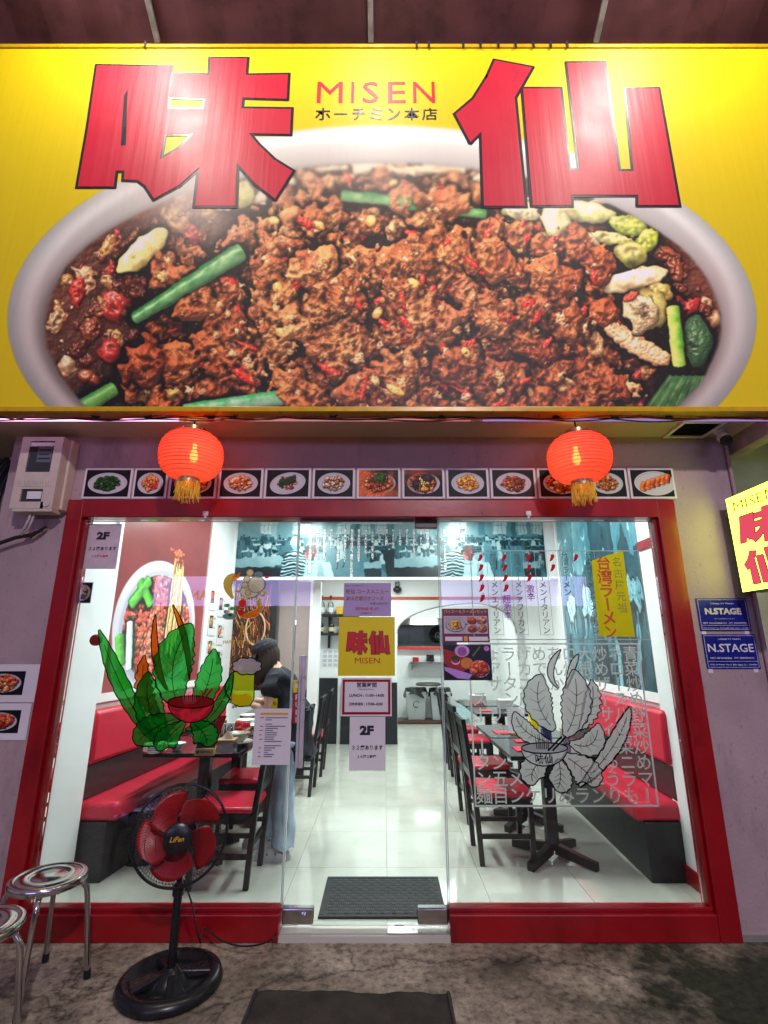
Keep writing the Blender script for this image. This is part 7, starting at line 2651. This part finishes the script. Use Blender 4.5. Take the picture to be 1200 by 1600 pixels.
# blue company plaques on the right pillar
for k, (y0, y1, xa, xb, lines, lb) in enumerate(((935, 986, 1090, 1169, (('CÔNG TY TNHH', .46, .055, .84, 'white_print'), ('N.STAGE', .72, .20, .60, 'gold_white'), ('CHI NHÁNH QUẬN 1', .40, .04, .37, 'white_print'), ('MST: 0316425868-001 - ĐT: 0909090353', .86, .05, .24, 'white_print'), ('17/22 Lê Thánh Tôn, Phường Bến Nghé, Quận 1, TP.HCM', .90, .05, .09, 'white_print')), 'upper blue company plaque on the right pillar'),
                                                 (991, 1045, 1100, 1183, (('CÔNG TY TNHH', .42, .05, .86, 'white_print'), ('N.STAGE', .86, .24, .60, 'white_print'), ('MST: 0316425868   ĐT: 0909090353', .82, .05, .31, 'white_print'), ('17/22 Lê Thánh Tôn, P. Bến Nghé, Q.1, TP.HCM', .88, .06, .12, 'white_print')), 'lower blue company plaque on the right pillar'))):
    a, b = UY(xa, (y0 + y1) / 2, WALL), UY(xb, (y0 + y1) / 2, WALL)
    zt, zb = UY(xa, y0, WALL).z, UY(xa, y1, WALL).z
    t = thing('company_plaque', lb, 'plaque', ((a.x + b.x) / 2, WALL, zb), 'blue plaques on the right pillar')
    build('plate', MB().box(a.x, b.x, WALL - .006, WALL - .001, zb, zt), M['blue_plaque'], t, bev=.001)
    W_, H_ = b.x - a.x, zt - zb
    q = MB()
    for s, w, hh, zc, m in lines:
        lettering(q, s, ((a.x + b.x) / 2, WALL - .0075, zb + H_ * zc), XU, ZU, w=W_ * w, h=H_ * hh, bold=.05 if s == 'N.STAGE' and k == 0 else .015)
    build('lettering', q, pm('cream_print', (0.70, 0.66, 0.55), .5) if k == 0 else M['white_print'], t)
    q = MB()
    i_ = .008
    for x0, x1, z0, z1 in ((a.x + i_, b.x - i_, zb + i_, zb + i_ + .002), (a.x + i_, b.x - i_, zt - i_ - .002, zt - i_), (a.x + i_, a.x + i_ + .002, zb + i_, zt - i_), (b.x - i_ - .002, b.x - i_, zb + i_, zt - i_), (a.x + i_, b.x - i_, zb + H_ * (.165 if k == 0 else .21), zb + H_ * (.165 if k == 0 else .21) + .0018)):
        q.box(x0, x1, WALL - .0072, WALL - .0061, z0, z1)
    build('border_line', q, M['white_print'], t)
    for x_, z_ in ((a.x + .02, zb - .012), (b.x - .03, zb - .010)):
        build('tape', MB().box(x_ - .014, x_ + .014, WALL - .003, WALL - .0005, z_ - .012, z_ + .011), M['paper'], t)

# projecting light box
t = thing('light_box', 'glowing yellow green projecting light box lettered with the shop name', 'light box', (2.28, 2.85, 1.83))
lx, ly0, ly1, lz0, lz1 = 2.215, 2.62, 3.10, 1.825, 2.42
build('case', MB().box(lx + .004, lx + .13, ly0 - .004, ly1 + .004, lz0 - .004, lz1 + .004), M['black_lam'], t)
q = MB()
q.quad((lx, ly1, lz0), (lx, ly0, lz0), (lx, ly0, lz1), (lx, ly1, lz1))
q.quad((lx, ly1, lz0), (lx, ly1, lz1), (lx + .004, ly1, lz1), (lx + .004, ly1, lz0))
build('lit_face', q, emit('lightbox_glow', (0.50, 0.66, 0.040), 9.0), t)
q = MB()
q.quad((lx + .131, ly0, lz0), (lx + .131, ly1, lz0), (lx + .131, ly1, lz1), (lx + .131, ly0, lz1))
build('lit_face', q, bpy.data.materials['lightbox_glow'], t)
build('wall_arm', MB().box(lx + .04, lx + .09, ly1 + .005, 3.62, lz1 - .1, lz1 - .06), M['galv'], t)
UXS = (0, -1, 0)
q = MB()
lettering(q, 'MISEN', (lx - .002, 2.862, lz1 - .070), UXS, ZU, w=.36, h=.062, bold=.0)
build('lettering', q, emit('box_gold', (0.40, 0.17, 0.01), .8), t)


def side_fit(y_near, y_far, z0, z1, loops):
    xs_ = [p[0] for l in loops for p in l]
    ys_ = [p[1] for l in loops for p in l]
    a0, a1, b0, b1 = min(xs_), max(xs_), min(ys_), max(ys_)
    return lambda pts: [((p[0] - a0) / (a1 - a0) * (y_far - y_near), z1 + (p[1] - b0) / (b1 - b0) * (z0 - z1)) for p in pts]


PK = emit('box_pink_red', (0.95, 0.10, 0.16), .85)
for loops, fset, z0, z1 in (([AJI_OUT], AJI_HOLES[1:], 2.09, 2.29), ([SEN_A], [], 1.86, 2.06), ([SEN_B], [], 1.86, 2.06)):
    ff = side_fit(0, .36, z0, z1, [AJI_OUT] if loops[0] is AJI_OUT else [SEN_A, SEN_B])
    f, l = MB(), MB()
    outer = ff(loops[0])
    hl = [ff(h_) for h_ in fset]
    flat_poly(f, [outer] + hl, (lx - .004, 3.042, 0), UXS, ZU)
    for i_, lp_ in enumerate([outer] + hl):
        for k in range(len(lp_)):
            a, b = Vector(lp_[k - 1]), Vector(lp_[k])
            tt_ = (b - a).normalized()
            nn = Vector((-tt_.y, tt_.x)) * .004
            xx = lx - .0012 - .0002 * (k % 9)
            l.add([(xx, 3.042 - q_.x, q_.y) for q_ in (a + nn, b + nn, b - nn, a - nn)], [(0, 1, 2, 3)])
    o = build('red_character', f, PK, t)
    build('outline', l, M['ink'], o)

# camera, vent, conduit at the right corner
t = thing('security_camera', 'white bullet camera under the soffit at the right corner', 'security camera', (2.22, 3.02, 2.82))
c = UY(1129, 684, 3.02)
build('mount', MB().lathe([(.035, -.02), (.035, 0), (0, 0)], 18, (c.x + .03, 3.08, Z_SOFFIT - .001)), M['frame_white'], t)
build('arm', MB().tube([(c.x + .03, 3.08, Z_SOFFIT - .01), (c.x + .03, 3.07, c.z + .03), (c.x + .02, 3.04, c.z + .01)], .014, 8), M['frame_white'], t, smooth=True)
dv = Vector((-.35, -.75, -.55)).normalized()
p0 = Vector((c.x + .02, 3.05, c.z + .02))
build('housing', MB().tube([p0, p0 + dv * .11], .034, 18), M['frame_white'], t, smooth=True)
build('lens_face', MB().tube([p0 + dv * .1102, p0 + dv * .122], [.036, .034], 18), M['black_plastic'], t, smooth=True)
t = thing('ceiling_vent', 'dark square air vent framed in the soffit', 'vent', (2.05, 3.06, Z_SOFFIT))
vc = [UZ(1080, 655, Z_SOFFIT), UZ(1135, 655, Z_SOFFIT), UZ(1093, 687, Z_SOFFIT), UZ(1022, 687, Z_SOFFIT)]
vx0, vx1, vy0, vy1 = 1.92, 2.20, 2.93, 3.185
q = MB()
for x0, x1, y0, y1 in ((vx0, vx1, vy0, vy0 + .022), (vx0, vx1, vy1 - .022, vy1), (vx0, vx0 + .022, vy0 + .022, vy1 - .022), (vx1 - .022, vx1, vy0 + .022, vy1 - .022)):
    q.box(x0, x1, y0, y1, Z_SOFFIT - .014, Z_SOFFIT - .001)
build('frame', q, M['frame_white'], t)
build('dark_opening', MB().box(vx0 + .022, vx1 - .022, vy0 + .022, vy1 - .022, Z_SOFFIT - .004, Z_SOFFIT - .001), M['ink'], t)
for k in range(9):
    y = vy0 + .034 + k * .022
    build('slat', MB().hexa([(vx0 + .022, y, Z_SOFFIT - .012), (vx1 - .022, y, Z_SOFFIT - .012), (vx1 - .022, y + .003, Z_SOFFIT - .012), (vx0 + .022, y + .003, Z_SOFFIT - .012)], [(vx0 + .022, y + .008, Z_SOFFIT - .0045), (vx1 - .022, y + .008, Z_SOFFIT - .0045), (vx1 - .022, y + .011, Z_SOFFIT - .0045), (vx0 + .022, y + .011, Z_SOFFIT - .0045)]), M['black_lam'], t)
tag(build('conduit', MB().tube([(2.345, WALL - .016, Z_SOFFIT - .01), (2.345, WALL - .016, 2.0), (2.345, WALL - .016, .0)], .012, 8), M['pink_lit_plaster'], smooth=True), 'painted conduit running down the right edge of the pillar', 'conduit')
tag(build('alarm_bell', MB().lathe([(.030, -.03), (.036, -.018), (.036, 0)], 24, (UY(150, 1000, 3.29).x, 3.298, UY(150, 1000, 3.29).z), 'y', capt=True), M['red_plastic'], smooth=True), 'small round red alarm bell on the left white pilaster', 'alarm bell')
p_ = UY(131, 926, 3.298)
t = thing('dish_card', 'small dish photo on the left white pilaster', 'dish photo', (p_.x, 3.298, p_.z))
q = MB()
q.quad((p_.x - .06, 3.296, p_.z - .065), (p_.x + .05, 3.296, p_.z - .065), (p_.x + .05, 3.296, p_.z + .065), (p_.x - .06, 3.296, p_.z + .065), [(0, 0), (1, 0), (1, 1), (0, 1)])
build('photo', q, print_mat('pilaster_photo', dish_picture('clams', 71, 80, 90), .35), t)
build('backing', MB().box(p_.x - .064, p_.x + .054, 3.2975, 3.2995, p_.z - .069, p_.z + .069), M['paper'], t)
for k, (z0, z1, kd) in enumerate(((1.86, 2.06, 'coriander'), (1.63, 1.83, 'wings'))):
    t = thing('dish_card', f'{"upper" if k == 0 else "lower"} dish photo on the right white pilaster', 'dish photo', (1.998, 3.5, z0), 'dish photos on the right pilaster')
    q = MB()
    q.quad((1.994, 3.66, z0), (1.994, 3.44, z0), (1.994, 3.44, z1), (1.994, 3.66, z1), [(0, 0), (1, 0), (1, 1), (0, 1)])
    build('photo', q, print_mat('card_' + kd, dish_picture(kd, 80 + k, 100, 90), .35), t)
    build('backing', MB().box(1.9955, 1.9995, 3.43, 3.67, z0 - .008, z1 + .008), M['paper'], t)

# ------------------------------------------------------------------ the standing woman
def skin_mesh(name, verts, edges, radii, m, parent, sub=2, root=0, kind=None):
    me = bpy.data.meshes.new(name)
    off = wloc(parent)
    me.from_pydata([tuple(Vector(v) - off) for v in verts], edges, [])
    o = bpy.data.objects.new(name, me)
    COL.objects.link(o)
    md = o.modifiers.new('skin', 'SKIN')
    md.use_smooth_shade = True
    for i, r in enumerate(radii):
        sv = me.skin_vertices[0].data[i]
        sv.radius = r if isinstance(r, tuple) else (r, r)
        sv.use_root = (i == root)
    s = o.modifiers.new('sub', 'SUBSURF')
    s.levels = s.render_levels = sub
    dg = bpy.context.evaluated_depsgraph_get()
    nm = bpy.data.meshes.new_from_object(o.evaluated_get(dg))
    nm.name = name
    o.modifiers.clear()
    o.data = nm
    bpy.data.meshes.remove(me)
    nm.materials.clear()
    nm.materials.append(m)
    nm.shade_smooth()
    o.parent = parent
    LOC[o.name] = off
    return o


def woman():
    W0 = Vector((-0.785, 4.275, 0))
    t = thing('person', 'woman in black cap and tee and pale jeans, leaning over the left table', 'person', tuple(W0))
    P = lambda x, y, z: W0 + Vector((x, y, z))
    # she faces -x; y negative is towards the street (her left side)
    hip = P(.03, 0, .86)
    V = [hip, P(.01, 0, 1.00), P(-.03, 0, 1.14), P(-.07, 0, 1.27), P(-.115, 0, 1.335), P(-.145, 0, 1.40), P(-.165, 0, 1.455)]
    R = [(.115, .14), (.105, .125), (.11, .14), (.10, .15), (.05, .05), (.072, .066), (.060, .058)]
    E = [(0, 1), (1, 2), (2, 3), (3, 4), (4, 5), (5, 6)]

    def chain(start, pts, rad):
        prev = start
        for p, r in zip(pts, rad):
            V.append(p)
            R.append(r if isinstance(r, tuple) else (r, r))
            E.append((prev, len(V) - 1))
            prev = len(V) - 1
        return prev
    # legs
    chain(0, [P(.02, -.09, .80), P(.02, -.10, .46), P(.04, -.11, .10), P(-.02, -.11, .045), P(-.12, -.115, .03)], [.085, .058, .036, .035, .028])
    chain(0, [P(.00, .09, .80), P(-.06, .11, .46), P(-.10, .13, .10), P(-.16, .13, .045), P(-.26, .135, .03)], [.085, .058, .036, .035, .028])
    # arms reach forward over the table
    aL = chain(3, [P(-.09, -.15, 1.255), P(-.11, -.20, 1.03), P(-.205, -.19, 1.06), P(-.25, -.18, 1.075)], [.052, .038, .026, .024])
    aR = chain(3, [P(-.09, .15, 1.255), P(-.20, .20, 1.05), P(-.40, .12, 1.06), P(-.46, .10, 1.07)], [.052, .038, .026, .024])
    skin_mesh('body', V, E, R, M['skin'], t)
    # hands: a palm and five curled fingers each
    for (wx, wy, wz), s, dirx in ((V[aL], -1, 1), (V[aR], 1, 1)):
        w = Vector((wx, wy, wz))
        hv = [w, w + Vector((-.035, 0, .0)), w + Vector((-.075, 0, -.002))]
        he, hr = [(0, 1), (1, 2)], [(.022, .018), (.034, .017), (.034, .014)]
        for k in range(4):
            oy = -.026 + .0175 * k
            L = (.052, .062, .058, .044)[k]
            b = w + Vector((-.070, oy, -.001))
            i0 = len(hv)
            hv += [b, b + Vector((-L * .5, oy * .15, .002)), b + Vector((-L * .85, oy * .1, -.014)), b + Vector((-L, oy * .05, -.032))]
            hr += [(.0095, .0095), (.0088, .0088), (.008, .008), (.0068, .0068)]
            he += [(2, i0), (i0, i0 + 1), (i0 + 1, i0 + 2), (i0 + 2, i0 + 3)]
        i0 = len(hv)
        b = w + Vector((-.028, -s * .030, -.004))
        hv += [b, b + Vector((-.026, -s * .018, -.012)), b + Vector((-.050, -s * .014, -.024))]
        hr += [(.012, .012), (.0105, .0105), (.008, .008)]
        he += [(1, i0), (i0, i0 + 1), (i0 + 1, i0 + 2)]
        skin_mesh('hand', hv, he, hr, M['skin'], t, 2)
    # head with face, turned down towards the table
    hc = P(-.185, 0, 1.43)
    tilt = math.radians(24)
    fx = Vector((-math.cos(tilt), 0, -math.sin(tilt)))
    ux = Vector((-math.sin(tilt), 0, math.cos(tilt)))
    sy = Vector((0, 1, 0))
    hm = MB()
    n, m = 28, 20
    vs, fs = [], []
    for i in range(m + 1):
        th = math.pi * i / m
        for k in range(n):
            a = 2 * math.pi * k / n
            f, s, u = math.sin(th) * math.cos(a), math.sin(th) * math.sin(a), math.cos(th)
            x, y, z = f * .092, s * .073, u * .112
            if z < -.03:
                q_ = (-.03 - z) / .082
                y *= 1 - .38 * q_
                x = x * (1 - .18 * q_) + .020 * q_
            if f > .3:
                ny = abs(y) / .014
                nzv = (z + .012) / .024
                x += .020 * math.exp(-ny * ny - nzv * nzv) * (1.2 if z < 0 else .8)          # nose
                x += .005 * math.exp(-(y / .02) ** 2 - ((z + .052) / .010) ** 2)                # lips
                x -= .008 * math.exp(-((abs(y) - .03) / .013) ** 2 - ((z - .012) / .012) ** 2)  # eye sockets
                x += .006 * math.exp(-(y / .018) ** 2 - ((z + .092) / .016) ** 2)               # chin
            vs.append(hc + fx * x + sy * y + ux * z)
    for i in range(m):
        for k in range(n):
            fs.append((i * n + k, i * n + (k + 1) % n, (i + 1) * n + (k + 1) % n, (i + 1) * n + k))
    hm.add(vs, fs)
    hd = build('head', hm, M['skin'], t, smooth=True, ang=180)
    for s in (-1, 1):
        e = MB().ellipsoid(tuple(hc + fx * .078 + sy * s * .031 + ux * .012), (.011, .011, .008), 12, 8)
        build('eye', e, M['ink'], hd, smooth=True)
        e = MB().ellipsoid(tuple(hc + fx * -.002 + sy * s * .072 + ux * -.005), (.020, .010, .030), 12, 8)
        build('ear', e, M['skin'], hd, smooth=True)
    lp = MB().ellipsoid(tuple(hc + fx * .083 + ux * -.053), (.008, .020, .007), 12, 8)
    build('mouth', lp, pm('lips', (0.45, 0.14, 0.13), .5), hd, smooth=True)
    # hair to the shoulder, hanging forward past the cheek
    hr = MB()
    vs, fs = [], []
    n2, m2 = 40, 14
    for i in range(m2 + 1):
        q_ = i / m2
        for k in range(n2):
            a = math.radians(52) + (2 * math.pi - 2 * math.radians(52)) * k / (n2 - 1)
            f, s = math.cos(a), math.sin(a)
            rip = 1 + .035 * math.sin(k * 2.1 + q_ * 3) + .02 * math.sin(k * 5.3)
            if q_ < .35:
                z = .085 - q_ / .35 * .09
                rx, ry = .108, .088
                p = hc + fx * (f * rx * rip) + sy * (s * ry * rip) + ux * z
            else:
                d = (q_ - .35) / .65
                top = hc + fx * (f * .108 * rip) + sy * (s * .088 * rip) + ux * -.005
                L = .205 + .02 * math.sin(k * 1.7) + .012 * math.sin(k * 4.1)
                p = top + Vector((-.030 * d * (1 if f > 0 else .3) - .012 * math.sin(d * 3) * f, s * .012 * math.sin(d * 3.0) - s * .014 * d * d, -L * d))
            vs.append(p)
    for i in range(m2):
        for k in range(n2 - 1):
            fs.append((i * n2 + k, i * n2 + k + 1, (i + 1) * n2 + k + 1, (i + 1) * n2 + k))
    hr.add(vs, fs)
    ho = build('hair', hr, M['hair'], t, smooth=True, ang=180)
    s_ = ho.modifiers.new('thickness', 'SOLIDIFY')
    s_.thickness = .016
    # cap
    cp = MB()
    vs, fs = [], []
    n3, m3 = 32, 9
    for i in range(m3 + 1):
        th = math.pi / 2 * i / m3
        for k in range(n3):
            a = 2 * math.pi * k / n3
            vs.append(hc + fx * (.112 * math.cos(a) * math.cos(th) ** .75 - .004) + sy * (.094 * math.sin(a) * math.cos(th) ** .75) + ux * (.040 + .092 * math.sin(th)))
    for i in range(m3):
        for k in range(n3):
            fs.append((i * n3 + k, i * n3 + (k + 1) % n3, (i + 1) * n3 + (k + 1) % n3, (i + 1) * n3 + k))
    cp.add(vs, fs)
    c_ = build('cap', cp, M['black_cloth'], t, smooth=True, ang=180)
    br = MB()
    vs, fs = [], []
    for i in range(6):
        for k in range(13):
            a = math.radians(-62 + 124 * k / 12)
            r = .105 + .082 * i / 5 * math.cos(a * .9)
            vs.append(hc + fx * (r * math.cos(a)) + sy * (.094 / .105 * r * math.sin(a) * .98) + ux * (.044 - .022 * i / 5 - .02 * (math.sin(a) ** 2) * i / 5))
    for i in range(5):
        for k in range(12):
            fs.append((i * 13 + k, i * 13 + k + 1, (i + 1) * 13 + k + 1, (i + 1) * 13 + k))
    br.add(vs, fs)
    bo = build('brim', br, M['black_cloth'], c_, smooth=True, ang=180)
    s_ = bo.modifiers.new('thickness', 'SOLIDIFY')
    s_.thickness = .006
    build('button', MB().ellipsoid(tuple(hc + ux * .134), (.009, .009, .006), 10, 6), M['black_cloth'], c_, smooth=True)
    # loose tee reaching past the hips, sleeves to the elbow
    SV = [P(.045, 0, .70), P(.035, 0, .84), P(.02, 0, 1.00), P(-.02, 0, 1.14), P(-.065, 0, 1.265), P(-.118, 0, 1.345)]
    SR = [(.165, .195), (.165, .195), (.150, .172), (.124, .155), (.095, .140), (.055, .062)]
    SE = [(i, i + 1) for i in range(5)]
    SV += [P(-.085, -.165, 1.25), P(-.105, -.215, 1.11), P(-.085, .165, 1.25), P(-.15, .225, 1.13)]
    SR += [(.064, .064), (.072, .072), (.064, .064), (.072, .072)]
    SE += [(4, 6), (6, 7), (4, 8), (8, 9)]
    tee = skin_mesh('tee_shirt', SV, SE, SR, M['black_cloth'], t, 3, root=1)
    lg = MB()
    p = P(-.07, -.192, 1.075)
    lg.box(p.x - .035, p.x + .035, p.y - .004, p.y, p.z - .04, p.z + .04)
    pt = build('shirt_badge', lg, M['yellow'], tee)
    q = MB()
    lettering(q, '味仙', (p.x, p.y - .0055, p.z + .005), XU, ZU, w=.055, bold=.04)
    build('lettering', q, M['ink_red'], pt)
    # wide jeans
    JV = [P(.04, 0, .88), P(.03, -.095, .74), P(.025, -.105, .46), P(.05, -.11, .10), P(.05, -.11, .075), P(.01, .095, .74), P(-.05, .115, .46), P(-.095, .13, .10), P(-.095, .13, .075)]
    JR = [(.125, .15), (.105, .105), (.088, .086), (.088, .086), (.088, .086), (.100, .100), (.088, .086), (.088, .086), (.088, .086)]
    JE = [(0, 1), (1, 2), (2, 3), (3, 4), (0, 5), (5, 6), (6, 7), (7, 8)]
    jn = skin_mesh('jeans', JV, JE, JR, M['denim'], t, 3)
    me = jn.data
    for v in me.vertices:
        w = v.co + wloc(jn)
        ang_ = math.atan2(w.y - W0.y, w.x - W0.x)
        a = .005 * math.sin(w.z * 30 + 4 * math.sin(w.y * 14) + w.x * 22) * (1 if w.z < .45 else .4) + .006 * math.sin(ang_ * 9 + w.z * 5) + .004 * math.sin(w.x * 60 + w.z * 3)
        v.co += v.normal * a
    for v in tee.data.vertices:
        w = v.co + wloc(tee)
        v.co += v.normal * (.010 * math.sin(w.z * 22 + 9 * w.x + 5 * math.sin(w.y * 9)) + .006 * math.sin(w.z * 47 + w.y * 30))
    # clogs with vent holes
    for dx, dy, in ((.03, -.112), (-.12, .132)):
        s0 = P(dx, dy, 0)
        sh = MB()
        vs, fs = [], []
        nn = 26
        prof = [(0, 1.0, 1.0), (.018, 1.03, 1.04), (.035, .99, .98), (.055, .90, .90), (.075, .72, .74), (.088, .45, .45), (.090, .0, .0)]
        for z, kx, ky in prof:
            for k in range(nn):
                a = 2 * math.pi * k / nn
                ca, sa = math.cos(a), math.sin(a)
                x = ca * .135 * kx
                if z > .05 and x > .02:
                    zz = .055
                else:
                    zz = z
                w_ = .050 * (1.15 if ca < -.1 else .92)
                vs.append(s0 + Vector((-.06 + x, sa * w_ * ky, zz)))
        for i in range(len(prof) - 1):
            for k in range(nn):
                fs.append((i * nn + k, i * nn + (k + 1) % nn, (i + 1) * nn + (k + 1) % nn, (i + 1) * nn + k))
        fs.append(tuple(range(nn))[::-1])
        sh.add(vs, fs)
        so_ = build('clog', sh, M['croc'], t, smooth=True, ang=70)
        ho_ = MB()
        for k in range(5):
            a = math.radians(200 + k * 28)
            c0 = s0 + Vector((-.06 + .128 * math.cos(a) * .93, .050 * .9 * (1.15 if math.cos(a) < -.1 else .92) * math.sin(a), .050))
            ho_.ellipsoid(tuple(c0), (.0065, .004, .006), 10, 6)
        build('vent_hole', ho_, M['ink'], so_, smooth=True)


woman()

# ------------------------------------------------------------------ street behind the viewer (seen in the glass)
build('opposite_wall', MB().box(-9, 9, -5.2, -5.0, -.12, 4.4), pm('dark_street_wall', (0.10, 0.09, 0.10), .8, var=.3), kind='structure')
t = thing('opposite_sign', 'long lavender shop sign across the street with yellow restaurant lettering', 'sign', (-1.5, -4.9, 2.5))
build('case', MB().box(-5.2, -1.6, -5.0, -4.86, 2.36, 3.06), M['grey_plastic'], t)
q = MB()
q.quad((-1.6, -4.855, 2.38), (-5.2, -4.855, 2.38), (-5.2, -4.855, 3.04), (-1.6, -4.855, 3.04))
build('lit_face', q, emit('lavender_sign_glow', (0.55, 0.46, 1.0), 8.0), t)
q = MB()
lettering(q, 'RESTAURANT', (-3.7, -4.85, 2.62), (-1, 0, 0), ZU, w=1.7, h=.22, bold=.03)
build('lettering', q, emit('sign_gold', (0.9, 0.55, .05), 3.0), t)
t = thing('opposite_sign', 'second lavender shop sign across the street, farther right', 'sign', (2.6, -4.9, 2.5))
build('case', MB().box(1.2, 4.6, -5.0, -4.86, 2.36, 3.06), M['grey_plastic'], t)
q = MB()
q.quad((4.6, -4.855, 2.38), (1.2, -4.855, 2.38), (1.2, -4.855, 3.04), (4.6, -4.855, 3.04))
build('lit_face', q, bpy.data.materials['lavender_sign_glow'], t)

t = thing('assumed_street_lamp', 'assumed street lamp on a tall pole, added to light the shop front', 'street lamp', (1.2, -3.6, 0))  # lamp is assumed, added to brighten the dark shop front
build('pole', MB().tube([(1.2, -4.4, -.12), (1.2, -4.4, 5.4), (1.2, -4.0, 5.75), (1.2, -3.6, 5.8)], .05, 10), M['galv'], t, smooth=True)
build('lamp_head', MB().box(1.02, 1.38, -3.85, -3.3, 5.76, 5.86), M['grey_plastic'], t, bev=.02)
q = MB()
q.quad((1.05, -3.35, 5.755), (1.35, -3.35, 5.755), (1.35, -3.8, 5.755), (1.05, -3.8, 5.755))
build('lamp_glass', q, emit('assumed_lamp_glow', (0.95, 0.82, 1.0), 20.0), t)
l = area_light('assumed_street_light', (1.2, -3.55, 5.73), (math.radians(50), 0, 0), .3, .45, 400, (1.0, 0.86, 0.90))
l.parent = t
l.matrix_parent_inverse = Matrix.Translation((-1.2, 3.6, 0))
# ------------------------------------------------------------------ ceiling lamps of the dining room and kitchen
for i, (x, y, z, sx, sy, pw) in enumerate(((-1.0, 4.2, 3.135, .3, 1.2, 54), (1.0, 4.2, 3.135, .3, 1.2, 54), (-1.0, 5.5, 3.135, .3, .9, 38), (1.0, 5.5, 3.135, .3, .9, 38), (0.0, 7.5, 2.695, 1.2, .3, 50), (1.0, 10.0, 2.695, .9, .3, 50), (1.0, 12.2, 2.695, .6, .3, 8))):
    lb = ['ceiling panel lamp over the near left table', 'ceiling panel lamp over the near right table', 'ceiling panel lamp over the second left table', 'ceiling panel lamp over the second right table', 'ceiling panel lamp before the rear wall', 'ceiling panel lamp in the kitchen passage', 'small ceiling lamp over the cooker'][i]
    t = thing('ceiling_lamp', lb, 'ceiling lamp', (x, y, z), 'panel lamps on the ceiling')
    build('tray', MB().box(x - sx / 2 - .02, x + sx / 2 + .02, y - sy / 2 - .02, y + sy / 2 + .02, z - .012, z + .004), M['frame_white'], t)
    q = MB()
    q.quad((x - sx / 2, y + sy / 2, z - .014), (x + sx / 2, y + sy / 2, z - .014), (x + sx / 2, y - sy / 2, z - .014), (x - sx / 2, y - sy / 2, z - .014))
    build('diffuser', q, emit('panel_glow', (0.93, 1.0, 0.98), 3.0), t)
    l = area_light('panel_light', (x, y, z - .03), (0, 0, 0), sx, sy, pw, (0.93, 1.0, 0.98))
    l.parent = t
    l.matrix_parent_inverse = Matrix.Translation((-x, -y, -z))
